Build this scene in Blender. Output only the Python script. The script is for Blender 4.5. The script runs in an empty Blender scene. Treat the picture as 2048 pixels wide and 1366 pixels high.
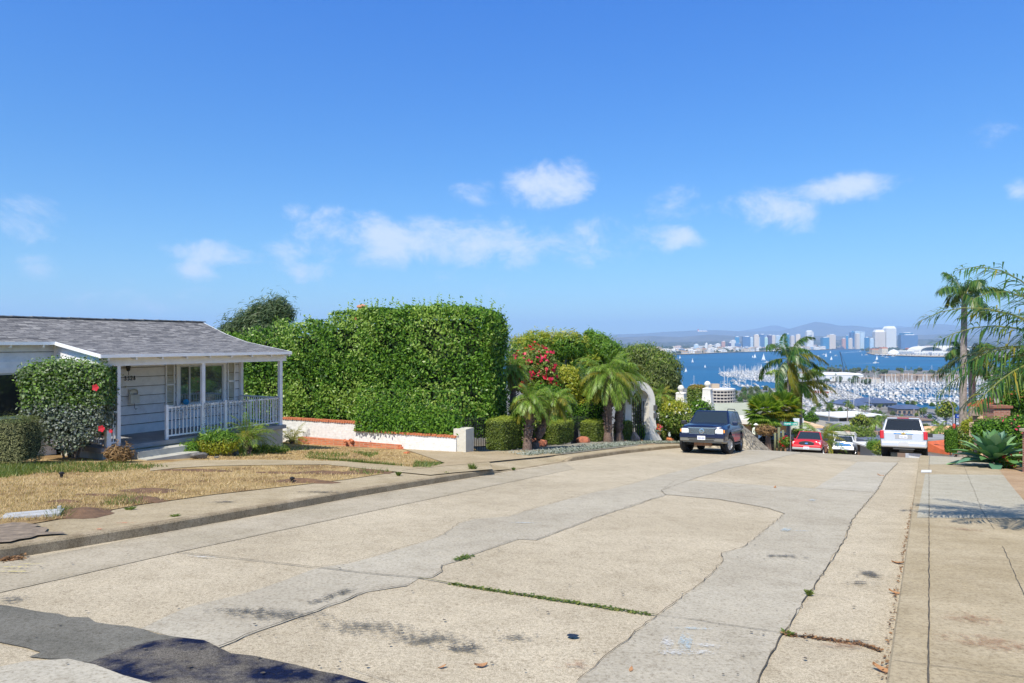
import bpy, bmesh, math, random
import numpy as np
from mathutils import Vector, Matrix
R_ = math.radians
S = bpy.context.scene
# ------------------------------------------------------------------ camera, sky, sun, exposure
F = 24.0/36.0*2048.0; EYE = 1.6; SEA = EYE-70.0
cd = bpy.data.cameras.new('camera'); cam = bpy.data.objects.new('camera', cd); S.collection.objects.link(cam)
cam.location = (0, 0, EYE); cam.rotation_euler = (R_(90), 0, 0)
cd.lens = 24; cd.sensor_width = 36; cd.clip_start = 0.1; cd.clip_end = 120000
S.camera = cam
S.view_settings.view_transform = 'Standard'; S.view_settings.look = 'None'
S.view_settings.gamma = 1.0; S.view_settings.exposure = EXPO = 0.34
SUN_EL = R_(54); SUN_AZ = math.atan2(-0.42, -0.907)     # azimuth measured from +Y towards +X
sd = Vector((math.sin(SUN_AZ)*math.cos(SUN_EL), math.cos(SUN_AZ)*math.cos(SUN_EL), math.sin(SUN_EL)))
sl = bpy.data.lights.new('sun', 'SUN'); sl.energy = 5.0; sl.angle = R_(0.5); sl.color = (1.0, 0.94, 0.83)
so = bpy.data.objects.new('sun', sl); S.collection.objects.link(so); so.rotation_euler = sd.to_track_quat('Z', 'Y').to_euler()
W = bpy.data.worlds.new('World'); S.world = W; W.use_nodes = True
wn = W.node_tree.nodes; wl = W.node_tree.links; wn.clear()
def wnode(t, **k):
    n = wn.new(t)
    for a, b in k.items(): setattr(n, a, b)
    return n
def wmath(op, a, b=None, c=None):
    n = wnode('ShaderNodeMath', operation=op)
    for i, v in enumerate((a, b, c)):
        if v is None: continue
        if isinstance(v, (int, float)): n.inputs[i].default_value = v
        else: wl.new(v, n.inputs[i])
    return n.outputs[0]
sky = wnode('ShaderNodeTexSky', sky_type='NISHITA', sun_disc=False)
sky.sun_elevation = SUN_EL; sky.sun_rotation = SUN_AZ; sky.altitude = 70; sky.air_density = 1.0; sky.dust_density = 0.4; sky.ozone_density = 3.0
hs = wnode('ShaderNodeHueSaturation'); hs.inputs['Saturation'].default_value = 1.0; hs.inputs['Value'].default_value = 1.0
wl.new(sky.outputs[0], hs.inputs['Color'])
tc = wnode('ShaderNodeTexCoord'); sp = wnode('ShaderNodeSeparateXYZ'); wl.new(tc.outputs['Generated'], sp.inputs[0])
ez = wmath('MAXIMUM', sp.outputs[2], 0.0)
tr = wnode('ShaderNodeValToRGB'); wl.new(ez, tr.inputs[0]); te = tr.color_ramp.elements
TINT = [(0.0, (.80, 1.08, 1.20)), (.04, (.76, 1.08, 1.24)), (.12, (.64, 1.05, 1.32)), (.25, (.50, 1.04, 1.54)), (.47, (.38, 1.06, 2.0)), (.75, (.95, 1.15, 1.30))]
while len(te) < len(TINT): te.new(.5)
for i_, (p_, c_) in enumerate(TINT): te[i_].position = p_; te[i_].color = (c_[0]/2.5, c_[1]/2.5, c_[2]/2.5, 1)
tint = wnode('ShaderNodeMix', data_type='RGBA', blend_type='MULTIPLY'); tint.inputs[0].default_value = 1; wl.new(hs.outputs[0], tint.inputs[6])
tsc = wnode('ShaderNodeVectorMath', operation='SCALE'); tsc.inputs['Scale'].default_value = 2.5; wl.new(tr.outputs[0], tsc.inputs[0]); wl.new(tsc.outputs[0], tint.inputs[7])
az = wmath('ARCTAN2', sp.outputs[0], sp.outputs[1]); el = wmath('ARCSINE', sp.outputs[2])
nz = wnode('ShaderNodeTexNoise'); nz.inputs['Scale'].default_value = 8.5; nz.inputs['Detail'].default_value = 9; nz.inputs['Roughness'].default_value = 0.66
nz.inputs['Distortion'].default_value = 0.3
mpn = wnode('ShaderNodeMapping'); mpn.inputs['Scale'].default_value = (1.4, 1.4, 2.2); wl.new(tc.outputs['Generated'], mpn.inputs[0]); wl.new(mpn.outputs[0], nz.inputs['Vector'])
nzd = wmath('SUBTRACT', nz.outputs[0], 0.5)
# cumulus puffs: direction of the centre and half extents (given as image bearings), density
CL = [(1095,370,80,42,1.0),(945,380,42,26,.6),(1345,412,56,32,.62),(1330,474,56,26,.9),(1560,410,92,38,.85),(1660,385,120,27,.95),
      (755,478,120,46,.95),(840,470,80,34,.8),(915,476,80,38,.8),(1010,486,110,40,.95),(1080,490,60,30,.6),(1175,488,75,34,.4),(650,480,60,30,.4),(590,424,22,14,.4),(420,507,75,27,.9),(385,541,46,19,.8),
      (612,545,36,18,.65),(80,545,40,28,.55),(45,440,60,34,.42),(240,600,120,20,.16),(560,515,50,22,.25),(660,550,40,16,.25),(945,570,50,16,.2),(2010,255,45,22,.28),(2046,372,22,18,.4)]
acc = None
for (x, y, rx, ry, dn) in CL:
    a0 = math.atan2(x-1024, F); cy = math.hypot(F, x-1024); e0 = math.atan2(683-y, cy)
    ra = 1.12*rx/F*math.cos(a0)**2; re = 1.15*ry/cy*math.cos(e0)**2
    u = wmath('DIVIDE', wmath('SUBTRACT', az, a0), ra); v = wmath('DIVIDE', wmath('SUBTRACT', el, e0), re)
    d2 = wmath('ADD', wmath('MULTIPLY', u, u), wmath('MULTIPLY', v, v))
    g = wmath('MULTIPLY', wmath('MAXIMUM', wmath('SUBTRACT', 1.45, d2), -7.0), dn)
    acc = g if acc is None else wmath('MAXIMUM', acc, g)
den = wmath('ADD', wmath('MULTIPLY', acc, 0.55), wmath('MULTIPLY', nzd, 3.3))
mr = wnode('ShaderNodeMapRange', interpolation_type='SMOOTHSTEP'); wl.new(den, mr.inputs[0])
mr.inputs[1].default_value = -0.05; mr.inputs[2].default_value = 1.15; mr.inputs[3].default_value = 0; mr.inputs[4].default_value = 0.72
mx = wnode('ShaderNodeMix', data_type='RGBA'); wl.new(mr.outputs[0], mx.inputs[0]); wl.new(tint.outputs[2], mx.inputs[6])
mx.inputs[7].default_value = (8.2, 8.6, 9.6, 1)
bg = wnode('ShaderNodeBackground'); bg.inputs['Strength'].default_value = 0.092; wl.new(mx.outputs[2], bg.inputs[0])
wo = wnode('ShaderNodeOutputWorld'); wl.new(bg.outputs[0], wo.inputs[0])
try:
    S.cycles.max_bounces = 6; S.cycles.diffuse_bounces = 3; S.cycles.glossy_bounces = 3; S.cycles.transmission_bounces = 4; S.cycles.transparent_max_bounces = 8; S.cycles.volume_bounces = 1
    S.cycles.use_denoising = True; S.cycles.caustics_reflective = False; S.cycles.caustics_refractive = False
except Exception: pass
# ------------------------------------------------------------------ ground shape
HD = R_(31.2); DX, DY = math.sin(HD), math.cos(HD); CROSS = 0.03
_T = np.arange(-400, 9000, 1.0)
def _slope(t):
    ks = [(-400,.02),(-60,.098),(-10,.098),(19,.098),(22,.086),(29,.088),(34,.125),(42,.19),(95,.19),(120,.16),(250,.16),(270,.12),(400,.12),(430,.075),(560,.06),(600,0),(9000,0)]
    return np.interp(t, [k[0] for k in ks], [k[1] for k in ks])
_H = np.concatenate([[0], np.cumsum(_slope(_T[:-1]+.5))]); _H -= np.interp(0, _T, _H)
HMAX = -(SEA+1.5)
def h_t(t): return np.minimum(np.interp(t, _T, _H), HMAX)
def tn(X, Y): return DX*X+DY*Y, DY*X-DX*Y
def XY(t, n): return DX*t+DY*n, DY*t-DX*n
def G(X, Y):
    t, n = tn(X, Y); return -h_t(t)+CROSS*np.clip(n, -30, 12)*np.clip(1-(t-60)/60, 0, 1)
_HL = [float(v) for v in _H]
def gz(X, Y):
    t = DX*X+DY*Y; n = DY*X-DX*Y; i = t+400
    if i < 0: i = 0.0
    k = int(i)
    if k >= len(_HL)-1: h = HMAX
    else: h = min(HMAX, _HL[k]+(_HL[k+1]-_HL[k])*(i-k))
    return -h+CROSS*max(-30, min(12, n))*max(0, min(1, 1-(t-60)/60))
def P(px, py, Y): return Vector(((px-1024)/F*Y, Y, EYE-(py-683)/F*Y))
def hit(px, py, off=0.0, lo=1.0, hi=60.0):
    k = (px-1024)/F; q = (py-683)/F
    f = lambda Y: EYE-q*Y-gz(k*Y, Y)-off
    n = 40; prev = lo
    for i in range(1, n+1):
        Y = lo*(hi/lo)**(i/n)
        if f(Y) <= 0:
            a, b = prev, Y; fa = f(a); fb = f(b)
            for _ in range(7):
                m = a+(b-a)*fa/(fa-fb) if fa != fb else (a+b)/2
                fm = f(m)
                if fm > 0: a, fa = m, fm
                else: b, fb = m, fm
                if abs(fm) < 1e-5: break
            return Vector((k*m, m, EYE-q*m))
        prev = Y
    return Vector((k*hi, hi, float(G(k*hi, hi))+off))
def sea(px, py, up=0.0):
    Y = (70.0-up)*F/(py-683); return Vector(((px-1024)/F*Y, Y, SEA+up))
rng = np.random.default_rng(7); random.seed(7)
# ------------------------------------------------------------------ material helpers
MATS = {}
def newmat(name):
    m = bpy.data.materials.new(name); m.use_nodes = True; MATS[name] = m
    nt = m.node_tree; b = nt.nodes['Principled BSDF']; return m, nt, b
def nd(nt, t, ins=None, **k):
    n = nt.nodes.new(t)
    for a, b in k.items(): setattr(n, a, b)
    for a, b in (ins or {}).items():
        if isinstance(b, bpy.types.NodeSocket): nt.links.new(b, n.inputs[a])
        else: n.inputs[a].default_value = b
    return n
def ramp(nt, fac, stops):
    r = nt.nodes.new('ShaderNodeValToRGB'); nt.links.new(fac, r.inputs[0]); e = r.color_ramp.elements
    while len(e) < len(stops): e.new(0.5)
    for i, (p, c) in enumerate(stops):
        e[i].position = p; e[i].color = (*c, 1) if len(c) == 3 else c
    return r.outputs[0]
def c3(c, f=1.0): return tuple(min(1, v*f) for v in c)
def mixc(nt, fac, a, b, mode='MIX'):
    n = nt.nodes.new('ShaderNodeMix'); n.data_type = 'RGBA'; n.blend_type = mode
    for i, v in ((0, fac), (6, a), (7, b)):
        if isinstance(v, bpy.types.NodeSocket): nt.links.new(v, n.inputs[i])
        elif i == 0: n.inputs[0].default_value = v
        else: n.inputs[i].default_value = (*v, 1)
    return n.outputs[2]
def M(name, col, rough=.6, var=.15, scale=6, metal=0, bump=0, bscale=40, spec=.5, coat=0, detail=6, dirt=0):
    if name in MATS: return MATS[name]
    m, nt, b = newmat(name); t = nd(nt, 'ShaderNodeTexCoord')
    if var > 0:
        n1 = nd(nt, 'ShaderNodeTexNoise', {'Vector': t.outputs['Object'], 'Scale': scale, 'Detail': detail, 'Roughness': .6})
        cc = ramp(nt, n1.outputs[0], [(.3, c3(col, 1-var)), (.7, c3(col, 1+var))])
        if dirt:
            n2 = nd(nt, 'ShaderNodeTexNoise', {'Vector': t.outputs['Object'], 'Scale': scale*.37, 'Detail': 8, 'Roughness': .7})
            f = nd(nt, 'ShaderNodeMapRange', {0: n2.outputs[0], 1: .5, 2: .75, 3: 0, 4: dirt}).outputs[0]
            cc = mixc(nt, f, cc, (.09, .07, .05))
        nt.links.new(cc, b.inputs['Base Color'])
    else: b.inputs['Base Color'].default_value = (*col, 1)
    b.inputs['Roughness'].default_value = rough; b.inputs['Metallic'].default_value = metal
    b.inputs['Specular IOR Level'].default_value = spec
    if coat: b.inputs['Coat Weight'].default_value = coat; b.inputs['Coat Roughness'].default_value = .05
    if bump:
        n3 = nd(nt, 'ShaderNodeTexNoise', {'Vector': t.outputs['Object'], 'Scale': bscale, 'Detail': 5})
        bp = nd(nt, 'ShaderNodeBump', {'Height': n3.outputs[0], 'Strength': bump, 'Distance': .02}); nt.links.new(bp.outputs[0], b.inputs['Normal'])
    return m
def leafmat(name, cols, trans=.35, rough=.45, spec=.4):
    """per leaf colour from a ramp over the mesh islands, some light let through"""
    if name in MATS: return MATS[name]
    m, nt, b = newmat(name); g = nd(nt, 'ShaderNodeNewGeometry')
    cols = [c3(c, 1.28) if c[1] > c[0]*.95 and c[2] < c[1]*.6 else c for c in cols]
    st = [(i/(len(cols)-1), c) for i, c in enumerate(cols)]
    cc = ramp(nt, g.outputs['Random Per Island'], st)
    nt.links.new(cc, b.inputs['Base Color']); b.inputs['Roughness'].default_value = rough; b.inputs['Specular IOR Level'].default_value = spec
    tr = nd(nt, 'ShaderNodeBsdfTranslucent'); c2 = mixc(nt, 1.0, cc, (1.5, 1.6, .7), 'MULTIPLY'); nt.links.new(c2, tr.inputs[0])
    ms = nd(nt, 'ShaderNodeMixShader', {0: trans, 1: b.outputs[0], 2: tr.outputs[0]})
    nt.links.new(ms.outputs[0], nt.nodes['Material Output'].inputs[0]); return m
# ------------------------------------------------------------------ mesh helpers
class MB:
    def __init__(s): s.v = []; s.f = []; s.m = []
    def add(s, vs, fs, mi=0, T=None):
        o = len(s.v)
        for p in vs:
            p = Vector(p); s.v.append(tuple(T @ p) if T is not None else tuple(p))
        for f in fs: s.f.append(tuple(o+i for i in f)); s.m.append(mi)
    def box(s, c, d, mi=0, rot=None, T=None, taper=1.0):
        x, y, z = d[0]/2, d[1]/2, d[2]/2; k = taper
        vs = [Vector(q) for q in ((-x,-y,-z),(x,-y,-z),(x,y,-z),(-x,y,-z),(-x*k,-y*k,z),(x*k,-y*k,z),(x*k,y*k,z),(-x*k,y*k,z))]
        if rot is not None:
            rm = rot if isinstance(rot, Matrix) else Matrix.Rotation(rot, 3, 'Z'); vs = [rm @ v for v in vs]
        vs = [v+Vector(c) for v in vs]
        s.add(vs, [(0,3,2,1),(4,5,6,7),(0,1,5,4),(1,2,6,5),(2,3,7,6),(3,0,4,7)], mi, T)
    def bar(s, a, b, w, d=None, mi=0, up=(0,0,1)):
        a = Vector(a); b = Vector(b); d = d or w; ax = b-a; L = ax.length
        if L < 1e-6: return
        z = ax/L; u = Vector(up)
        if abs(z.dot(u)) > .98: u = Vector((1, 0, 0))
        x = z.cross(u).normalized(); y = z.cross(x).normalized()
        vs = [p+x*(i*w/2)+y*(j*d/2) for p in (a, b) for i, j in ((-1,-1),(1,-1),(1,1),(-1,1))]
        s.add(vs, [(0,1,2,3),(7,6,5,4),(0,4,5,1),(1,5,6,2),(2,6,7,3),(3,7,4,0)], mi)
    def tube(s, pts, rad, k=8, mi=0, cap=True):
        pts = [Vector(p) for p in pts]; n = len(pts)
        if isinstance(rad, (int, float)): rad = [rad]*n
        o = len(s.v); up = Vector((0, 0, 1))
        for i, p in enumerate(pts):
            t = (pts[min(i+1, n-1)]-pts[max(i-1, 0)])
            if t.length < 1e-9: t = Vector((0, 0, 1))
            t.normalize(); a = up if abs(t.z) < .95 else Vector((1, 0, 0))
            x = t.cross(a).normalized(); y = t.cross(x)
            for j in range(k):
                q = 2*math.pi*j/k; s.v.append(tuple(p+(x*math.cos(q)+y*math.sin(q))*rad[i]))
        for i in range(n-1):
            for j in range(k):
                s.f.append((o+i*k+j, o+i*k+(j+1)%k, o+(i+1)*k+(j+1)%k, o+(i+1)*k+j)); s.m.append(mi)
        if cap:
            s.f.append(tuple(o+j for j in range(k))); s.m.append(mi); s.f.append(tuple(o+(n-1)*k+j for j in range(k))[::-1]); s.m.append(mi)
    def lathe(s, c, prof, k=16, mi=0, ax='Z', T=None):
        """profile of (radius, height) pairs about an axis"""
        vs = []; fs = []; n = len(prof)
        for r, h in prof:
            for j in range(k):
                q = 2*math.pi*j/k; a, b = r*math.cos(q), r*math.sin(q)
                p = {'Z': (a, b, h), 'X': (h, a, b), 'Y': (a, h, b)}[ax]; vs.append(Vector(p)+Vector(c))
        for i in range(n-1):
            for j in range(k): fs.append((i*k+j, i*k+(j+1)%k, (i+1)*k+(j+1)%k, (i+1)*k+j))
        if prof[0][0] > 1e-4: fs.append(tuple(range(k))[::-1])
        if prof[-1][0] > 1e-4: fs.append(tuple((n-1)*k+j for j in range(k)))
        s.add(vs, fs, mi, T)
    def prism(s, poly, depth, mi=0, T=None):
        """poly in local x,y; extruded to z=depth"""
        n = len(poly); vs = [(p[0], p[1], 0) for p in poly]+[(p[0], p[1], depth) for p in poly]
        fs = [tuple(range(n))[::-1], tuple(range(n, 2*n))]+[(i, (i+1)%n, n+(i+1)%n, n+i) for i in range(n)]
        s.add(vs, fs, mi, T)
    def build(s, name, mats, parent=None, smooth=False, T=None, loc=None):
        me = bpy.data.meshes.new(name); me.from_pydata(s.v, [], s.f)
        for m in (mats if isinstance(mats, (list, tuple)) else [mats]): me.materials.append(m)
        if len(me.polygons) == len(s.m): me.polygons.foreach_set('material_index', s.m)
        if smooth: me.polygons.foreach_set('use_smooth', [True]*len(me.polygons))
        bm = bmesh.new(); bm.from_mesh(me); bmesh.ops.recalc_face_normals(bm, faces=bm.faces); bm.to_mesh(me); bm.free()
        if smooth and smooth != 'all':
            try: me.set_sharp_from_angle(angle=R_(35))
            except Exception: pass
        o = bpy.data.objects.new(name, me); S.collection.objects.link(o)
        if parent is not None: o.parent = parent
        if loc is not None: o.location = loc
        return o
def quadmesh(name, V, nper, mats, parent=None, mi=None, smooth=False):
    """V: (N*nper,3) float array, each nper verts one polygon"""
    V = np.asarray(V, dtype=np.float32).reshape(-1, 3); N = len(V)//nper
    me = bpy.data.meshes.new(name); me.vertices.add(len(V)); me.vertices.foreach_set('co', V.ravel())
    me.loops.add(len(V)); me.loops.foreach_set('vertex_index', np.arange(len(V), dtype=np.int32))
    me.polygons.add(N); me.polygons.foreach_set('loop_start', np.arange(0, len(V), nper, dtype=np.int32))
    me.polygons.foreach_set('loop_total', np.full(N, nper, dtype=np.int32))
    for m in (mats if isinstance(mats, (list, tuple)) else [mats]): me.materials.append(m)
    if mi is not None: me.polygons.foreach_set('material_index', np.asarray(mi, dtype=np.int32))
    me.update(calc_edges=True); me.validate()
    o = bpy.data.objects.new(name, me); S.collection.objects.link(o)
    if parent is not None: o.parent = parent
    return o
def leaves(pts, size, aspect=.5, nrm=None, nspread=.8, droop=0, dirs=None, dspread=.6, jit=.35):
    """rhombic leaves (N,4,3): centres pts; facing near nrm, long axis near dirs"""
    pts = np.asarray(pts, float); N = len(pts)
    n = rng.normal(size=(N, 3))
    n /= np.linalg.norm(n, axis=1, keepdims=True)+1e-9
    if nrm is not None: n = np.asarray(nrm)+n*nspread
    n /= np.linalg.norm(n, axis=1, keepdims=True)+1e-9
    d = rng.normal(size=(N, 3))
    if dirs is not None: d = np.asarray(dirs)+d*dspread/1.7
    d[:, 2] -= droop
    d -= n*(d*n).sum(1, keepdims=True); d /= np.linalg.norm(d, axis=1, keepdims=True)+1e-9
    s = np.cross(n, d); L = size*(1+rng.uniform(-jit, jit, (N, 1))); w = L*aspect*.5
    a = pts-d*L*.5; b = pts+d*L*.5; m = pts-d*L*.08
    return np.stack([a, m+s*w, b, m-s*w], axis=1)
def tag(o, label=None, cat=None, group=None, kind=None):
    if label: o['label'] = label
    if cat: o['category'] = cat
    if group: o['group'] = group
    if kind: o['kind'] = kind
    return o
def empty(name, loc, label, cat, group=None, rz=0):
    o = bpy.data.objects.new(name, None); S.collection.objects.link(o); o.location = loc; o.rotation_euler = (0, 0, rz)
    o.empty_display_size = .3; return tag(o, label, cat, group)
_kids = {}
def copy_tree(root, loc=None, rz=None, label=None, scale=None, group=None, parts=True):
    c = root.copy(); S.collection.objects.link(c)
    if loc is not None: c.location = loc
    if rz is not None: c.rotation_euler = (0, 0, rz)
    if scale is not None: c.scale = scale if not isinstance(scale, (int, float)) else (scale,)*3
    if label: c['label'] = label
    if group: c['group'] = group
    if parts:
        for ch in root.children:
            d = ch.copy(); S.collection.objects.link(d); d.parent = c
            for g in ch.children:
                e = g.copy(); S.collection.objects.link(e); e.parent = d
    return c
def struct(o, label=None): o['kind'] = 'structure'; return o
def sheet(name, polys, mats, off=0.0, cuts=True, parent=None, conv=True, step=3.0):
    """flat polygons draped on the ground; polys: list of (points, mat index); points are ground (X,Y)"""
    bm = bmesh.new()
    for pts, mi in polys:
        vs = [bm.verts.new((p[0], p[1], 0)) for p in pts]
        try: f = bm.faces.new(vs)
        except ValueError: continue
        f.material_index = mi
    bmesh.ops.triangulate(bm, faces=bm.faces[:])
    tmin = min(tn(v.co.x, v.co.y)[0] for v in bm.verts); tmax = max(tn(v.co.x, v.co.y)[0] for v in bm.verts)
    if cuts and tmax > 18:
        for t in np.arange(18, min(tmax, 70), 1.0):
            x, y = XY(t, 0); bmesh.ops.bisect_plane(bm, geom=bm.verts[:]+bm.edges[:]+bm.faces[:], plane_co=(x, y, 0), plane_no=(DX, DY, 0))
    for v in bm.verts: v.co.z = gz(v.co.x, v.co.y)+off
    bmesh.ops.recalc_face_normals(bm, faces=bm.faces[:])
    for f in bm.faces:
        if f.normal.z < 0: f.normal_flip()
    me = bpy.data.meshes.new(name); bm.to_mesh(me); bm.free()
    for m in mats: me.materials.append(m)
    o = bpy.data.objects.new(name, me); S.collection.objects.link(o)
    if parent is not None: o.parent = parent
    return o
def hp(pts, off=0.0): return [hit(x, y, off)[:2] for x, y in pts]
def jag(pts, amp=.03, step=.35, closed=True):
    """break a ground polygon's edges into an uneven line"""
    out = []; n = len(pts)
    for i in range(n if closed else n-1):
        a = Vector(pts[i]); b = Vector(pts[(i+1)%n]); L = (b-a).length; k = max(1, int(L/step))
        nr = Vector((-(b-a).y, (b-a).x))/(L+1e-6)
        for j in range(k):
            p = a.lerp(b, j/k)
            if j: p = p+nr*random.gauss(0, amp)
            out.append((p.x, p.y))
    if not closed: out.append(tuple(pts[-1]))
    return out
def strip(pts, w, wj=.4):
    """thin uneven strip along a ground polyline -> list of quads"""
    L = []; n = len(pts)
    for i in range(n):
        a = Vector(pts[max(i-1, 0)]); b = Vector(pts[min(i+1, n-1)]); d = (b-a); d.normalize(); nr = Vector((-d.y, d.x))
        ww = w*(1+random.uniform(-wj, wj))/2; p = Vector(pts[i]); L.append(((p+nr*ww)[:], (p-nr*ww)[:]))
    return [[L[i][0], L[i+1][0], L[i+1][1], L[i][1]] for i in range(n-1)]
# ------------------------------------------------------------------ ground materials
def concrete(name, c1, c2, grain=260, gr=.13, blot=.5, rough=.85, streak=0):
    m, nt, b = newmat(name); t = nd(nt, 'ShaderNodeTexCoord'); v = t.outputs['Object']
    n1 = nd(nt, 'ShaderNodeTexNoise', {'Vector': v, 'Scale': blot, 'Detail': 9, 'Roughness': .65})
    lo_, hi_ = (.40, .54) if name == 'asphalt_dark' else (.32, .68)
    cc = ramp(nt, n1.outputs[0], [(lo_, c1), (hi_, c2)])
    n2 = nd(nt, 'ShaderNodeTexNoise', {'Vector': v, 'Scale': grain, 'Detail': 3, 'Roughness': .8})
    g = ramp(nt, n2.outputs[0], [(.3, (1-gr*1.7,)*3), (.5, (1,)*3), (.7, (1+gr*.8,)*3)])
    cc = mixc(nt, 1, cc, g, 'MULTIPLY')
    n4 = nd(nt, 'ShaderNodeTexNoise', {'Vector': v, 'Scale': 32, 'Detail': 6, 'Roughness': .75})
    g4 = ramp(nt, n4.outputs[0], [(.36, (.60, .57, .53)), (.47, (.97,)*3), (.62, (1.13,)*3)]); cc = mixc(nt, .9, cc, g4, 'MULTIPLY')
    n7 = nd(nt, 'ShaderNodeTexNoise', {'Vector': v, 'Scale': 75, 'Detail': 3, 'Roughness': .9}); cc = mixc(nt, min(1, gr*4), cc, ramp(nt, n7.outputs[0], [(.38, (.76, .745, .72)), (.5, (1,)*3), (.62, (1.12,)*3)]), 'MULTIPLY')
    n6 = nd(nt, 'ShaderNodeTexNoise', {'Vector': v, 'Scale': 3.2, 'Detail': 8, 'Roughness': .7}); cc = mixc(nt, .8, cc, ramp(nt, n6.outputs[0], [(.3, (.82, .80, .77)), (.5, (1,)*3), (.72, (1.1, 1.09, 1.07))]), 'MULTIPLY')
    vo = nd(nt, 'ShaderNodeTexVoronoi', {'Vector': v, 'Scale': 14, 'Randomness': 1.0}); 
    sp_ = nd(nt, 'ShaderNodeMapRange', {0: vo.outputs['Distance'], 1: .03, 2: .075, 3: .55, 4: 1}).outputs[0]
    cc = mixc(nt, 1, cc, nd(nt, 'ShaderNodeCombineColor', {0: sp_, 1: sp_, 2: sp_}).outputs[0], 'MULTIPLY')
    if streak:
        mp = nd(nt, 'ShaderNodeMapping', {0: v}); mp.inputs['Rotation'].default_value = (0, 0, HD); mp.inputs['Scale'].default_value = (1.2, 16, 1)
        n5 = nd(nt, 'ShaderNodeTexNoise', {'Vector': mp.outputs[0], 'Scale': 1.6, 'Detail': 6})
        cc = mixc(nt, streak, cc, ramp(nt, n5.outputs[0], [(.35, (.7, .66, .6)), (.6, (1, 1, 1))]), 'MULTIPLY')
    nt.links.new(cc, b.inputs['Base Color']); b.inputs['Roughness'].default_value = rough; b.inputs['Specular IOR Level'].default_value = .12
    bp = nd(nt, 'ShaderNodeBump', {'Height': n2.outputs[0], 'Strength': .35, 'Distance': .01}); nt.links.new(bp.outputs[0], b.inputs['Normal'])
    return m
mRoad = concrete('road_concrete', (.425, .36, .255), (.545, .47, .345), 150, .28, .35)
mGrey = concrete('patch_concrete', (.395, .35, .27), (.475, .43, .34), 260, .12, .5)
mGrey2 = concrete('patch_concrete_pale', (.42, .38, .30), (.50, .46, .375), 260, .09, .5)
mGutter = concrete('gutter_concrete', (.37, .32, .23), (.47, .41, .31), 240, .12, .7)
mTan = concrete('tan_concrete', (.37, .29, .18), (.48, .39, .26), 240, .14, .6, streak=.2)
mWalk = concrete('walk_concrete', (.36, .29, .18), (.49, .41, .28), 260, .11, .9, streak=.22)
mWalkG = concrete('walk_concrete_grey', (.40, .365, .28), (.47, .44, .35), 280, .06, .7, streak=.15)
mBrownW = concrete('walk_brown', (.36, .24, .14), (.46, .33, .21), 240, .1, .9)
mCurb = concrete('curb_concrete', (.25, .195, .12), (.42, .345, .235), 120, .3, 2.5)
mAsph = concrete('asphalt_grey', (.125, .12, .10), (.21, .20, .17), 200, .35, 1.3)
mAsphD = concrete('asphalt_dark', (.006, .011, .04), (.15, .135, .115), 110, .6, 2.2)
mCrack = M('crack_dark', (.085, .07, .05), .95, .4, 20)
mMoss = M('crack_moss', (.07, .085, .02), .95, .5, 30)
mSoil = M('soil_brown', (.15, .085, .045), .95, .35, 9, bump=.6, bscale=60)
# ------------------------------------------------------------------ terrain
def grid_terrain():
    xs = np.concatenate([np.linspace(-900, -70, 28), np.linspace(-60, 90, 76), np.linspace(100, 900, 41)])
    ys = np.concatenate([np.linspace(-120, -10, 12), np.linspace(-8, 100, 55), np.linspace(104, 620, 87)])
    X, Y = np.meshgrid(xs, ys); t, n = tn(X, Y); Z = G(X, Y)-.35
    Z = np.where(n < -60, Z, Z); nx = len(xs); V = np.stack([X, Y, Z], -1).reshape(-1, 3)
    keep = []
    for j in range(len(ys)-1):
        for i in range(nx-1):
            a = j*nx+i; keep.append((a, a+1, a+1+nx, a+nx))
    me = bpy.data.meshes.new('ground'); me.from_pydata(V.tolist(), [], keep); me.materials.append(mHill)
    o = bpy.data.objects.new('ground', me); S.collection.objects.link(o); return struct(o)
mHill = M('hill_ground', (.17, .14, .09), .95, .5, .06, detail=10)
grid_terrain()
# ------------------------------------------------------------------ road surface
RO = -.13
curb_px = [(-330, 1172), (0, 1120), (164, 1097), (369, 1056), (530, 1029), (700, 996), (860, 969), (1009, 944), (1130, 924), (1250, 907), (1363, 896)]
cg = [hit(x, y, RO) for x, y in curb_px]; ct = [tn(p.x, p.y) for p in cg]
ct = [(-40, -8.3), (-12, -8.4)]+[(float(a), float(b)) for a, b in ct]
nl_end = ct[-1][1]
def nl(t): return float(np.interp(t, [c[0] for c in ct]+[400], [c[1] for c in ct]+[nl_end-.5]))
NR = -.21
ts = list(np.arange(-40, 17, 1.5))+list(np.arange(17, 60, .6))+list(np.arange(60, 260, 5))
def along(name, fn, mats, off=0.0):
    """surface strip along the street; fn(t)->list of (n, dz)"""
    V = []; Fc = []; k = None
    for t in ts:
        row = fn(t); k = len(row)
        for n, dz in row:
            x, y = XY(t, n); V.append((x, y, float(G(x, y))+off+dz))
    for i in range(len(ts)-1):
        for j in range(k-1):
            a = i*k+j; Fc.append((a, a+1, a+k+1, a+k))
    me = bpy.data.meshes.new(name); me.from_pydata(V, [], Fc)
    for m in mats: me.materials.append(m)
    o = bpy.data.objects.new(name, me); S.collection.objects.link(o); return struct(o)
along('road', lambda t: [(nl(t)-.02, 0), (NR, 0)], [mRoad], RO)
tdr0, tdr1 = ct[-4][0]-.1, ct[-3][0]+.15          # dropped kerb of the driveway
def kh(t):
    if t < tdr0-.9 or t > tdr1+.5: return .13
    if t < tdr0: return .13-(t-(tdr0-.9))/.9*.12
    if t > tdr1: return .01+(t-tdr1)/.5*.12
    return .01
tsave = ts; ts = sorted(set(ts+[tdr0-.9, tdr0-.45, tdr0, tdr1, tdr1+.25, tdr1+.5]))
def crum(t, a): return (math.sin(t*7.3)+math.sin(t*17.1+1)+math.sin(t*3.1))*a
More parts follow.
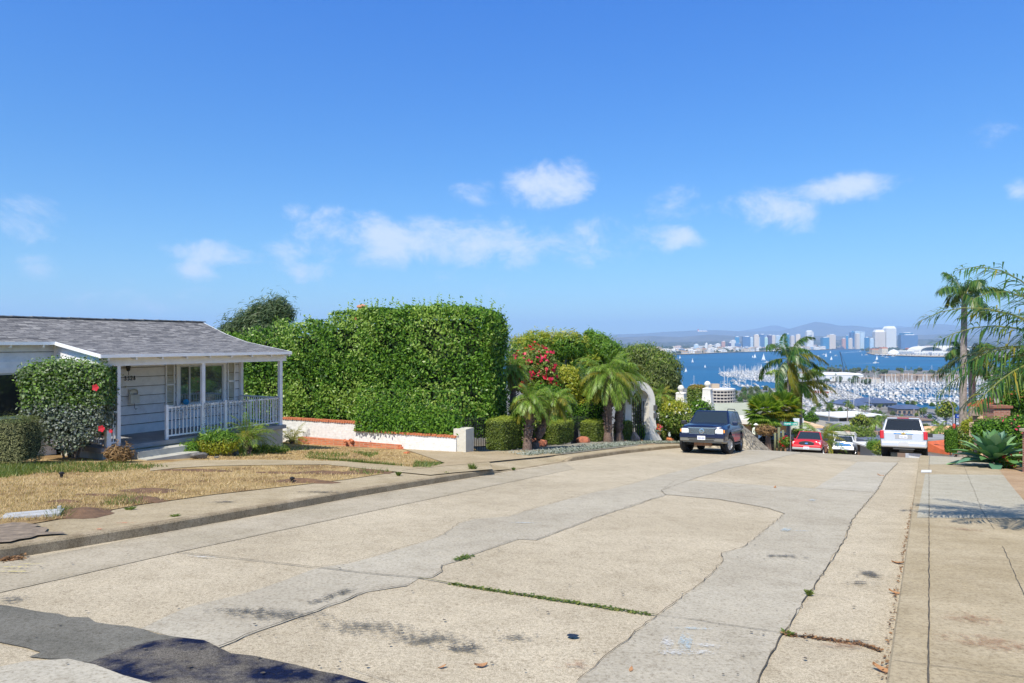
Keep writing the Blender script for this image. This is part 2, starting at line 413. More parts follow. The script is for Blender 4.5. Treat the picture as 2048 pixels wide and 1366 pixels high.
along('curb', lambda t: [(nl(t), 0), (nl(t)-.015, kh(t)-.02+crum(t, .003)), (nl(t)-.035, kh(t)+crum(t, .002)), (nl(t)-.15, kh(t)+.004), (nl(t)-.15, -.1)], [mCurb], RO)
along('curb', lambda t: [(NR-.003, -.13), (NR+.005, -.015), (NR+.02, 0.0), (-.02, 0.0), (-.02, -.1)], [mWalk], 0.004)
ts = tsave
# walk on the far side: flush with the kerb, sloping down over the driveway
inner = [(-40, -11.2), (-5, -10.6)]+[tuple(map(float, tn(*hit(x, y, 0)[:2]))) for x, y in [(50, 1049), (284, 1008), (430, 988), (581, 971), (700, 957), (790, 944)]]
inner += [(inner[-1][0]+2.2, nl(inner[-1][0]+2)-1.3), (60, nl_end-1.35), (260, nl_end-1.4)]
def ni(t): return float(np.interp(t, [c[0] for c in inner], [c[1] for c in inner]))
def walk(t):
    d = kh(t)-.13; a = nl(t)-.148; b = ni(t)
    return [(a, d), (a-.45, d*.6), (a-.9 if a-.9 > b else b+.01, d*.15), (b, 0)]
along('pavement', walk, [mWalk], .004)
along('pavement', lambda t: [(-.02, 0), (1.0, 0), (2.1, 0), (3.2, 0.0)], [mWalk], 0.002)
# ------------------------------------------------------------------ concrete repairs, joints, stains (thin sheets on the road)
def RP(pts): return hp(pts, RO)
strip_a = [(282,1258),(342,1229),(376,1215),(496,1186),(567,1162),(632,1137),(700,1127),(772,1107),(843,1086),(884,1071),(919,1047),(949,1038),(1018,1033),(1110,1006),(1165,991),(1264,968),(1349,944),(1455,919),(1561,902),(1597,898),(1640,894.5),(1642,896),(1600,907),(1537,921),(1449,939),(1400,954),(1373,963),(1322,982),(1332,990),(1206,1031),(1073,1081),(1037,1079),(990,1095),(939,1112),(919,1122),(884,1132),(884,1144),(864,1156),(837,1158),(813,1173),(734,1185),(700,1199),(560,1249),(519,1263),(437,1297)]
patch_b = [(1322,982),(1348,964),(1384,962),(1579,974),(1629,977),(1715,924),(1796,926),(1771,951),(1750,987),(1704,1040),(1690,1079),(1658,1129),(1618,1190),(1565,1270),(1519,1357),(1470,1440),(1090,1440),(1155,1365),(1213,1313),(1264,1274),(1315,1233),(1400,1170),(1433,1140),(1446,1125),(1443,1108),(1483,1097),(1526,1065),(1569,1028),(1537,1017),(1437,999),(1348,991),(1332,990)]
gut_l = [(-330,1262),(0,1186),(352,1106),(700,1032),(1066,955),(1150,938),(1130,926),(1009,946),(860,971),(700,998),(530,1031),(369,1058),(164,1099),(0,1122),(-330,1174)]
asph = [(-330,1160),(-60,1205),(14,1213),(137,1236),(284,1260),(359,1277),(308,1284),(240,1302),(178,1328),(137,1321),(58,1316),(82,1307),(51,1297),(0,1287),(-330,1240)]
asphd = [(359,1277),(437,1297),(547,1323),(640,1345),(760,1376),(1000,1440),(500,1440),(297,1368),(246,1354),(191,1333),(178,1328),(240,1302),(308,1284)]
corner = [(-330,1300),(0,1337),(51,1326),(137,1321),(191,1333),(246,1354),(297,1368),(500,1440),(-330,1440)]
pale_c = [(1629,977),(1715,924),(1796,926),(1771,951),(1752,985)]
crest_g = [(1597,898),(1640,894.5),(1830,903),(1820,913),(1796,926),(1715,924),(1640,915),(1600,907)]
struct(sheet('road_patch', [(jag(RP(strip_a), .018, .3), 0)], [mGrey], RO+.004))
struct(sheet('road_patch', [(jag(RP(patch_b), .014, .3), 0)], [mGrey], RO+.008))
struct(sheet('road_patch', [(jag(RP(crest_g), .02, .5), 0)], [mGutter], RO+.004))
struct(sheet('road_patch', [(jag(RP(pale_c), .01, .5), 0)], [mGrey2], RO+.012))
struct(sheet('gutter', [(jag(RP(gut_l), .006, .5), 0)], [mGutter], RO+.005))
struct(sheet('asphalt_patch', [(jag(RP(asph), .022, .14), 0)], [mAsph], RO+.009))
struct(sheet('asphalt_patch', [(jag(RP(asphd), .022, .14), 0)], [mAsphD], RO+.010))
struct(sheet('road_patch', [(jag(RP(corner), .015, .3), 0)], [mGrey2], RO+.0125))
def lines(name, specs, mats, off):
    ps = []
    for pts, w, mi, am in specs:
        g = jag(RP(pts) if off < 0 else hp(pts), am, .12, closed=False)
        for q in strip(g, w*.36): ps.append((q, mi))
    o = sheet(name, ps, mats, off); return struct(o)
edge = lambda L, a, b: L[a:b]
lines('road_joint', [
    ([(352,1106),(500,1122),(632,1137),(720,1147),(837,1158)], .038, 0, .006),
    ([(837,1158),(938,1175),(1042,1191),(1177,1212),(1315,1233)], .042, 1, .008),
    ([(1315,1233),(1400,1244),(1565,1270)], .018, 0, .005), ([(1565,1270),(1640,1279),(1720,1290),(1762,1306)], .04, 0, .01),
    (edge(strip_a, 5, 17), .016, 0, .01), (edge(strip_a, 22, 39), .02, 0, .012), (edge(strip_a, 39, 45), .03, 0, .012),
    (edge(patch_b, 6, 16), .022, 0, .010), (edge(patch_b, 17, 32), .016, 0, .012), ([(1322,982),(1348,964),(1384,962),(1579,974)], .014, 0, .01),
    ([(0,1186),(352,1106),(700,1032),(1066,955)], .012, 0, .006), ([(700,1341),(870,1400)], .01, 0, .01),
    ([(1206,1031),(1150,1027),(1090,1020)], .010, 0, .01), ([(1750,987),(1800,988),(1836,990)], .012, 0, .006), ([(1618,1190),(1700,1200)], .012, 0, .006),
    ([(1373,963),(1250,957),(1130,952)], .012, 0, .01), ([(700,1052),(830,1045),(949,1038)], .010, 0, .01), ([(1569,1028),(1700,1031)], .008, 0, .006),
    ([(-10,1138),(60,1122),(164,1101),(369,1060),(700,999),(1009,947),(1130,927),(1363,899)], .02, 0, .008)],
    [mCrack, mMoss], RO+.018)
grass_l = [((1858, 1366), (1858, 1240), (1858, 1100), (1858, 1000), (1858, 935), (1861, 902)), ]
lines('pavement_joint', [([(1857,1420),(1857,1366),(1858,1240),(1858,1100),(1858,1000),(1858,935),(1862,903)], .028, 0, .002),
    ([(1926,928),(1950,985),(1962,1019),(1988,1060)], .014, 0, .006), ([(2005,1093),(2048,1190),(2110,1330)], .014, 0, .004),
    ([(1789,1323),(1860,1333),(2048,1357)], .014, 0, .006), ([(1842,950),(1926,949),(2010,950)], .010, 0, .002), ([(1826,1036),(1900,1037),(2060,1039)], .01, 0, .002)],
    [mCrack], .010)
mRust = M('leaf_litter', (.24, .09, .035), .9, .5, 60)
struct(sheet('pavement', [(hp([(1850,949),(2010,950),(2080,1037),(1834,1036)]), 0)], [mWalkG], .0055))
struct(sheet('pavement', [(hp([(1862,903),(1990,906),(2020,930),(1990,929),(1857,929)]), 0)], [mWalkG], .0055))
struct(sheet('pavement', [(hp([(1990,929),(2046,921),(2200,960),(2200,1150),(2090,1050)]), 0)], [mBrownW], .006))
struct(sheet('curb_paint', [(hp([(1843,940.5),(1863,940.5),(1863,945.5),(1842,945.5)]), 0)], [M('white_paint_old', (.7,.7,.68), .7, .15, 30)], .012))
struct(sheet('curb_paint', [(hp([(1850,949),(1858,949),(1858,1035),(1834,1035)]), 0)], [mWalkG], .010))
# stains
def stainmat(name, col, a=.7, sc=9):
    m, nt, b = newmat(name); b.inputs['Base Color'].default_value = (*col, 1); b.inputs['Roughness'].default_value = .7
    t = nd(nt, 'ShaderNodeTexCoord'); v = nd(nt, 'ShaderNodeVectorMath', {0: t.outputs['Generated'], 1: (.5, .5, 0)}, operation='SUBTRACT')
    sx = nd(nt, 'ShaderNodeSeparateXYZ', {0: v.outputs[0]}); cb = nd(nt, 'ShaderNodeCombineXYZ', {0: sx.outputs[0], 1: sx.outputs[1]})
    ln = nd(nt, 'ShaderNodeVectorMath', {0: cb.outputs[0]}, operation='LENGTH')
    n1 = nd(nt, 'ShaderNodeTexNoise', {'Vector': t.outputs['Object'], 'Scale': sc, 'Detail': 8, 'Roughness': .75})
    f = nd(nt, 'ShaderNodeMapRange', {0: ln.outputs['Value'], 1: .5, 2: .0, 3: -.5, 4: .42})
    s = nd(nt, 'ShaderNodeMath', {0: f.outputs[0], 1: n1.outputs[0]}, operation='ADD')
    s = nd(nt, 'ShaderNodeMath', {0: nd(nt, 'ShaderNodeMath', {0: nd(nt, 'ShaderNodeMath', {0: n1.outputs[0], 1: .5}, operation='SUBTRACT').outputs[0], 1: 2.4}, operation='MULTIPLY').outputs[0], 1: s.outputs[0]}, operation='ADD')
    g = nd(nt, 'ShaderNodeMapRange', {0: s.outputs[0], 1: .5, 2: 1.05, 3: 0, 4: a}); nt.links.new(g.outputs[0], b.inputs['Alpha']); return m
mOil = stainmat('oil_stain', (.06, .058, .052), .75); mOil2 = stainmat('tar_scuff', (.06, .058, .05), .7, 18); mRustS = stainmat('rust_stain', (.34, .17, .08), .5, 14)
mBlueS = stainmat('chalk_blue', (.42, .55, .62), .6, 40); mWhiteS = stainmat('chalk_white', (.66, .66, .64), .6, 40)
def stain(cx, cy, rx, ry, mat, ang=0, off=RO+.022, base=None):
    c = hit(cx, cy, RO if off < 0 else 0); pts = []
    for i in range(20):
        a = 2*math.pi*i/20; x, y = rx*math.cos(a), ry*math.sin(a); pts.append((c.x+x*math.cos(ang)-y*math.sin(ang), c.y+x*math.sin(ang)+y*math.cos(ang)))
    struct(sheet('road_stain', [(pts, 0)], [mat], off+random.uniform(0, .002)))
stain(1745, 1152, .30, .42, mOil, -.4); stain(1722, 1168, .3, .16, mOil)
stain(730, 1258, .85, .22, mOil2, -.35); stain(860, 1283, .7, .2, mOil2, -.35); stain(930, 1302, .3, .16, mOil2, .3); stain(1030, 1280, .35, .1, mOil2, .5)
stain(560, 1232, .75, .2, mOil2, -.3); stain(480, 1226, .5, .14, mOil2, -.2); stain(1570, 1115, .5, .2, mOil, .2)
for k, (x, y) in enumerate([(636,1206),(657,1198),(674,1192),(690,1186)]): stain(x, y, .05, .28, mOil2, -.7)
stain(15, 1203, .28, .2, mOil2); stain(1155, 1335, .28, .1, mRustS, .4); stain(1700, 1295, .4, .12, mRustS, 0); stain(1718, 1288, .22, .07, mOil2)
for x, y, rx in [(1990,1290,.9),(1950,1240,.5),(1930,1060,.5)]: stain(x, y, rx, .18, mRustS, -HD, .012)
for x, y, rx, ry, a, mt in [(1370,1290,.05,.5,-.35,mBlueS),(1385,1262,.3,.05,0,mBlueS),(1350,1310,.22,.12,.2,mWhiteS),(1412,1296,.25,.05,-.4,mWhiteS),(1400,1310,.18,.1,.3,mWhiteS),(1572,1062,.06,.55,-.6,mBlueS),(1603,1064,.35,.06,0,mBlueS),(1050,1048,.4,.08,.1,mBlueS),(1625,1002,.06,.5,-.6,mBlueS),(405,1117,.45,.03,-.25,mWhiteS),(1335,1290,.05,.3,-.4,mWhiteS)]:
    stain(x, y, rx, ry, mt, a)
mYel = stainmat('chalk_yellow', (.6, .5, .15), .75, 30); mOr = stainmat('chalk_orange', (.75, .2, .08), .9, 40)
for x, y in [(30,1138),(62,1132),(25,1147)]: stain(x, y, .35, .03, mYel, .15)
stain(199, 1060, .1, .05, mOr, .6, .012); stain(250, 1047, .3, .02, mOr, .3, .012); stain(150,1030,.35,.03,mWhiteS,.3,.012)
stain(640, 985, .9, .22, mOil, .55, .012); stain(455,1005,.5,.15,mOil,.6,.012)
# bits lying about on the road
def flake(c, r, h=.012, k=7):
    pts = [(c.x+r*random.uniform(.6, 1)*math.cos(a), c.y+r*random.uniform(.6, 1)*math.sin(a)) for a in np.linspace(0, 2*math.pi, k, endpoint=False)]
    return pts
c = hit(1146, 1277, RO); struct(sheet('road_stain', [(flake(c, .05, k=9), 0)], [M('tar_spot', (.012, .016, .03), .5, 0)], RO+.024))
specks = []
for i in range(150):
    x = random.uniform(60, 1760); y = random.uniform(960, 1360); c = hit(x, y, RO); t_, n_ = tn(c.x, c.y)
    if n_ < nl(t_)+.1 or n_ > NR-.1: continue
    specks.append((flake(c, random.uniform(.006, .02), k=5), 0))
struct(sheet('road_speck', specks, [mCrack], RO+.024))
# dry leaves and litter along the kerbs
def litter(name, line, n, spread, size, mats, off, label):
    g = [hit(x, y, off) for x, y in line]; P3 = []
    seg = [(g[i], g[i+1]) for i in range(len(g)-1)]; wts = np.array([(b-a).length for a, b in seg]); wts /= wts.sum()
    for i in range(n):
        a, b = seg[rng.choice(len(seg), p=wts)]; p = a.lerp(b, rng.uniform()); P3.append((p.x+rng.normal()*spread, p.y+rng.normal()*spread, p.z+.008+abs(rng.normal())*.008))
    L = leaves(P3, size, .6, nrm=(0, 0, 1), nspread=.5); o = quadmesh(name, L, 4, mats); tag(o, label, kind='stuff'); return o
mLit = leafmat('dry_leaf_bits', [(.08,.045,.025),(.2,.10,.045),(.3,.17,.08),(.12,.07,.04)], .1, .8)
litter('leaf_litter', [(1766,1366),(1790,1210),(1808,1100),(1822,1030),(1836,965),(1846,915)], 2200, .016, .028, mLit, RO, 'dry brown leaf litter along the foot of the right kerb')
litter('leaf_litter', [(1565,1270),(1640,1279),(1720,1290),(1762,1304)], 300, .014, .03, mLit, RO, 'dry brown leaf litter in the joint across the right gutter')
litter('leaf_litter', [(5,1122),(40,1117)], 220, .05, .04, mLit, RO, 'pile of brown leaf litter against the left kerb')
mGreenB = leafmat('weed_blades', [(.05,.09,.02),(.12,.17,.04),(.2,.2,.06)], .4)
litter('moss', [(900,1169),(1042,1191),(1177,1212),(1300,1231)], 900, .012, .03, mGreenB, RO, 'green moss and tiny weeds in the joint across the road')
litter('moss', [(915,1121),(938,1113)], 130, .03, .04, mGreenB, RO, 'small green moss tuft beside the grey road repair')
mBigLeaf = M('dead_leaf', (.36, .19, .09), .8, .3, 30)
def big_leaf(x, y, size, off, label):
    c = hit(x, y, off); m = MB(); n = 7
    for i in range(n):
        a = -1+2*i/(n-1); w = (1-a*a)*.45; m.v += [(a, -w, .25*a*a+.1), (a, 0, .18*a*a), (a, w, .35*a*a+.15)]
    for i in range(n-1):
        for j in range(2): q = i*3+j; m.f.append((q, q+1, q+4, q+3)); m.m.append(0)
    o = m.build('fallen_leaf', mBigLeaf, loc=(c.x, c.y, c.z+.01)); o.scale = (size/2,)*3; o.rotation_euler = (0, .2, random.uniform(0, 6)); tag(o, label, 'leaf'); return o
for x, y, s_, off, l in [(1800,1128,.17,RO,'curled orange dead leaf, the largest on the right kerb edge'),(1790,1188,.12,RO,'small curled dead leaf below the largest one at the right kerb'),(1766,1344,.14,RO,'folded brown dead leaf at the very bottom of the right kerb'),(1761,952,.18,RO,'flat brown dead leaf on the pale square repair near the crest'),(961,1335,.1,RO,'brown dead leaf at the bottom of the road near the oil trail'),(1550,976,.14,RO,'small dark leaf cluster on the upper edge of the grey cross band'),(1262,1343,.06,RO,'tiny brown leaf in the lower grey repair'),(885,1337,.06,RO,'tiny dark leaf left of the brown one at the bottom of the road')]:
    big_leaf(x, y, s_, off, l)
# ------------------------------------------------------------------ lawn, path, driveway of the left house
def lawnmat():
    m, nt, b = newmat('dry_lawn'); t = nd(nt, 'ShaderNodeTexCoord'); v = t.outputs['Object']
    n1 = nd(nt, 'ShaderNodeTexNoise', {'Vector': v, 'Scale': .9, 'Detail': 10, 'Roughness': .7}); c = ramp(nt, n1.outputs[0], [(.34, (.20,.13,.07)), (.44, (.36,.25,.13)), (.52, (.47,.35,.18)), (.72, (.56,.44,.26))])
    n2 = nd(nt, 'ShaderNodeTexNoise', {'Vector': v, 'Scale': 70, 'Detail': 4, 'Roughness': .8}); c = mixc(nt, 1, c, ramp(nt, n2.outputs[0], [(.3, (.5,.45,.4)), (.6, (1.15,1.12,1.05))]), 'MULTIPLY')
    nt.links.new(c, b.inputs['Base Color']); b.inputs['Roughness'].default_value = .95; b.inputs['Specular IOR Level'].default_value = .1
    bp = nd(nt, 'ShaderNodeBump', {'Height': n2.outputs[0], 'Strength': .7, 'Distance': .03}); nt.links.new(bp.outputs[0], b.inputs['Normal']); return m
mLawn = lawnmat()
LO = .015
lawn_in = [(-900,1130),(-330,1090),(50,1052),(284,1010),(430,990),(581,973),(700,959),(770,948)]
la = hp(lawn_in)+[(hit(960, 906)[0], hit(960, 906)[1])]
back = [XY(28, -20), XY(28, -29.5), XY(-9, -29.5)]
struct(sheet('lawn', [(la+[(x, y) for x, y in back], 0)], [mLawn], LO))
path_px = [(300,932),(372,922),(420,922),(520,921),(606,922),(717,925),(825,936),(900,930),(975,918),(985,940),(860,952),(778,944),(654,931),(520,932),(420,934),(352,938),(300,944)]
struct(sheet('path', [(jag(hp(path_px), .012, .3), 0)], [mWalk], LO+.012))
dtop = hp([(803,899),(900,903),(962,905),(1040,903)]); t_a = tn(*hit(1130, 915)[:2])[0]+1.0; t_b = tn(*hit(800, 943)[:2])[0]
dlow = [XY(t_, ni(t_)+.03) for t_ in np.linspace(t_a, t_b, 12)]
struct(sheet('driveway', [(list(dtop)+dlow+list(hp([(825,937),(890,928),(850,914),(818,903)])), 0)], [mTan], LO+.018))
struct(sheet('soil', [(jag(hp([(-60,1052),(50,1049),(70,1058),(134,1071),(20,1088),(-60,1100)]), .07, .12), 0)], [M('dark_soil', (.22,.17,.12), .95, .4, 8, bump=.5)], LO+.012))
lines('driveway_joint', [([(920,919),(965,912),(990,909)], .014, 0, .02)], [mCrack], LO+.026)
# grass: dry and green blades as one uncountable cover
def in_poly(x, y, poly):
    c = False; n = len(poly); j = n-1
    for i in range(n):
        xi, yi = poly[i]; xj, yj = poly[j]
        if (yi > y) != (yj > y) and x < (xj-xi)*(y-yi)/(yj-yi)+xi: c = not c
        j = i
    return c
def blades(name, regions, mat, label, h=.05, w=.006, lean=.6):
    V = []
    for poly, n in regions:
        xs = [p[0] for p in poly]; ys = [p[1] for p in poly]; k = 0
        while k < n:
            x = rng.uniform(min(xs), max(xs)); y = rng.uniform(min(ys), max(ys))
            if not in_poly(x, y, poly): continue
            c = hit(x, y, LO); k += 1; hh = h*rng.uniform(.4, 1.3); ww = w*max(1, c.y/8); a = rng.uniform(0, 6.28); l = rng.normal(size=2)*hh*lean
            dx, dy = math.cos(a)*ww, math.sin(a)*ww; V.append([(c.x-dx, c.y-dy, c.z-.01), (c.x+dx, c.y+dy, c.z-.01), (c.x+l[0], c.y+l[1], c.z+hh)])
    o = quadmesh(name, np.array(V), 3, mat); tag(o, label, kind='stuff'); return o
mDry = leafmat('dry_blades', [(.34,.23,.11),(.52,.38,.19),(.64,.50,.29),(.42,.30,.14)], .3, .8)
LW = [(-200,935),(215,928),(300,945),(520,932),(654,931),(780,944),(700,957),(581,971),(430,988),(284,1008),(120,1038),(0,1046),(-200,1070)]
LU = [(372,920),(420,912),(540,893),(600,888),(803,903),(850,916),(888,928),(825,936),(717,925),(606,922),(520,921),(420,922)]
blades('dry_grass', [(LW, 19000), (LU, 6000)], mDry, 'short dry straw coloured grass of the left front lawn', .045)
GP = [([(-200,930),(215,926),(340,934),(220,944),(60,948),(0,955),(-200,965)], 5200), ([(830,925),(888,928),(860,936),(825,936)], 500), ([(600,915),(820,934),(720,926)], 900), ([(0,935),(90,932),(60,950),(0,958)], 900),
      ([(620,905),(700,908),(690,916),(610,916)], 350), ([(700,903),(760,908),(740,916)], 260), ([(240,995),(300,1000),(290,1008),(200,1012)], 160), ([(110,1022),(150,1020),(140,1034),(90,1036)], 200), ([(690,940),(780,944),(740,950)], 180), ([(450,905),(600,893),(640,898),(480,915)], 350)]
blades('green_grass', GP, mGreenB, 'green grass growing back along the house, the bushes and the lawn edges', .10, .006, .5)
# mounds of loose soil
def mound(x, y, rx, ry, h, label):
    c = hit(x, y, LO); V = []; Fc = []; k = 22; rr = [0, .25, .5, .75, 1.0]
    for r in rr:
        for j in range(k):
            a = 2*math.pi*j/k; q = r*(1+.12*math.sin(3*a+x)+.08*math.sin(7*a)); px, py = c.x+rx*q*math.cos(a), c.y+ry*q*math.sin(a)
            V.append((px, py, gz(px, py)+LO+.002+h*(math.cos(r*math.pi)*.5+.5)*(1+.25*math.sin(9*a+5*r)*r)-.01*(r == 1)))
    for i in range(len(rr)-1):
        for j in range(k): Fc.append((i*k+j, i*k+(j+1)%k, (i+1)*k+(j+1)%k, (i+1)*k+j))
    V2 = np.array(V)-np.array(c); me = bpy.data.meshes.new('dirt_mound'); me.from_pydata(V2.tolist(), [], Fc); me.materials.append(mSoil)
    o = bpy.data.objects.new('dirt_mound', me); o.location = c; S.collection.objects.link(o); tag(o, label, 'dirt mound')
for a in [(160,1026,.42,.5,.07,'mound of brown soil beside the grey meter lid at the pavement edge'),(285,1000,.38,.35,.06,'small brown soil mound on the pavement edge above the green weed'),(300,982,.55,.35,.05,'wide low soil mound in the middle of the dry lawn'),(128,1003,.3,.15,.03,'thin soil patch left of the other mounds on the dry lawn'),(605,963,.7,.3,.07,'brown soil mound where lawn meets pavement, left of the path mouth'),(655,946,.9,.35,.05,'long low soil mound on the lawn just below the curved path'),(740,944,.6,.3,.07,'soil mound at the tip of the lower lawn by the path mouth'),(400,941,1.0,.3,.03,'flat brown soil patch just below the concrete path near the steps'),(560,946,.8,.2,.03,'faint soil patch below the path bend'),(200,990,.5,.14,.02,'faint soil streak in the left half of the dry lawn')]: mound(*a)
for x, y, s_ in [(198,1033,.028)]: pass
# meter lid lying in the lawn, sprinkler heads
c = hit(66, 1032, LO); m = MB(); m.box((0,0,.02), (.66,.30,.04)); m.box((.06,.02,.043), (.42,.05,.006)); m.box((.28,.1,.06),(.04,.04,.05))
o = m.build('meter_lid', M('grey_lid', (.42,.42,.41), .6, .1, 8), loc=c); o.rotation_euler = (0, 0, .42); tag(o, 'flat pale grey utility lid in the dry lawn beside the pavement', 'utility lid')
def sprinkler(x, y, label):
    c = hit(x, y, LO); m = MB(); m.lathe((0,0,0), [(.03,0),(.03,.06),(.045,.07),(.045,.10),(.02,.115)], 10); m.box((.03,0,.085),(.05,.03,.025)); o = m.build('sprinkler_head', M('black_plastic', (.015,.015,.015), .5, 0), loc=c); tag(o, label, 'sprinkler')
sprinkler(123, 955, 'black sprinkler head standing in the dry lawn left of the bush'); sprinkler(584, 965, 'black sprinkler head beside the soil mound at the pavement edge')
def weed(x, y, r, h, n, off, label, mat=None, name='weed'):
    c = hit(x, y, off); V = []
    for i in range(n):
        a = rng.uniform(0, 6.28); q = r*rng.uniform(.2, 1); b = rng.uniform(0, 6.28); w = .012*max(1, c.y/14)
        p = np.array([math.cos(a)*q*.25, math.sin(a)*q*.25, 0]); e = np.array([math.cos(a)*q, math.sin(a)*q, h*rng.uniform(.4, 1)]); mid = (p+e)/2+np.array([0, 0, h*.2]); s_ = np.array([math.cos(b), math.sin(b), 0])*w
        V += [[p-s_*.4, mid-s_, e, mid+s_]]
    o = quadmesh(name, np.array(V), 4, mat or mGreenB); o.location = c; tag(o, label, 'weed'); return o
weed(1618, 1192, .06, .07, 40, RO, 'small green weed in the joint of the right gutter'); weed(1573, 1270, .07, .04, 40, RO, 'green weed where the two road joints cross on the right')
weed(797, 952, .1, .12, 60, .0, 'small green weed on the pavement below the path mouth'); weed(945, 950, .16, .35, 60, RO, 'spindly dry weed growing from the left kerb before the driveway')
weed(890, 958, .12, .2, 60, RO, 'low green weed at the kerb, left of the spindly one'); weed(730, 985, .1, .1, 40, RO, 'small weed at the foot of the kerb further down the left side'); weed(1027, 941, .09, .1, 40, RO, 'small weed on the driveway edge by the road')
weed(260,1020,.1,.05,60,0,'flat green weed on the pavement by the small soil mound'); weed(350,1033,.1,.03,60,0,'flat moss like weed on top of the left kerb')
# ------------------------------------------------------------------ bay, far land, hills
def watermat():
    m, nt, b = newmat('bay_water'); g = nd(nt, 'ShaderNodeNewGeometry'); v = g.outputs['Position']
    n1 = nd(nt, 'ShaderNodeTexNoise', {'Vector': nd(nt, 'ShaderNodeMapping', {0: v, 3: (.0012, .006, 1)}).outputs[0], 'Scale': 1.0, 'Detail': 8, 'Roughness': .6})
    c = ramp(nt, n1.outputs[0], [(.3, (.0, .065, .15)), (.55, (.0, .088, .20)), (.75, (.003, .115, .245))])
    nt.links.new(c, b.inputs['Base Color']); b.inputs['Roughness'].default_value = .4; b.inputs['Specular IOR Level'].default_value = .2
    n2 = nd(nt, 'ShaderNodeTexNoise', {'Vector': v, 'Scale': .12, 'Detail': 5}); bp = nd(nt, 'ShaderNodeBump', {'Height': n2.outputs[0], 'Strength': .8, 'Distance': 1.2}); nt.links.new(bp.outputs[0], b.inputs['Normal']); return m
mWater = watermat()
def flat(name, pts, z, mat, kind='structure'):
    bm = bmesh.new(); vs = [bm.verts.new((p[0], p[1], z)) for p in pts]; f = bm.faces.new(vs)
    if f.normal.z < 0 or True:
        bmesh.ops.triangulate(bm, faces=bm.faces[:])
        for f in bm.faces:
            f.normal_update()
            if f.normal.z < 0: f.normal_flip()
    me = bpy.data.meshes.new(name); bm.to_mesh(me); bm.free(); me.materials.append(mat)
    o = bpy.data.objects.new(name, me); S.collection.objects.link(o); o['kind'] = kind; return o
flat('water', [(-40000, 560), (40000, 560), (40000, 60000), (-40000, 60000)], SEA, mWater)
def landmat(name, sc, stops, rough=.9):
    m, nt, b = newmat(name); g = nd(nt, 'ShaderNodeNewGeometry'); v = g.outputs['Position']
    n1 = nd(nt, 'ShaderNodeTexNoise', {'Vector': v, 'Scale': sc, 'Detail': 10, 'Roughness': .75}); nt.links.new(ramp(nt, n1.outputs[0], stops), b.inputs['Base Color'])
    b.inputs['Roughness'].default_value = rough; b.inputs['Specular IOR Level'].default_value = .1; return m
mUrban = landmat('urban_land', .012, [(.35, (.05,.06,.035)), (.5, (.16,.15,.12)), (.6, (.34,.32,.28)), (.72, (.55,.53,.5))])
mCoast = landmat('coast_land', .03, [(.35, (.10,.10,.08)), (.5, (.17,.165,.155)), (.68, (.30,.29,.27))])
mSand = landmat('shore_sand', .02, [(.4, (.32,.25,.17)), (.7, (.45,.37,.26))])
mFoot = landmat('far_hill', .0016, [(.35, (.07,.065,.045)), (.6, (.14,.12,.085)), (.75, (.2,.17,.12))])
mMesa = landmat('urban_hill', .02, [(.42, (.03,.04,.03)), (.52, (.07,.08,.06)), (.6, (.22,.21,.2)), (.68, (.6,.58,.55))])
sp_ = lambda L, up=2.0: [sea(x, y, up)[:2] for x, y in L]
# coast on this side: foot of the hill out to the marina bulkhead
coast = [(-900, 545)]+[(p[0], p[1]) for p in sp_([(200,770),(1300,770),(1436,782),(1500,780),(1600,772),(1655,771),(1700,783),(1760,806),(1800,812),(1960,826),(2200,836),(2800,846)])]+[(1000, 545)]
flat('ground', coast, SEA+1.9, mCoast)
flat('shore', sp_([(1590,745),(1650,741.5),(1800,740.5),(2100,742),(2500,746),(2500,770),(2100,765),(1900,761.5),(1760,763),(1640,767),(1600,764)]), SEA+1.9, mCoast)
farsh = [(-3000,712),(600,712),(1130,712),(1230,711.5),(1330,709.5),(1400,707.5),(1440,705.5),(1540,702.5),(1640,699.5),(1700,698),(1765,697.6),(1742,702),(1731,705.5),(1748,709),(1790,711),(1860,713.3),(1960,714.3),(2300,714.5),(4200,715)]
def far_land():
    V = []; Fc = []
    xs = [-3000,-800,600,1130,1230,1330,1400,1440,1490,1540,1590,1640,1700,1765,1900,2300,4200]
    def add(x, y): p = sea(x, y, 3.0); V.append((p.x, p.y, SEA+3.0)); return len(V)-1
    sh = lambda x: float(np.interp(x, [p[0] for p in farsh[:11]], [p[1] for p in farsh[:11]]))
    r0 = [add(x, sh(x)) for x in xs]; r1 = [add(x, 690.5) for x in xs]; r2 = [add(x, 684.65) for x in xs]
    for i in range(len(xs)-1): Fc += [(r0[i], r0[i+1], r1[i+1], r1[i]), (r1[i], r1[i+1], r2[i+1], r2[i])]
    a = [add(*q) for q in farsh[11:]]; t = [add(x, 697.6) for x in (1765, 1765, 1790, 1860, 1960, 2300, 4200)]
    # tip of the point, then quads back to the mainland
    t0 = r0[xs.index(1765)]
    Fc += [(t0, a[0], a[1]), (t0, a[1], a[2])]
    for i in range(2, len(a)-1): Fc.append((a[i], a[i+1], t[i], t[i-1]))
    me = bpy.data.meshes.new('far_land'); me.from_pydata(V, [], Fc); me.materials.append(mUrban)
    o = bpy.data.objects.new('far_land', me); S.collection.objects.link(o); struct(o)
farsh = farsh[:11]+[(1742,702),(1731,705.5),(1748,709),(1790,711),(1860,713.3),(1960,714.3),(2300,714.5),(4200,715)]
far_land()
flat('shore', sp_([(1731,705.6),(1748,709.1),(1790,711.1),(1860,713.4),(1960,714.4),(2300,714.6),(2300,711.5),(1960,711.6),(1860,710.8),(1790,708.5),(1745,706.3)], 3.0), SEA+3.4, mSand)
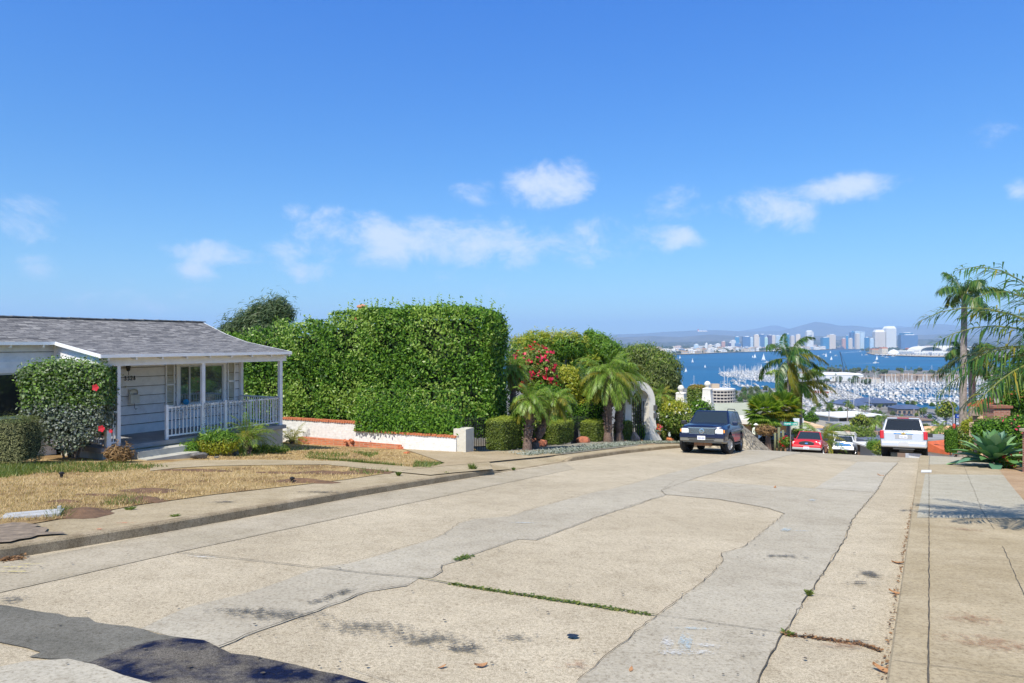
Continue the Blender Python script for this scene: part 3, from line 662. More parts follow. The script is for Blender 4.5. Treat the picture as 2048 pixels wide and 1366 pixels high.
def ridge(name, Y, prof, depth, mat, zb=SEA+3, rough=.12, seed=0, nx=420, x0=-600, x1=3200):
    xs = np.linspace(x0, x1, nx); py = np.interp(xs, [p[0] for p in prof], [p[1] for p in prof]); r2 = np.random.default_rng(seed)
    top = EYE-(py-683)/F*Y; X = (xs-1024)/F*Y; rows = [(-1.0, 0), (-.8, .12), (-.6, .3), (-.42, .5), (-.25, .72), (-.1, .9), (0, 1), (.3, .7), (1, 0)]
    ph = r2.uniform(0, 6.28, 12); V = []; Fc = []
    for d, h in rows:
        w = sum(math.sqrt(1/(k+1))*np.sin(xs/ (90/(k+1))*1.7+ph[k]+d*6) for k in range(9))*rough*(1 if 0 < h < 1 else 0)*h*(1-h)*2.2
        hh = np.clip(h+w*.6, 0, 1); z = zb+(top-zb)*hh
        for i in range(nx): V.append((X[i], Y+d*depth, z[i]))
    for j in range(len(rows)-1):
        for i in range(nx-1): a = j*nx+i; Fc.append((a, a+1, a+nx+1, a+nx))
    me = bpy.data.meshes.new(name); me.from_pydata(V, [], Fc); me.materials.append(mat); me.polygons.foreach_set('use_smooth', [True]*len(Fc))
    o = bpy.data.objects.new(name, me); S.collection.objects.link(o); return struct(o)
ridge('hills', 27000, [(-600,676),(900,674),(1225,669),(1290,667),(1325,664),(1370,662),(1405,660),(1440,660.5),(1490,663),(1560,662),(1585,656),(1605,650),(1632,643.5),(1655,646.5),(1680,651.5),(1710,651),(1740,655),(1790,656.5),(1815,655),(1855,648),(1890,648.5),(1925,652),(1960,653),(2048,658),(2400,664),(3200,670)], 4500, mFoot, seed=3)
ridge('hills', 36000, [(-600,680),(1100,676),(1420,668),(1480,662),(1515,657),(1545,650),(1560,652),(1585,659),(1700,662),(1750,655),(1800,652),(1840,656),(1950,660),(3200,676)], 4500, mFoot, seed=5)
ridge('hills', 17000, [(-600,682),(1150,680),(1230,675),(1300,672),(1360,674),(1420,669),(1470,672),(1540,674),(1640,672),(1720,673),(1800,671),(1900,668),(1960,671),(2048,670),(3200,676)], 3000, mFoot, seed=8, rough=.25)
ridge('hills', 10500, [(-600,688),(1100,687),(1280,686),(1400,683),(1560,683),(1640,680),(1800,679),(1930,677),(2100,677),(3200,680)], 2600, mMesa, seed=9, rough=.3)
# ------------------------------------------------------------------ haze
HAZE_D = 5.2e-5
hzm = bpy.data.materials.new('haze_air'); hzm.use_nodes = True; hn = hzm.node_tree; hn.nodes.clear()
pv = hn.nodes.new('ShaderNodeVolumePrincipled'); ho = hn.nodes.new('ShaderNodeOutputMaterial'); hn.links.new(pv.outputs[0], ho.inputs['Volume'])
pv.inputs['Density'].default_value = HAZE_D; pv.inputs['Color'].default_value = (.46, .69, 1.0, 1); pv.inputs['Anisotropy'].default_value = 0.0
hz = MB(); hz.box((0, 20500, 563), (100000, 44000, 1275)); ho_ = hz.build('haze', hzm); tag(ho_, 'thin blue haze over the bay and the far hills', 'haze', kind='stuff'); ho_.visible_shadow = True

# ------------------------------------------------------------------ city on the far shore
def winmat(name, wall, glass, fw=3.6, fh=3.6, frac=.55, rough=.35, metal=0):
    m, nt, b = newmat(name); t = nd(nt, 'ShaderNodeTexCoord'); s_ = nd(nt, 'ShaderNodeSeparateXYZ', {0: t.outputs['Object']})
    def saw(v, w, fr):
        a = nd(nt, 'ShaderNodeMath', {0: v, 1: w}, operation='DIVIDE'); f = nd(nt, 'ShaderNodeMath', {0: a.outputs[0]}, operation='FRACT')
        return nd(nt, 'ShaderNodeMath', {0: f.outputs[0], 1: fr}, operation='LESS_THAN').outputs[0]
    h = nd(nt, 'ShaderNodeMath', {0: s_.outputs[0], 1: s_.outputs[1]}, operation='ADD').outputs[0]
    u = saw(h, fw, frac); v = saw(s_.outputs[2], fh, .62); w = nd(nt, 'ShaderNodeMath', {0: u, 1: v}, operation='MULTIPLY').outputs[0]
    n1 = nd(nt, 'ShaderNodeTexNoise', {'Vector': t.outputs['Object'], 'Scale': .05, 'Detail': 4}); gl = mixc(nt, n1.outputs[0], glass, c3(glass, 2.2))
    nt.links.new(mixc(nt, w, wall, gl), b.inputs['Base Color']); b.inputs['Roughness'].default_value = rough; b.inputs['Metallic'].default_value = metal; return m
TW = {'blue': winmat('tower_blue', (.11,.19,.32), (.04,.10,.21), 6, 4, .8), 'pale': winmat('tower_pale', (.55,.62,.66), (.20,.34,.46), 6, 4, .55), 'cream': winmat('tower_cream', (.56,.50,.43), (.34,.31,.29), 5, 4, .45),
      'beige': winmat('tower_beige', (.62,.55,.46), (.40,.33,.28), 5, 4, .4), 'green': winmat('tower_green', (.42,.56,.50), (.20,.36,.36), 6, 4, .6), 'dark': winmat('tower_dark', (.12,.12,.2), (.07,.07,.14), 5, 4, .6),
      'teal': winmat('tower_teal', (.07,.22,.36), (.03,.14,.28), 6, 4, .7), 'white': winmat('tower_white', (.62,.61,.58), (.38,.42,.46), 5, 4, .4), 'brick': winmat('tower_brick', (.48,.28,.22), (.3,.2,.2), 5, 4, .4)}
mRoofW = M('roof_white', (.72,.72,.7), .7, .1, .05); mRoofT = M('roof_terracotta', (.42,.15,.07), .8, .3, .3)
def tower(x0, x1, yt, st, label, Y=6150, base=699.5, cap=None, depth=None, name='tower'):
    w = (x1-x0)/F*Y; zt = EYE-(yt-683)/F*Y; zb = SEA+3; h = zt-zb; d = depth or max(26, w*.8); cx = ((x0+x1)/2-1024)/F*Y
    m = MB(); m.box((0, 0, h*.5), (w, d, h)); root = m.build(name, TW[st], loc=(cx, Y, zb)); root.rotation_euler = (0, 0, random.uniform(-.35, .35)); tag(root, label, 'tower')
    c = MB()
    if cap == 'crown': c.box((0, 0, h+4), (w*1.08, d*1.08, 8)); c.build('crown', TW['pale'], root)
    elif cap == 'hip': c.box((0, 0, h+10), (w*.98, d*.98, 22), taper=.72); c.build('roof', mRoofW, root)
    elif cap == 'round': c.lathe((0, 0, h), [(w*.52, -30), (w*.52, 6), (w*.35, 14)], 16); c.build('crown', TW['white'], root)
    elif cap == 'point': c.box((w*.1, 0, h+8), (w*.5, d*.5, 18), taper=.2); c.build('spire', TW['teal'], root)
    else: c.box((w*.1, 0, h+2.5), (w*.5, d*.5, 5)); c.box((0, 0, h+.4), (w*1.01, d*1.01, .8)); c.build('roof', mRoofW, root)
    return root
for a in [(1430,1440,688,'white','white framed office block left of the downtown skyline'),(1443,1450,683,'brick','narrow red brown tower at the left end of the skyline'),(1457,1463,686,'dark','small dark grey tower left of the skyline'),
    (1461,1470,681,'white','white tower in front of the dark blue one on the left'),(1470,1478,674,'teal','slim dark teal tower with a flat dark top'),(1469,1481,686.5,'blue','low wide deep blue block below the slim teal tower'),
    (1485,1499,673.5,'blue','broad bright blue glass tower, the widest of the left group'),(1499.3,1505,675,'pale','pale blue tower joined to the broad blue glass one'),(1508,1517,669.5,'beige','pinkish beige tower left of the dark topped glass tower'),
    (1519,1528,669,'blue','dark topped glass tower at the centre of the left group'),(1516.5,1522,675,'pale','light narrow tower standing before the dark topped one'),(1528.3,1535,675,'green','pale green glass tower right of the dark topped one'),
    (1535.3,1543,670.5,'dark','dark purple tower with a flagpole above the roof'),(1543.3,1550,671,'cream','cream tower right of the dark purple one'),(1550.3,1560,671.5,'pale','pale grey glass slab right of the cream tower'),
    (1560.5,1566,672,'green','greenish glass tower left of the tall palms'),(1571,1578,668.5,'teal','dark teal tower seen beside the palm crown'),(1581,1588,672,'cream','cream tower seen through the palm crown'),(1592,1600,669,'beige','beige tower seen through the right palm fronds')]:
    tower(*a)
tower(1612,1625,664,'white','tall white round topped tower right of the palm crown', cap='round')
for a in [(1643,1656,675,'teal','teal glass block beside the beige slab tower'),(1656.3,1669,669.5,'beige','plain beige slab tower in the middle of the skyline'),(1684,1690.5,677,'brick','short white and red striped tower'),(1692,1696,671,'teal','very thin teal tower'),
    (1696.5,1704,677,'cream','short cream tower before the pointed glass one')]: tower(*a)
tower(1700,1709,665,'blue','blue glass tower with a pointed top', Y=6350, cap='point'); tower(1709.5,1719,664,'pale','glass tower with a flat pale crown, left of its twin', Y=6300, cap='crown'); tower(1720,1728,665,'pale','glass tower with a flat pale crown, right of its twin', Y=6300, cap='crown')
tower(1711,1718,667.5,'beige','beige block standing before the twin crowned towers', Y=6050); tower(1730,1737,675,'teal','low teal building left of the two big white hotels'); tower(1739,1746,677,'pale','small pale building left of the two big white hotels')
tower(1748,1767,664,'cream','big cream hotel tower with a sloping white roof', cap='hip', depth=70); tower(1768.3,1789,657,'white','tallest white hotel slab with a flat roof', depth=60, cap='hip')
tower(1800,1831,670,'blue','wide low blue glass hotel right of the white ones', depth=70); tower(1803,1822,666,'teal','upper set back part of the blue glass hotel', Y=6260)
tower(1410,1415,687,'white','lone white apartment tower on the left shore', Y=5000); tower(1416,1424,690,'cream','low cream block beside the lone white tower', Y=5000); tower(1388,1396,689,'pale','grey apartment block on the left shore', Y=4900)
# low rise city: several hundred small buildings in view -> the largest as things, the rest as one mass
lowm = [M('low_%s' % k, c, .8, .12, .02) for k, c in (('white', (.72,.7,.66)), ('cream', (.62,.54,.42)), ('pink', (.6,.44,.36)), ('grey', (.4,.42,.44)), ('blue', (.22,.33,.46)), ('tan', (.46,.36,.25)))]+[mRoofT]
protoL = []
for k in range(6):
    m = MB(); m.box((0,0,.5), (1,1,1)); m.box((.1,0,1.04), (.5,.6,.08), 1)
    for i in range(3): m.box((-.33+.33*i, -.503, .55), (.16, .01, .3), 2)
    o = m.build('low_building', [lowm[k], mRoofT if k in (1,5) else lowm[0], lowm[4]]); protoL.append(o)
shore_y = lambda x: float(np.interp(x, [p[0] for p in farsh[:11]], [p[1] for p in farsh[:11]]))
spots = []
for i in range(620):
    x = rng.uniform(1190, 1990)
    if x < 1735: pb = shore_y(x)-abs(rng.normal())*5-.6
    else: pb = rng.uniform(684, 697)
    pb = max(686.0 if x < 1735 else 684.5, pb)
    spots.append((x, pb))
spots.sort(key=lambda s: -s[1]); used = False
grpL = 'low pale buildings along the far shore'; big = MB()
labL = ['low white building on the far shore of the bay','low cream building on the far shore of the bay','low pinkish building on the far shore of the bay','low grey building on the far shore of the bay','low blue building on the far shore of the bay','low tan building on the far shore of the bay']
for q, (x, pb) in enumerate(spots):
    p = sea(x, pb, 3); k = int(rng.choice(6, p=[.34,.24,.12,.12,.06,.12])); w = rng.uniform(16, 55)*p.y/5000; hgt = rng.uniform(7, 26); d = rng.uniform(20, 40)
    if q < 280:
        if q < 6: o = protoL[q]; k = q; 
        else: o = protoL[k].copy(); S.collection.objects.link(o)
        o.location = p; o.scale = (w, d, hgt); o.rotation_euler = (0, 0, rng.uniform(-.5, .5)); tag(o, labL[k], 'building', 'low %s buildings along the far shore' % ['white','cream','pinkish','grey','blue','tan'][k])
    else: big.box((p.x, p.y, p.z+hgt/2), (w, d, hgt), k, rot=rng.uniform(-.5, .5))
o = big.build('low_buildings', lowm); tag(o, 'mass of further low pale buildings behind the far shore', 'buildings', kind='stuff')
# trees between them
mFarTree = leafmat('far_foliage', [(.02,.03,.015),(.045,.06,.03),(.03,.045,.02)], 0, .9)
pts = []
for i in range(1500):
    x = rng.uniform(1180, 2000); pb = rng.uniform(684.5, shore_y(min(x, 1700))-1 if x < 1730 else 703); p = sea(x, pb, 3); s_ = rng.uniform(8, 20)
    if 1836 < x < 1940 and pb > 696: continue
    for j in range(3): pts.append((p.x+rng.normal()*s_*1.6, p.y+rng.normal()*20, p.z+rng.uniform(2, 12)))
o = quadmesh('far_trees', leaves(pts, 26, .7, nrm=(0,-1,.5), nspread=.5, dirs=(1,0,0)), 4, mFarTree); tag(o, 'dark trees scattered between the buildings of the far shore', kind='stuff')
# airfield point on the right: two vaulted hangars, terminal, tent, quay clutter
mShell = M('hangar_shell', (.74,.70,.62), .6, .08, .02); mHole = M('hangar_dark', (.22,.26,.28), .8, .3, .02)
def hangar(x0, x1, yt, yb, label):
    p0 = sea(x0, yb, 3); p1 = sea(x1, yb, 3); W_ = (p1-p0).length; cx = (p0+p1)/2; H_ = (yb-yt)/F*cx.y; m = MB(); n = 24; L = 130
    def arc(sc, sh): return [(-W_/2*sc*math.cos(math.pi*i/n), sh*math.sin(math.pi*i/n)**.8) for i in range(n+1)]
    A = arc(1.0, H_); B = arc(.86, H_*.86)
    for (y0, y1) in ((0, L),):
        vs = [(x, y0, z) for x, z in A]+[(x, y1, z) for x, z in A]; m.add(vs, [(i, i+1, n+2+i, n+1+i) for i in range(n)], 0)
        vs = [(x, y0, z) for x, z in A]+[(x, y0, z) for x, z in B]; m.add(vs, [(i, i+1, n+2+i, n+1+i) for i in range(n)], 0)
        vs = [(x, y0, z) for x, z in B]+[(x, y0+25, z) for x, z in B]; m.add(vs, [(i, i+1, n+2+i, n+1+i) for i in range(n)], 0)
    root = m.build('hangar', [mShell], loc=cx); tag(root, label, 'hangar')
    d = MB(); d.prism([(x, z) for x, z in arc(.86, H_*.86)], .5); dd = d.build('door_wall', mHole, root); dd.rotation_euler = (R_(90), 0, 0); dd.location = (0, 24, 0)
    e = MB(); e.box((0, -6, 4), (W_*.8, 10, 8)); e.build('apron_building', lowm[0], root)
hangar(1838,1889,692.5,704,'left one of two vaulted white hangars on the point'); hangar(1887,1940,691.5,704,'right one of two vaulted white hangars, partly behind the palm trunk')
def block(x0, x1, yt, yb, mat, label, name='building', roof=None, depth=30, up=3):
    p0 = sea(x0, yb, up); p1 = sea(x1, yb, up); c = (p0+p1)/2; w = (p1-p0).length; h = (yb-yt)/F*c.y; m = MB(); m.box((0, depth/2, h/2), (w, depth, h)); o = m.build(name, mat, loc=c); tag(o, label, 'building')
    r = MB(); r.box((0, depth/2, h+h*.12), (w*1.02, depth*1.02, h*.24), taper=.85); r.build('roof', roof or mRoofW, o)
    if w > 30:
        for k in range(min(9, int(w/14))): q = MB(); q.box((-w/2+(k+.5)*w/min(9, int(w/14)), -.05, h*.45), (w*.05, .3, h*.3)); q.build('window', lowm[4], o)
    return o
block(1744,1764,699,706,lowm[5],'tan terminal building with terracotta roof at the tip of the point',roof=mRoofT); block(1764,1776,697,707,lowm[1],'cream building with orange roof left of the white tent',roof=mRoofT)
block(1797,1829,702.5,708,lowm[3],'long grey shed right of the white tent'); block(1829,1862,705,709,lowm[0],'long white shed on the quay before the left hangar'); block(1864,1905,705,709.5,lowm[0],'white shed on the quay between the hangars'); block(1815,1830,697,702,mRoofT,'small red roofed building behind the long grey shed',roof=mRoofT)
block(1831,1888,681,687,lowm[0],'long white convention hall right of the blue hotel',Y if False else 'building') if False else block(1831,1888,682,688.8,lowm[0],'long white convention hall right of the blue glass hotel'); block(1905,1990,683,691,lowm[0],'long white hall far behind the right palm')
t0 = sea(1787, 708.5, 3); m = MB(); m.lathe((0,0,0), [(28,0),(28,6),(22,15),(12,22),(.1,26)], 14); o = m.build('white_tent', mRoofW, loc=t0); tag(o, 'white domed tent on the waterfront of the point', 'tent')
pr = []
for i in range(34):
    x = 1750+i*6+rng.uniform(-2, 2); c = sea(x, 709.5+ (x-1750)/200*3, 3.3); m = MB(); pr.append((x, c))
m = MB(); m.box((0,0,1.6), (6,12,3.2)); m.box((0,-1,3.9), (4.5,6,1.6), 1); qv = m.build('quay_vehicle', [lowm[0], lowm[3]], loc=pr[0][1])
gq = 'trucks and containers parked on the quay of the point'; tag(qv, 'white truck or container parked on the quay of the point', 'truck', gq)
for x, c in pr[1:]: o = qv.copy(); S.collection.objects.link(o); o.location = c; o.rotation_euler = (0, 0, rng.uniform(0, 3))
# naval ship and airliner
c = sea(1682, 699.6, 0); m = MB(); m.prism([(-70,0),(62,0),(78,9),(-74,9)], 14); s_ = m.build('naval_ship', M('ship_grey', (.10,.13,.2), .6, .1, .1), loc=c); s_.rotation_euler = (R_(90), 0, 0); tag(s_, 'dark grey naval ship moored at the downtown quay', 'ship')
m = MB(); m.box((0,14,-7), (60,10,10)); m.box((10,22,-7), (20,8,8)); m.box((10,30,-7), (2,14,2)); m.build('superstructure', M('ship_grey', (.1,.13,.2)), s_)
m = MB(); m.tube([(-30,0,0),(-26,0,0),(24,0,0),(30,0,.8)], [.3,3.2,3.2,.6], 12); air = m.build('airplane', M('plane_white', (.78,.78,.8), .4, 0), smooth=True); air.location = P(1405, 662.5, 6500); air.scale = (1.6,1.6,1.6); air.rotation_euler = (0, 0, .1); tag(air, 'tiny white airliner flying low before the mountains', 'airplane')
m = MB(); m.add([(4,0,-1),(-8,28,0),(-12,28,0),(-6,0,-1),(-8,-28,0),(-12,-28,0)], [(0,1,2,3),(0,3,5,4)]); m.build('wing', M('plane_white', (.78,.78,.8)), air); m = MB(); m.add([(-20,0,2),(-27,0,12),(-30,0,12),(-29,0,2)], [(0,1,2,3)]); m.build('tail_fin', M('plane_red', (.5,.1,.1), .5, 0), air)
# ------------------------------------------------------------------ boats
mHull = M('boat_white', (.74,.72,.68), .35, .04, 2); mDeckG = M('boat_glass', (.03,.05,.08), .2, 0); mBlueC = M('sail_cover', (.03,.09,.3), .6, 0); mAlu = M('mast_alu', (.72,.7,.66), .35, 0); mTeak = M('deck_tan', (.45,.36,.24), .7, .1, 2); mRedH = M('boat_red', (.5,.09,.06), .5, 0)
def hull(m, L, B, H, mi=0, z0=0):
    st = [(-.5,.86,0),(-.3,1,0),(0,1,.02),(.28,.82,.1),(.42,.45,.2),(.5,.03,.32)]; vs = []
    for x, w, s in st: vs += [(x*L, -w*B/2, z0+H*(1+s)), (x*L, -w*B*.32, z0), (x*L, w*B*.32, z0), (x*L, w*B/2, z0+H*(1+s))]
    fs = []
    for i in range(5):
        for j in range(4): a = i*4+j; b = i*4+(j+1)%4; fs.append((a, b, b+4, a+4))
    fs += [(0,1,2,3), (20,21,22,23)]; m.add(vs, fs, mi)
def boat_motor(L=11, fly=False, red=False):
    m = MB(); hull(m, L, L*.32, L*.12, 3 if red else 0); m.box((-.02*L,0,L*.12+.7), (L*.42, L*.25, 1.3), 0, taper=.85); m.box((.02*L,0,L*.12+1.0), (L*.40, L*.256, .45), 1)
    if fly: m.box((-.06*L,0,L*.12+1.9), (L*.34, L*.22, 1.0), 0, taper=.8); m.box((-.04*L,0,L*.12+2.1), (L*.3, L*.225, .35), 1); m.box((-.12*L,0,L*.12+3.1), (L*.2,L*.2,.12), 0); m.bar((-.15*L,0,L*.12+3), (-.15*L,0,L*.12+4.8), .12, mi=0)
    m.box((-.36*L,0,L*.125+.15), (L*.2, L*.24, .1), 2); return m
def boat_sail(L=11, H=14, sails=False, cover=True):
    m = MB(); hull(m, L, L*.28, L*.1); m.box((0,0,L*.1+.35), (L*.36, L*.17, .6), 0, taper=.85); m.box((0,0,L*.1+.42), (L*.3, L*.175, .2), 1)
    m.bar((.06*L,0,1), (.06*L,0,H), .4, mi=2); m.bar((.06*L,0,2.4), (-.36*L,0,2.5), .3 if cover else .15, mi=3 if cover else 2); m.bar((.06*L,0,H), (.48*L,0,L*.12), .05, mi=2); m.bar((.06*L,0,H), (-.5*L,0,L*.1), .05, mi=2); m.bar((.06*L,-.5,H*.6), (.06*L,.5,H*.6), .1, mi=2)
    if sails:
        m.add([(.05*L,.05,2.6), (-.36*L,.7,2.7), (-.12*L,.4,H*.6), (.05*L,.05,H*.98)], [(0,1,2,3)], 4); m.add([(.08*L,.05,H*.85), (.46*L,.05,1.5), (.1*L,.8,2.4)], [(0,1,2)], 4)
    return m
mSail = M('sailcloth', (.85,.85,.84), .7, 0)
BM = [mHull, mDeckG, mTeak, mRedH]; BS = [mHull, mDeckG, mAlu, mBlueC, mSail]
protoB = [boat_motor(10).build('motor_boat', BM), boat_motor(14, True).build('motor_yacht', BM), boat_motor(18, True).build('motor_yacht', BM), boat_sail(10, 13).build('sailboat', BS), boat_sail(13, 18).build('sailboat', BS)]
infoB = [('white motor boat with dark windows packed in the marina', 'boat', 'small white motor boats packed in the marina'), ('white motor yacht with an upper deck packed in the marina', 'yacht', 'white motor yachts packed in the marina'), ('large white motor yacht with an upper deck in the marina', 'yacht', 'large white motor yachts in the marina'), ('white sailboat with bare mast and blue boom cover in the marina', 'sailboat', 'sailboats with bare masts in the marina'), ('tall masted white sailboat with blue boom cover in the marina', 'sailboat', 'tall masted sailboats in the marina')]
cands = []
def fill(poly, dx, dy, ang, pr, jit=.25, up=0.0):
    W_ = [sea(x, y, up)[:2] for x, y in poly]; xs = [p[0] for p in W_]; ys = [p[1] for p in W_]; ca, sa = math.cos(ang), math.sin(ang); cx, cy = sum(xs)/len(xs), sum(ys)/len(ys); R = max(max(xs)-min(xs), max(ys)-min(ys))
    row = 0; v = -R
    while v < R:
        u = -R
        while u < R:
            x, y = cx+u*ca-v*sa, cy+u*sa+v*ca
            if in_poly(x, y, W_) and rng.uniform() < pr: cands.append((x+rng.normal()*jit, y+rng.normal()*jit, ang+math.pi/2+(math.pi if row % 2 else 0)+rng.normal()*.04, up))
            u += dx
        v += dy if row % 2 == 0 else dy*1.45; row += 1
fill([(1438,747),(1470,744),(1530,741),(1600,742),(1640,766),(1600,770),(1500,762),(1440,753)], 7, 14, .15, .92)
fill([(1440,768),(1475,760),(1530,770),(1530,778),(1445,779)], 9, 20, .2, .55)
fill([(1655,769),(1760,765),(1900,763.5),(2080,768),(2080,779),(1900,777),(1770,778),(1690,782)], 6, 15, -.1, .96)
fill([(1705,784),(1790,781),(1920,782),(2060,786),(2060,795),(1900,792),(1780,792),(1720,793)], 6.5, 15, -.1, .9)
fill([(1742,795),(1850,796),(2050,800),(2050,818),(1850,811),(1780,806)], 6.8, 15, -.1, .85)
fill([(1598,776),(1655,775),(1700,787),(1755,808),(1745,822),(1640,828),(1598,820)], 5.2, 12.5, .35, .84, .5, 2.0)
fill([(1868,850),(1930,846),(1932,868),(1868,870)], 6.5, 15, .1, .7)
fill([(1480,786),(1600,780),(1600,790),(1500,796)], 7, 15, .3, .35, .5, 2.0)
cands.sort(key=lambda c: c[1]); 
cands = [c for c in cands if (c[0]/c[1]) < .78]
masts = []; rest = [[] for _ in protoB]
def pick():
    return int(rng.choice(5, p=[.34,.24,.07,.22,.13]))
first = [True]*5
rest_mb = MB(); protoV = [([v.co.copy() for v in o.data.vertices], [tuple(p.vertices) for p in o.data.polygons], [p.material_index for p in o.data.polygons]) for o in protoB]
RM = [mHull, mDeckG, mTeak, mRedH, mAlu, mBlueC, mSail]; remap = [{0:0,1:1,2:2,3:3}]*3+[{0:0,1:1,2:4,3:5,4:6}]*2
RV = []; RF = []; RMI = []; nb = 0
for q, (x, y, a, up) in enumerate(cands):
    k = pick() if up == 0 else int(rng.choice(5, p=[.62,.2,.0,.14,.04])); sc = rng.uniform(.8, 1.15)*(1 if up == 0 else .85)
    if q < 290 or first[k]:
        if first[k]: o = protoB[k]; first[k] = False
        else: o = protoB[k].copy(); S.collection.objects.link(o)
        o.location = (x, y, SEA+up); o.rotation_euler = (0, 0, a); o.scale = (sc,)*3; tag(o, *infoB[k])
    else:
        T = Matrix.Translation((x, y, SEA+up)) @ Matrix.Rotation(a, 4, 'Z') @ Matrix.Scale(sc, 4); vs, fs, ms = protoV[k]; off = len(RV)
        RV += [tuple(T @ v) for v in vs]; RF += [tuple(off+i for i in f) for f in fs]; RMI += [remap[k][i] for i in ms]
me = bpy.data.meshes.new('moored_boats'); me.from_pydata(RV, [], RF)
for m_ in RM: me.materials.append(m_)
me.polygons.foreach_set('material_index', RMI); o = bpy.data.objects.new('moored_boats', me); S.collection.objects.link(o); tag(o, 'further white boats packed in the marina beyond the nearest rows', 'boats', kind='stuff')
print('boats', len(cands))
# boats out on the bay
sb = boat_sail(12, 19, True, False).build('sailing_boat', BS); first_ = True
for x, y, hpx, l in [(1385,725,9,'sailing boat alone in the left part of the bay'),(1372,744,9,'small white sailing boat close to the round garden bush'),(1410,735,6,'small sailing boat in mid bay left of the masts'),(1527,721,15,'largest white sailing boat, left of the palms'),(1510,716,9,'sailing boat just left of the largest one'),(1505.5,715,5,'tiny sailing boat, the farthest of the trio left of the palms'),
    (1522.6,741,13,'sailing boat before the tip of the boat pier'),(1652,714,9,'sailing boat right of the palm crown'),(1663,720,8,'sailing boat just below the one right of the palm crown'),(1661,706,5,'distant sailing boat off the downtown quay'),(1754,720,10,'sailing boat below the tip of the airfield point'),(1724,711,4,'tiny sailing boat in mid channel'),(1360,717,6,'small sailing boat off the left shore'),(1354,721,5,'tiny sailing boat at the edge of the round bush')]:
    c = sea(x, y); sc = hpx/F*c.y/19.0; o = sb if first_ else sb.copy()
    if not first_: S.collection.objects.link(o)
    first_ = False; o.location = c; o.scale = (sc,)*3; o.rotation_euler = (0, 0, random.uniform(-.5, .5)+random.choice([0, math.pi])); tag(o, l, 'sailing boat')
pm = boat_sail(12, 17, False).build('anchored_sailboat', BS); first_ = True
for x, y, h, l in [(1441,776,14,'white sailboat with tall mast at the left edge of the near pier'),(1454,778,24,'sailboat with the tallest mast of the near pier'),(1448,763,12,'sailboat with white mast on the outer pier end'),(1387,770,19,'sailboat mast rising just left of the stone balls'),(1364,772,12,'sailboat mast beside the round bush'),(1398,771,8,'short sailboat mast left of the far stone ball'),(1412,769,7,'short sailboat mast behind the far stone ball'),
    (1811,744,12,'sailboat anchored beyond the palms, leftmost of the row'),(1838,743,11,'sailboat anchored beyond the island palms, second of the row'),(1863,744,14,'sailboat with raked mast anchored beyond the palms'),(1896,745,14,'sailboat anchored beyond the palms near the big trunk'),(1903,745,9,'short masted sailboat anchored nearest to the big palm trunk'),(1756,744,10,'sailboat anchored beyond the island right of the crane')]:
    c = sea(x, y); sc = h/F*c.y/17.0; o = pm if first_ else pm.copy()
    if not first_: S.collection.objects.link(o)
    first_ = False; o.location = c; o.scale = (sc,)*3; o.rotation_euler = (0, R_(0), random.uniform(-.6, .6)); tag(o, l, 'sailboat')
mWake = M('wake_foam', (.62,.72,.8), .7, .3, .05)
def wake(pts, w0, w1, label):
    g = [sea(x, y)[:2] for x, y in pts]; n = len(g); P_ = []
    for i, p in enumerate(g): w = w0+(w1-w0)*i/(n-1); P_.append((p[0], p[1]+w/2)); 
    for i in range(n-1, -1, -1): w = w0+(w1-w0)*i/(n-1); P_.append((g[i][0], g[i][1]-w/2))
    o = flat('wake', P_, SEA+.12, mWake)
    return o
pmb = boat_motor(14, True).build('speed_boat', BM)
for i, (x, y, l, wk) in enumerate([(1752,726.4,'white speed boat drawing the longest wake across the bay',[(1648,726.0),(1690,726.5),(1730,726.6),(1752,726.4)]),(1535,725.3,'white speed boat with a short wake left of the palms',[(1499,726.5),(1515,726.2),(1534,725.3)]),(1721,703.2,'distant speed boat with a wake off the airfield point',[(1681,706),(1700,704.5),(1720,703.2)]),(1637,713.6,'white motor boat beside the palm crown',None),(1672,712.3,'white motor boat right of the sailing boats',None),(1733,710.5,'white motor boat off the tip of the point',None),(1766,713.2,'brown tender boat off the sandy shore',None),(1774,715.6,'small white boat off the sandy shore',None),(1786,713.5,'boat lying close to the sandy shore',None),(1648,709.5,'motor boat wake below the downtown quay',[(1641,710),(1655,709.5)])]):
    c = sea(x, y); o = pmb if i == 0 else pmb.copy()
    if i: S.collection.objects.link(o)
    o.location = c; o.rotation_euler = (0, 0, random.uniform(-.3, .3)); o.scale = (1.3,)*3; tag(o, l, 'motor boat')
    if wk: wake(wk, 2.5 if c.y < 3000 else 8, 8 if c.y < 3000 else 20, l)
# buildings and structures round the marina
mDk = M('dark_blue_roof', (.07,.10,.18), .6, .2, .1); mGreyW = M('grey_wall', (.3,.29,.28), .8, .1, .1); mBrn = M('brown_wall', (.30,.23,.18), .8, .2, .2); mPaleW = M('pale_wall', (.56,.50,.42), .8, .1, .1)
block(1652,1727,750,762,mRoofW,'large white roofed boat hall on the island','boat_hall',depth=55,up=1.9)
for x0, x1, yt, yb, m_, l in [(1727,1762,758,767,mPaleW,'pale low hotel wing on the island, left of the others'),(1770,1800,752,765,mBrn,'brown hotel block on the island behind the masts'),(1803,1832,751,764,mBrn,'brown hotel block with balconies, second on the island'),(1836,1872,752,764,mBrn,'long brown hotel wing in the middle of the island palms'),(1876,1918,752,764,mBrn,'brown hotel wing on the island near the big palm'),(1950,1990,752,765,mPaleW,'pale hotel wing on the island right of the big palm'),(1600,1632,747,757,mRoofW,'white club building at the island end beside the palms')]:
    block(x0, x1, yt, yb, m_, l, 'hotel_building', roof=M('hotel_roof', (.30,.22,.16), .8, .2, .3), depth=18, up=1.9)
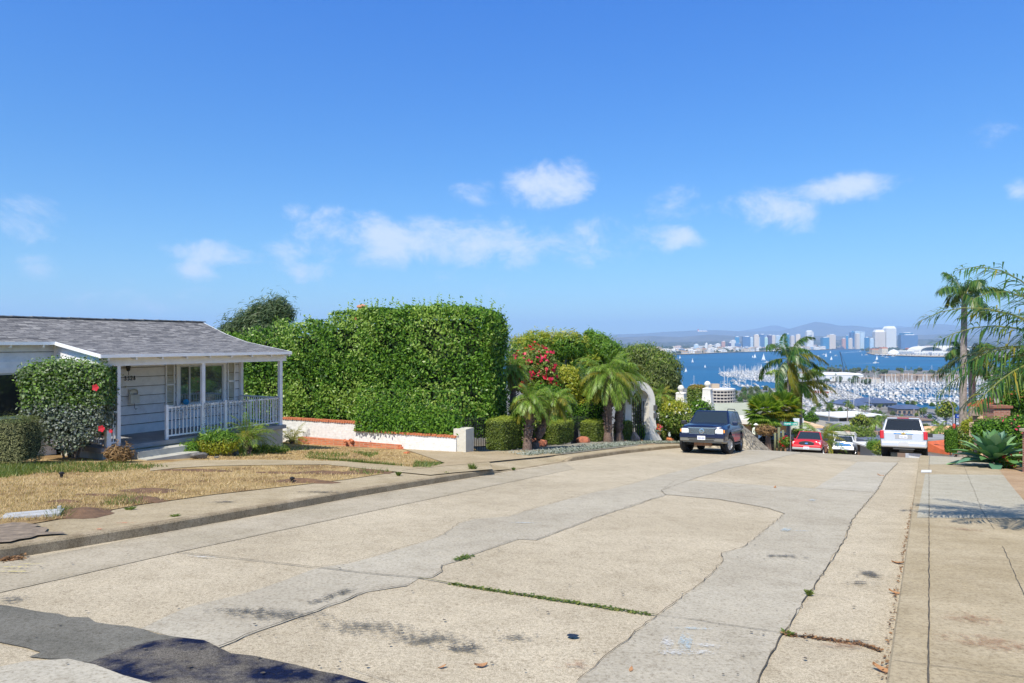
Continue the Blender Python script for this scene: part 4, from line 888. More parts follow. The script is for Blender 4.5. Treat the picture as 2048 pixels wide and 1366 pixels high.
block(1641,1656,773,784,M('ship_blue',(.05,.09,.2),.6,0),'dark blue boat shed in the boatyard','boat_shed',depth=14,up=1.9); block(1625,1642,781,789,mRedH,'red walled shed in the boatyard','boat_shed',depth=12,up=1.9); block(1655,1665,783,789,mRedH,'small red shed right of the red walled one','boat_shed',depth=8,up=1.9)
def hipped(x0, x1, yt, ye, yb, wall, roof, label, depth, rz=0, name='building', up=1.9):
    p0 = sea(x0, yb, up); p1 = sea(x1, yb, up); c = (p0+p1)/2; w = (p1-p0).length; he = (yb-ye)/F*c.y; ht = (yb-yt)/F*c.y
    m = MB(); m.box((0, depth/2, he/2), (w, depth, he)); o = m.build(name, wall, loc=c); o.rotation_euler = (0,0,rz); tag(o, label, 'building'); r = MB(); r.box((0, depth/2, (he+ht)/2), (w*1.06, depth*1.1, ht-he), taper=.45); r.build('roof', roof, o)
    for k in range(6): q = MB(); q.box((-w/2+(k+.5)*w/6, -.05, he*.5), (w*.09, .2, he*.4)); q.build('window', mDeckG, o)
    return o
hipped(1706,1748,804,811,819,mGreyW,mDk,'big dark blue hipped roof hall beside the marina',40,.25,'marina_hall'); hipped(1745,1795,799,806,817,mGreyW,mDk,'long dark roofed hall behind the blue one',36,.1,'marina_hall'); hipped(1796,1850,812,818,831,mBrn,mDk,'dark brown marina hotel with flat roof and many bays',20,-.1,'marina_hotel')
# crane on the island
c = sea(1688, 752, 2); m = MB(); H_ = 48; m.bar((0,0,0), (0,0,12), 3); m.bar((0,0,10), (-8,0,H_), 1.1); m.bar((0,0,12), (4,0,20), .8); m.bar((4,0,20), (-8,0,H_), .4); o = m.build('crane', M('crane_dark', (.04,.06,.09), .6, 0), loc=c); tag(o, 'dark lattice crane rising over the island shore', 'crane')
# round parking garage below on the left
def garage():
    p = P(1448, 806, 640); z0 = p.z; R = 15; m = MB(); root = empty('parking_garage', (p.x, p.y+R, SEA+1.9), 'round cream parking garage with open ribbed storeys', 'garage')
    H_ = (806-778)/F*640; z0 = p.z-(SEA+1.9); m = MB(); m.lathe((0,0,0), [(R*.86,0),(R*.86,z0+H_-1)], 28); m.build('core', M('garage_dark', (.08,.07,.08), .9, .1), root)
    for k in range(5): q = MB(); zz = z0-1+k*H_/4.4; q.lathe((0,0,0), [(R*.86,zz),(R,zz),(R,zz+1.05),(R*.86,zz+1.05)], 32); q.build('storey_band', mPaleW, root)
    q = MB(); 
    for j in range(28): a = 2*math.pi*j/28; q.bar((R*.97*math.cos(a),R*.97*math.sin(a),0), (R*.97*math.cos(a),R*.97*math.sin(a),z0+H_-1), .5)
    q.build('columns', mPaleW, root); q = MB(); q.box((-4,0,z0+H_+1.5), (7,6,5)); q.build('stair_tower', lowm[5], root)
    q = MB(); q.lathe((0,0,0), [(R*.99,z0+H_-1),(R*.99,z0+H_-.4),(0.01,z0+H_-.2)], 28); q.build('roof_deck', mRoofW, root)
garage()
# parking lots full of cars
carcol = [(.02,.02,.025),(.5,.5,.5),(.75,.75,.74),(.12,.13,.15),(.04,.06,.14),(.35,.05,.04),(.25,.26,.28)]
def lowcar(col, i):
    m = MB(); m.box((0,0,.55), (4.5,1.8,.7), 0, taper=.94); m.box((-.2,0,1.15), (2.5,1.6,.6), 1, taper=.72); m.box((-.2,0,1.47), (1.7,1.15,.06), 0)
    for sx in (-1.4, 1.4):
        for sy in (-.82, .82): m.lathe((sx, sy-.1, .32), [(.32,0),(.32,.2)], 8, 2, 'Y')
    return m.build('parked_car', [M('car_paint_%d' % i, col, .3, 0), mDeckG, M('tyre', (.02,.02,.02), .9, 0)])
protoC = [lowcar(c, i) for i, c in enumerate(carcol)]; cname = ['black','silver','white','dark grey','dark blue','red','grey']; fC = [True]*7
def lot(poly, dx, dy, ang, pr, n_max, place):
    W_ = [sea(x, y, 1.9)[:2] for x, y in poly]; cx = sum(p[0] for p in W_)/len(W_); cy = sum(p[1] for p in W_)/len(W_); ca, sa = math.cos(ang), math.sin(ang); k = 0
    for v in np.arange(-120, 120, dy):
        for u in np.arange(-150, 150, dx):
            x, y = cx+u*ca-v*sa, cy+u*sa+v*ca
            if in_poly(x, y, W_) and rng.uniform() < pr and k < n_max:
                i = int(rng.choice(7, p=[.2,.17,.2,.15,.1,.06,.12])); k += 1
                if fC[i]: o = protoC[i]; fC[i] = False
                else: o = protoC[i].copy(); S.collection.objects.link(o)
                o.location = (x, y, SEA+1.95); o.rotation_euler = (0, 0, ang+math.pi/2); tag(o, '%s car %s' % (cname[i], place), 'car', '%s cars %s' % (cname[i], place))
lot([(1790,830),(1862,826),(1880,846),(1800,850)], 3.0, 8, .2, .8, 110, 'in the parking lot before the marina'); lot([(1640,824),(1700,820),(1706,828),(1650,834)], 3.0, 8, .4, .6, 30, 'in the boatyard lot')
lot([(1880,832),(1925,828),(1925,845),(1882,846)], 3.0, 8, .2, .7, 40, 'in the right parking lot')
flat('water', sp_([(1860,851),(1990,846),(2000,872),(1862,873)], 2.2), SEA+2.35, mWater)
for o in list(S.objects):
    if o.name.split('.')[0] in ('motor_boat','motor_yacht','sailboat') and o.location.y < 575: o.location.z = SEA+2.35
# ------------------------------------------------------------------ plant builders
gm = leafmat
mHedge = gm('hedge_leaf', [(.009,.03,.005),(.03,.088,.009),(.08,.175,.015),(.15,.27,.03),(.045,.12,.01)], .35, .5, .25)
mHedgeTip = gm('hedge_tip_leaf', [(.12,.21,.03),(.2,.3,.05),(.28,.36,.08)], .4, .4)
mBox = gm('box_leaf', [(.035,.06,.01),(.09,.13,.018),(.17,.21,.03),(.06,.09,.014)], .3, .5)
mBoxTop = gm('box_top_leaf', [(.2,.24,.03),(.28,.32,.05),(.14,.18,.025)], .35)
mHib = gm('hibiscus_leaf', [(.05,.11,.02),(.12,.22,.035),(.2,.32,.05),(.08,.15,.03)], .3, .4)
mDusty = gm('dusty_leaf', [(.03,.035,.02),(.12,.16,.09),(.33,.36,.33),(.05,.07,.03),(.2,.22,.17)], .15, .7)
mOlive = gm('olive_leaf', [(.035,.06,.015),(.09,.12,.03),(.17,.2,.07),(.12,.16,.04)], .3, .5)
mFern = gm('fern_leaf', [(.03,.08,.01),(.08,.17,.02),(.17,.28,.03),(.12,.22,.03)], .4)
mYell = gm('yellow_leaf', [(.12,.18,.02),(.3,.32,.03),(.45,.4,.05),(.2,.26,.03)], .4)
mMixed = gm('garden_leaf', [(.03,.07,.01),(.1,.17,.02),(.22,.28,.04),(.06,.12,.02),(.3,.3,.1)], .35)
mWind = gm('willowy_leaf', [(.03,.06,.025),(.07,.11,.045),(.13,.17,.08),(.05,.08,.03)], .3)
mPalm = gm('palm_leaf', [(.06,.12,.015),(.12,.21,.025),(.22,.30,.05),(.14,.22,.03)], .35, .4)
mPalmD = gm('palm_leaf_deep', [(.015,.05,.015),(.03,.09,.02),(.07,.14,.03),(.12,.15,.03)], .3, .35)
mPalmY = gm('palm_leaf_yellow', [(.16,.18,.02),(.32,.27,.03),(.22,.2,.03),(.1,.14,.02)], .35)
mRoseL = gm('rosemary_leaf', [(.07,.08,.03),(.15,.16,.06),(.22,.22,.1)], .2, .7)
mDeadL = gm('dead_frond', [(.2,.12,.05),(.35,.22,.1),(.12,.07,.03)], .2, .8)
mFlowR = gm('flower_red', [(.75,.02,.03),(.8,.05,.08),(.6,.01,.03)], .3)
mFlowP = gm('flower_pink', [(.75,.04,.12),(.85,.1,.2)], .3)
mFlowMix = gm('flower_mixed', [(.8,.35,.02),(.75,.05,.03),(.6,.03,.3),(.85,.5,.05),(.5,.02,.25)], .3)
mFlowW = gm('flower_white', [(.7,.7,.65),(.8,.78,.72)], .3)
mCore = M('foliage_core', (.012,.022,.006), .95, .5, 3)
mBark = M('bark_grey', (.22,.17,.13), .9, .4, 9, bump=.8, bscale=30)
mPalmBark = M('palm_bark', (.30,.25,.21), .9, .35, 7, bump=1.0, bscale=22)
mPalmStub = M('palm_stub_bark', (.17,.115,.09), .95, .55, 16, bump=1.0, bscale=30)
def lump(p, k, seed):
    return (np.sin(p[:, 0]*k+seed)+np.sin(p[:, 1]*k*1.3+seed*2)+np.sin(p[:, 2]*k*1.1+seed*3)+.6*np.sin((p[:, 0]+p[:, 2])*k*2.3+seed)+.6*np.sin((p[:, 1]-p[:, 2])*k*2.1+seed*5))/4.2
def shell(dims, n, pw=2.0, thick=.12, k=2.2, amp=.12, seed=1.0, zmin=-1.0):
    """points on a lumpy super-ellipsoid; returns points, outward normals"""
    d = np.array(dims)/2; v = rng.normal(size=(n*2, 3)); v /= np.linalg.norm(v, axis=1, keepdims=True)
    w = np.abs(v)**(1.0); r = (w**pw).sum(1)**(-1/pw); p = v*r[:, None]
    # weight by area: accept more where dims are large
    area = np.abs(v)@np.array([d[1]*d[2], d[0]*d[2], d[0]*d[1]]); keep = rng.uniform(size=len(p)) < area/area.max()*1.0
    p = p[keep]; v = v[keep]; nn = np.sign(p)*np.abs(p)**(pw-1)/d; nn /= np.linalg.norm(nn, axis=1, keepdims=True)+1e-9
    q = p*d; L = lump(q, k, seed); q = q*(1+(L*amp)[:, None]*(min(d)/d))-nn*np.abs(rng.normal(size=(len(q), 1)))*thick+(nn+np.array([0, 0, .5]))*(rng.uniform(size=(len(q), 1))**2*(rng.uniform(size=(len(q), 1)) < .3))*thick*1.0
    m = p[:, 2] > zmin; return q[m], nn[m], L[m]
def bush(label, cat, loc, dims, n, size, mat, name='bush', pw=2.2, thick=.12, k=2.2, amp=.12, rz=0, core=.8, aspect=.5, topmat=None, topz=.75, group=None, nsp=.8, up=.25, fl=None, stems=0, gaps=None, clump=None, cut=None, coremat=None, droop=0, tips=0, zmin=-.98):
    root = empty(name, loc, label, cat, group, rz); seed = rng.uniform(0, 9)
    P_, N_, L_ = shell(dims, n, pw, thick, k, amp, seed, zmin)
    if gaps is not None: m = (lump(P_, gaps[0], seed+7)+rng.normal(size=len(P_))*.12 > gaps[1]) | (rng.uniform(size=len(P_)) < .18); P_, N_, L_ = P_[m], N_[m], L_[m]
    if cut is not None: m = cut(P_); P_, N_, L_ = P_[m], N_[m], L_[m]
    N_ = N_+np.array([0, 0, up]); V = leaves(P_, size, aspect, nrm=N_, nspread=nsp, dirs=N_*.3+np.array([0, 0, .2]), dspread=1.0, droop=droop); V = V+np.array([0, 0, dims[2]/2]); mi = np.zeros(len(V), int); mats = [mat]
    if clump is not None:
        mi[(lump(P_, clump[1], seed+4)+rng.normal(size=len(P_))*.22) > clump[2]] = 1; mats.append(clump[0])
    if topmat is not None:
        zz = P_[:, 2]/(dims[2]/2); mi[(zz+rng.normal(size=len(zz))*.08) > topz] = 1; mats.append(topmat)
    if tips:
        q = rng.choice(len(P_), tips); b = P_[q]+np.array([0, 0, dims[2]/2]); nn = N_[q]; T = []
        for s_ in range(5):
            o_ = nn*.05*s_+np.array([0, 0, .055*s_])+rng.normal(size=b.shape)*.012; T.append(leaves(b+o_, size*.85, aspect, nspread=1))
        T = np.concatenate(T); V = np.concatenate([V, T]); mi = np.concatenate([mi, np.full(len(T), len(mats))]); mats.append(mHedgeTip if topmat is None else topmat)
    quadmesh('foliage', V, 4, mats, root, mi)
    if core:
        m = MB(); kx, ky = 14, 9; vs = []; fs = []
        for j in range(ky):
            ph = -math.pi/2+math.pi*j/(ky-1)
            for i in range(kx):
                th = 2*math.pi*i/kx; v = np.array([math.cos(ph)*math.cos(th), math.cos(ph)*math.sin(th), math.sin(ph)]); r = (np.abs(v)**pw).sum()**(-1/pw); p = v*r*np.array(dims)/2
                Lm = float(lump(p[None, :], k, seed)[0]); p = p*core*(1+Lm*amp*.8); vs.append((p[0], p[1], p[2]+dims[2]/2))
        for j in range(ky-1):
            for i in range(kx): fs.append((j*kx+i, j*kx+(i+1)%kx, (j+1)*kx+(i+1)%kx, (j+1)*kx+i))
        m.add(vs, fs); m.build('dark_core', coremat or mCore, root)  # solid dark core blocks the sky; its colour stands in for shaded depth
    if stems:
        m = MB()
        for i in range(stems): a = rng.uniform(0, 6.28); r = rng.uniform(.05, .3); m.tube([(r*dims[0]*.4*math.cos(a), r*dims[1]*.4*math.sin(a), -.05), (r*dims[0]*math.cos(a+.3), r*dims[1]*math.sin(a+.3), dims[2]*.5)], [.03, .012], 5)
        m.build('stems', mBark, root)
    if fl:
        fn, fsz, fm = fl; q = rng.choice(len(P_), fn); b = P_[q]+N_[q]*.05+np.array([0, 0, dims[2]/2]); quadmesh('flowers', leaves(np.repeat(b, 4, 0)+rng.normal(size=(fn*4, 3))*fsz*.35, fsz, .9, nrm=np.repeat(N_[q], 4, 0), nspread=.7), 4, fm, root)['kind'] = 'stuff'
    return root
def tree(label, loc, h, lumps, n, size, mat, name='tree', cat='tree', trunk=.15, group=None, aspect=.4, lean=(0, 0), core=.6, thick=.25, barkmat=None, amp=.2, droop=0, dirs=None, topmat=None, nsp=.9, k=1.6):
    """lumps: (x,y,z,rx,ry,rz) ellipsoids relative to the base"""
    root = empty(name, loc, label, cat, group); tot = sum((l[3]*l[4]+l[4]*l[5]+l[3]*l[5]) for l in lumps); VV = []; MI = []; m = MB(); t = MB(); cx, cy = lean
    t.tube([(0, 0, -.3), (cx*.3, cy*.3, h*.35), (cx*.8, cy*.8, h*.7)], [trunk, trunk*.8, trunk*.5], 8)
    for l in lumps:
        c = np.array(l[:3]); nn_ = int(n*(l[3]*l[4]+l[4]*l[5]+l[3]*l[5])/tot)
        P_, N_, L_ = shell((2*l[3], 2*l[4], 2*l[5]), max(nn_, 20), 2.0, thick, k, amp, rng.uniform(0, 9)); ok = L_ > -.62; P_, N_ = P_[ok], N_[ok]
        V = leaves(P_, size, aspect, nrm=N_+np.array([0, 0, .3]), nspread=nsp, dirs=(N_*.5 if dirs is None else np.array(dirs)), dspread=.9, droop=droop)+c; VV.append(V)
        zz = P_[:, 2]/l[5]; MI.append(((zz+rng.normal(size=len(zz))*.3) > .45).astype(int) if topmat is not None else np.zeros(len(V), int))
        t.tube([(cx*.6, cy*.6, h*.55), tuple(c*.6+np.array([cx*.3, cy*.3, h*.25])), tuple(c)], [trunk*.5, trunk*.3, trunk*.12], 6)
        if core:
            for i in range(1):
                vs = []; fs = []; kx, ky = 9, 6
                for j in range(ky):
                    ph = -math.pi/2+math.pi*j/(ky-1)
                    for i2 in range(kx): th = 2*math.pi*i2/kx; r = core*rng.uniform(.8, 1.1); vs.append(tuple(c+np.array([l[3]*r*math.cos(ph)*math.cos(th), l[4]*r*math.cos(ph)*math.sin(th), l[5]*r*math.sin(ph)])))
                for j in range(ky-1):
                    for i2 in range(kx): fs.append((j*kx+i2, j*kx+(i2+1)%kx, (j+1)*kx+(i2+1)%kx, (j+1)*kx+i2))
                m.add(vs, fs)
    quadmesh('crown', np.concatenate(VV), 4, [mat]+([topmat] if topmat else []), root, np.concatenate(MI))
    if core: m.build('inner_dark_core', mCore, root)  # dark filler blobs, the crown's inner shade put into their colour
    t.build('trunk', barkmat or mBark, root, smooth=True); return root
def frond(p0, az_, e0, L, droop, wind=(0, 0, 0), nl_=28, ll=.35, lw=.018, hang=.35, seg=14, fwd=.45, plum=.25, start=.15):
    """returns rachis points and leaflet quads (N,4,3)"""
    d = np.array([math.cos(az_)*math.cos(e0), math.sin(az_)*math.cos(e0), math.sin(e0)]); p = np.array(p0, float); pts = [p.copy()]; dr = [d.copy()]
    for i in range(seg):
        u = (i+1)/seg; d = d+np.array([0, 0, -droop/seg*(.5+u)])+np.array(wind)/seg*(.3+u); d /= np.linalg.norm(d); p = p+d*L/seg; pts.append(p.copy()); dr.append(d.copy())
    pts = np.array(pts); dr = np.array(dr); Q = []
    us = np.linspace(start, 1, nl_)
    for u in us:
        x = u*seg; i = min(int(x), seg-1); f = x-i; b = pts[i]*(1-f)+pts[i+1]*f; dd = dr[i]*(1-f)+dr[i+1]*f; s_ = np.cross(dd, [0, 0, 1.0]); s_ /= np.linalg.norm(s_)+1e-6; upv = np.cross(s_, dd)
        l = ll*(math.sin(math.pi*min(1, .12+u*.83))**.6)*rng.uniform(.85, 1.1)
        for sg in (-1, 1):
            q = s_*sg+dd*(fwd+u*.5)+upv*rng.normal()*plum+np.array([0, 0, -hang*.5])+np.array(wind)*.35; q /= np.linalg.norm(q); tip = b+q*l+np.array([0, 0, -hang*l*.6])+np.array(wind)*l*.15; mid = b+q*l*.5+np.array([0, 0, hang*l*.05])
            wv = np.cross(q, upv); wv /= np.linalg.norm(wv)+1e-6; wv = wv*lw*.5; Q.append([b, mid+wv, tip, mid-wv])
    return pts, np.array(Q)
def feather_palm(label, loc, h, tr, nf, L, leafm, name='palm_tree', cat='palm tree', droop=1.2, wind=(0, 0, 0), nl_=26, ll=.3, lw=.02, hang=.4, lean=(0, 0), e_hi=1.25, e_lo=-.3, bark=None, stub=False, group=None, deadn=0, yel=.12, seed=None, azs=None, crownshaft=False, plum=.25, bend=0, rach=.012):
    root = empty(name, loc, label, cat, group); m = MB(); k = 10; top = np.array([lean[0], lean[1], h]); prof = []; n = max(8, int(h*4))
    pts = []; rad = []
    for i in range(n+1):
        u = i/n; pts.append((lean[0]*u**(1+bend), lean[1]*u**(1+bend), h*u-.25*(i == 0))); r = tr*(1.15-.3*u)*(1+(.12*math.sin(i*2.6)+.1*rng.normal() if stub else .02*math.sin(i*3))); rad.append(r*(1.25 if i == 0 else 1))
    m.tube(pts, rad, k)
    if stub:
        for i in range(int(n*7)):
            u = rng.uniform(.15, 1.02); a = rng.uniform(0, 6.28); b = np.array([lean[0]*u, lean[1]*u, h*u]); o_ = np.array([math.cos(a), math.sin(a), .0]); m.bar(b+o_*tr*.7, b+o_*tr*(1.35+.3*u)+np.array([0, 0, tr*.7]), tr*.35, tr*.2)
    m.build('trunk', bark or (mPalmStub if stub else mPalmBark), root, smooth=not stub)
    Q = []; MI = []; R = MB()
    for i in range(nf):
        f = i/max(1, nf-1); a = i*2.39996+rng.normal()*.25 if azs is None else azs[i]; e = e_hi+(e_lo-e_hi)*f+rng.normal()*.12; LL = L*rng.uniform(.85, 1.08)*(1 if f > .15 else .8)
        p, q = frond(top+np.array([math.cos(a), math.sin(a), 0])*tr*.4, a, e, LL, droop*rng.uniform(.8, 1.2), wind, nl_, ll, lw, hang, plum=plum); Q.append(q); y = rng.uniform() < yel*(.4+1.3*f); MI += [1 if y else 0]*len(q); R.tube([tuple(x) for x in p[::2]], [rach*1.6, rach*1.3, rach*1.1, rach*.9, rach*.7, rach*.5, rach*.4, rach*.3][:len(p[::2])], 4)
    quadmesh('fronds', np.concatenate(Q), 4, [leafm, mPalmY], root, MI); R.build('frond_ribs', M('rib_green', (.18,.2,.05), .6, .2, 5), root)
    if deadn:
        D = []
        for i in range(deadn): a = rng.uniform(0, 6.28); p, q = frond(top-np.array([0, 0, .1]), a, -.7, L*.6, 1.0, (0, 0, 0), 12, ll*.8, lw, .8); D.append(q)
        quadmesh('dead_fronds', np.concatenate(D), 4, mDeadL, root)
    return root
def fan_palm(label, loc, h, tr, nf, R_l, leafm, name='fan_palm', cat='palm tree', lean=(0, 0), group=None, nseg=16, wseg=.05, e_lo=-.6, dead=.2):
    root = empty(name, loc, label, cat, group); m = MB(); m.tube([(0, 0, -.3), (lean[0]*.3, lean[1]*.3, h*.4), (lean[0], lean[1], h)], [tr*1.2, tr, tr*.95], 9); m.build('trunk', mPalmStub, root, smooth=True)
    Q = []; MI = []; top = np.array([lean[0], lean[1], h]); RB = MB()
    for i in range(nf):
        f = i/(nf-1); a = i*2.39996; e = 1.3+(e_lo-1.3)*f+rng.normal()*.1; d = np.array([math.cos(a)*math.cos(e), math.sin(a)*math.cos(e), math.sin(e)]); pl = R_l*.55; c = top+d*pl; RB.bar(top, c, .02)
        s_ = np.cross(d, [0, 0, 1.0]); s_ /= np.linalg.norm(s_)+1e-6; n_ = np.cross(s_, d); yel = rng.uniform() < dead*f*1.5; rl = R_l*.62
        for j in range(nseg):
            b = (-1+2*j/(nseg-1))*2.0; q = d*math.cos(b)+s_*math.sin(b)*1.0+n_*.15*math.cos(b*2); q /= np.linalg.norm(q); tip = c+q*rl*rng.uniform(.85, 1.05)*(1-.18*abs(b)/2)+np.array([0, 0, -.12*rl]); mid = c+q*rl*.55; wv = np.cross(q, n_); wv = wv/(np.linalg.norm(wv)+1e-6)*wseg*.5; Q.append([c, mid+wv, tip, mid-wv]); MI.append(1 if yel else 0)
    quadmesh('fronds', np.array(Q), 4, [leafm, mPalmY], root, MI); RB.build('frond_stalks', M('rib_green', (.18,.2,.05)), root); return root
def rock(label, loc, r, mat, name='rock', cat='rock', sc=(1, .8, .7), seed=0):
    bm = bmesh.new(); bmesh.ops.create_icosphere(bm, subdivisions=3, radius=r); r2 = random.Random(seed)
    pl = [Vector((r2.gauss(0, 1), r2.gauss(0, 1), r2.gauss(0, 1))).normalized() for _ in range(11)]; cut = [r*r2.uniform(.55, .9) for _ in pl]
    for v in bm.verts:
        for n_, c_ in zip(pl, cut):
            dd = v.co.dot(n_)
            if dd > c_: v.co -= n_*(dd-c_)
        v.co = Vector((v.co.x*sc[0], v.co.y*sc[1], v.co.z*sc[2]))
    me = bpy.data.meshes.new(name); bm.to_mesh(me); bm.free(); me.materials.append(mat); o = bpy.data.objects.new(name, me); o.location = loc; S.collection.objects.link(o); tag(o, label, cat); return o
# ------------------------------------------------------------------ the white bungalow
HA = (-10.5, 18.2); HZ = EYE-2.78; HRZ = math.atan2(DY, DX)
mWhite = M('white_paint', (.80,.80,.80), .6, .06, 5, dirt=.25); mTrim = M('white_trim', (.86,.86,.85), .5, .05, 6, dirt=.12); mCream = M('cream_shutter', (.64,.60,.46), .6, .08, 8)
mFound = M('foundation', (.46,.45,.38), .9, .2, 3, bump=.3); mPorchF = M('porch_floor', (.28,.28,.28), .8, .2, 2)
def shingles():
    m, nt, b = newmat('roof_shingles'); t = nd(nt, 'ShaderNodeTexCoord'); v = t.outputs['Object']
    mp = nd(nt, 'ShaderNodeMapping', {0: v}); mp.inputs['Scale'].default_value = (1, 1, 1)
    br = nd(nt, 'ShaderNodeTexBrick', {'Vector': mp.outputs[0], 'Color1': (.10,.10,.105,1), 'Color2': (.30,.295,.29,1), 'Mortar': (.035,.035,.04,1), 'Scale': 1.0, 'Mortar Size': .006, 'Mortar Smooth': .3, 'Bias': -.1, 'Brick Width': .26, 'Row Height': .085})
    br.offset = .37; br.offset_frequency = 3; br.squash = 1.0
    n1 = nd(nt, 'ShaderNodeTexNoise', {'Vector': v, 'Scale': 5, 'Detail': 8, 'Roughness': .7}); c = mixc(nt, 1, br.outputs[0], ramp(nt, n1.outputs[0], [(.3, (.65,.65,.68)), (.7, (1.3,1.27,1.22))]), 'MULTIPLY')
    nt.links.new(c, b.inputs['Base Color']); b.inputs['Roughness'].default_value = .9; bp = nd(nt, 'ShaderNodeBump', {'Height': br.outputs['Fac'], 'Strength': .9, 'Distance': -.02}); nt.links.new(bp.outputs[0], b.inputs['Normal']); return m
mShing = shingles()
def mirror_glass(name, tint, met=.55):
    m, nt, b = newmat(name); b.inputs['Base Color'].default_value = (*tint, 1); b.inputs['Metallic'].default_value = met; b.inputs['Roughness'].default_value = .03; b.inputs['Specular IOR Level'].default_value = .8; return m
mHGlass = mirror_glass('window_glass', (.34,.38,.4), .75); mDGlass = mirror_glass('dark_window_glass', (.05,.06,.065), .5)
house = empty('bungalow', (HA[0], HA[1], HZ), 'white clapboard bungalow with grey shingle roof and railed front porch', 'house', rz=HRZ)
def siding(s0, s1, b, z0, z1, ex=.285, name='siding', par=house):
    m = MB(); z = z0
    while z < z1-.02:
        zt = min(z+ex, z1); m.add([(s0,b-.032,z),(s1,b-.032,z),(s1,b-.006,zt),(s0,b-.006,zt),(s0,b,z),(s1,b,z)], [(0,1,2,3),(0,4,5,1)], 0); m.box(((s0+s1)/2, b-.026, zt-.002), (s1-s0, .016, .016), 1); z += ex  # dark strips at the board laps: shadow lines put in as colour
    m.box(((s0+s1)/2, b+.05, (z0+z1)/2), (s1-s0, .1, z1-z0)); return m.build(name, [mWhite, M('board_shadow_line', (.10,.085,.07), .9, .3, 5)], par)
PF = .0
siding(-.45, 5.33, 2.1, PF, 2.72)                        # porch wall
siding(-14, -.45, 2.3, -.35, 2.85)                       # wing wall
m = MB(); m.box((5.38, 5.6, .9), (.1, 7.2, 3.6)); m.box((-4.3, 9.1, .9), (19.4, .1, 3.6)); m.box((-14.05, 5.7, .9), (.1, 7.0, 3.6)); m.build('wall', mWhite, house)
for c_ in (((5.35, 2.09, 1.3), (.09, .13, 2.6)), ((-.47, 2.2, 1.35), (.1, .16, 2.9))): m = MB(); m.box(*c_); m.build('corner_board', mTrim, house)
# gable-like infill on the left end of the porch
m = MB(); m.add([(-.44,-.02,2.30),(-.44,2.3,2.30),(-.44,2.3,2.80),(-.44,-.02,2.44),(-.50,-.02,2.30),(-.50,2.3,2.30),(-.50,2.3,2.80),(-.50,-.02,2.44)], [(0,1,2,3),(7,6,5,4),(0,4,5,1),(3,2,6,7),(0,3,7,4)]); m.box((-.515, 1.2, 2.56), (.02, 2.2, .012)); m.build('end_panel', mWhite, house)
m = MB(); m.box((-.47, 1.15, 2.235), (.12, 2.3, .15)); m.box((2.52, 0, 2.255), (6.06, .12, .25)); m.box((5.47, 1.05, 2.235), (.1, 2.0, .2)); m.build('porch_beam', mTrim, house)
# roof
prof = [(-.35,2.44),(1.95,2.77),(3.05,3.04),(4.45,3.50),(9.6,2.40)]
m = MB(); th = .07
def roofpiece(s0, s1, pr):
    for (b0, z0), (b1, z1) in zip(pr[:-1], pr[1:]):
        m.add([(s0,b0,z0),(s1,b0,z0),(s1,b1,z1),(s0,b1,z1),(s0,b0,z0-th),(s1,b0,z0-th),(s1,b1,z1-th),(s0,b1,z1-th)], [(0,1,2,3),(7,6,5,4),(0,4,5,1),(1,5,6,2),(3,2,6,7),(0,3,7,4)])
roofpiece(-.62, 5.50, prof[:2]); roofpiece(-14.5, 5.50, prof[1:]); m.build('roof', mShing, house)
m = MB(); r_ = random.Random(2)
for i in range(77): s = -14.3+i*.26; m.box((s, 4.45, 3.512+r_.uniform(-.006,.01)), (.27, .22, .03), rot=Matrix.Rotation(R_(2.5), 3, 'Y'))
m.build('ridge_caps', M('ridge_grey', (.30,.29,.27), .9, .2, 6), house)
m = MB(); m.box((2.44, -.365, 2.40), (6.16, .022, .085)); m.box((-7.56, 1.93, 2.73), (13.9, .022, .085))
for s in (-.635, 5.515):
    for (b0, z0), (b1, z1) in zip(prof[:-1], prof[1:]):
        if s < 0 and b0 > 1: continue
        m.add([(s-.011,b0,z0+.004),(s+.011,b0,z0+.004),(s+.011,b1,z1+.004),(s-.011,b1,z1+.004),(s-.011,b0,z0-.09),(s+.011,b0,z0-.09),(s+.011,b1,z1-.09),(s-.011,b1,z1-.09)], [(0,1,2,3),(7,6,5,4),(0,4,5,1),(1,5,6,2),(3,2,6,7),(0,3,7,4)])
m.build('fascia', mTrim, house)
m = MB()
for i in range(9): s = -.42+i*.735; m.bar((s,-.33,2.335),(s,1.9,2.66), .05, .09)
for i in range(18): s = -.9-i*.78; m.bar((s,1.97,2.66),(s,3.0,2.9), .05, .09)
m.build('rafter_tails', mTrim, house)
m = MB(); m.box((2.5, 1.0, 2.52), (5.9, 2.2, .02), rot=Matrix.Rotation(R_(8.2), 3, 'X')); m.build('porch_ceiling', mWhite, house)
# porch floor, foundation, steps
m = MB(); m.box((2.5, .98, -.06), (6.0, 2.2, .12)); m.build('porch_floor', mPorchF, house)
m = MB(); m.box((2.5, 1.02, -.75), (5.84, 2.1, 1.26)); m.box((-7.2, 2.36, -.75), (13.5, .14, .8)); m.build('foundation', mFound, house)
m = MB(); m.box((.95, -.33, -.33), (1.45, .42, .34)); m.build('porch_step', M('step_concrete', (.42,.41,.36), .85, .15, 3), house); m = MB(); m.box((.98, -.74, -.48), (1.52, .42, .32)); m.build('porch_step', M('step_concrete', (.42,.41,.36)), house)
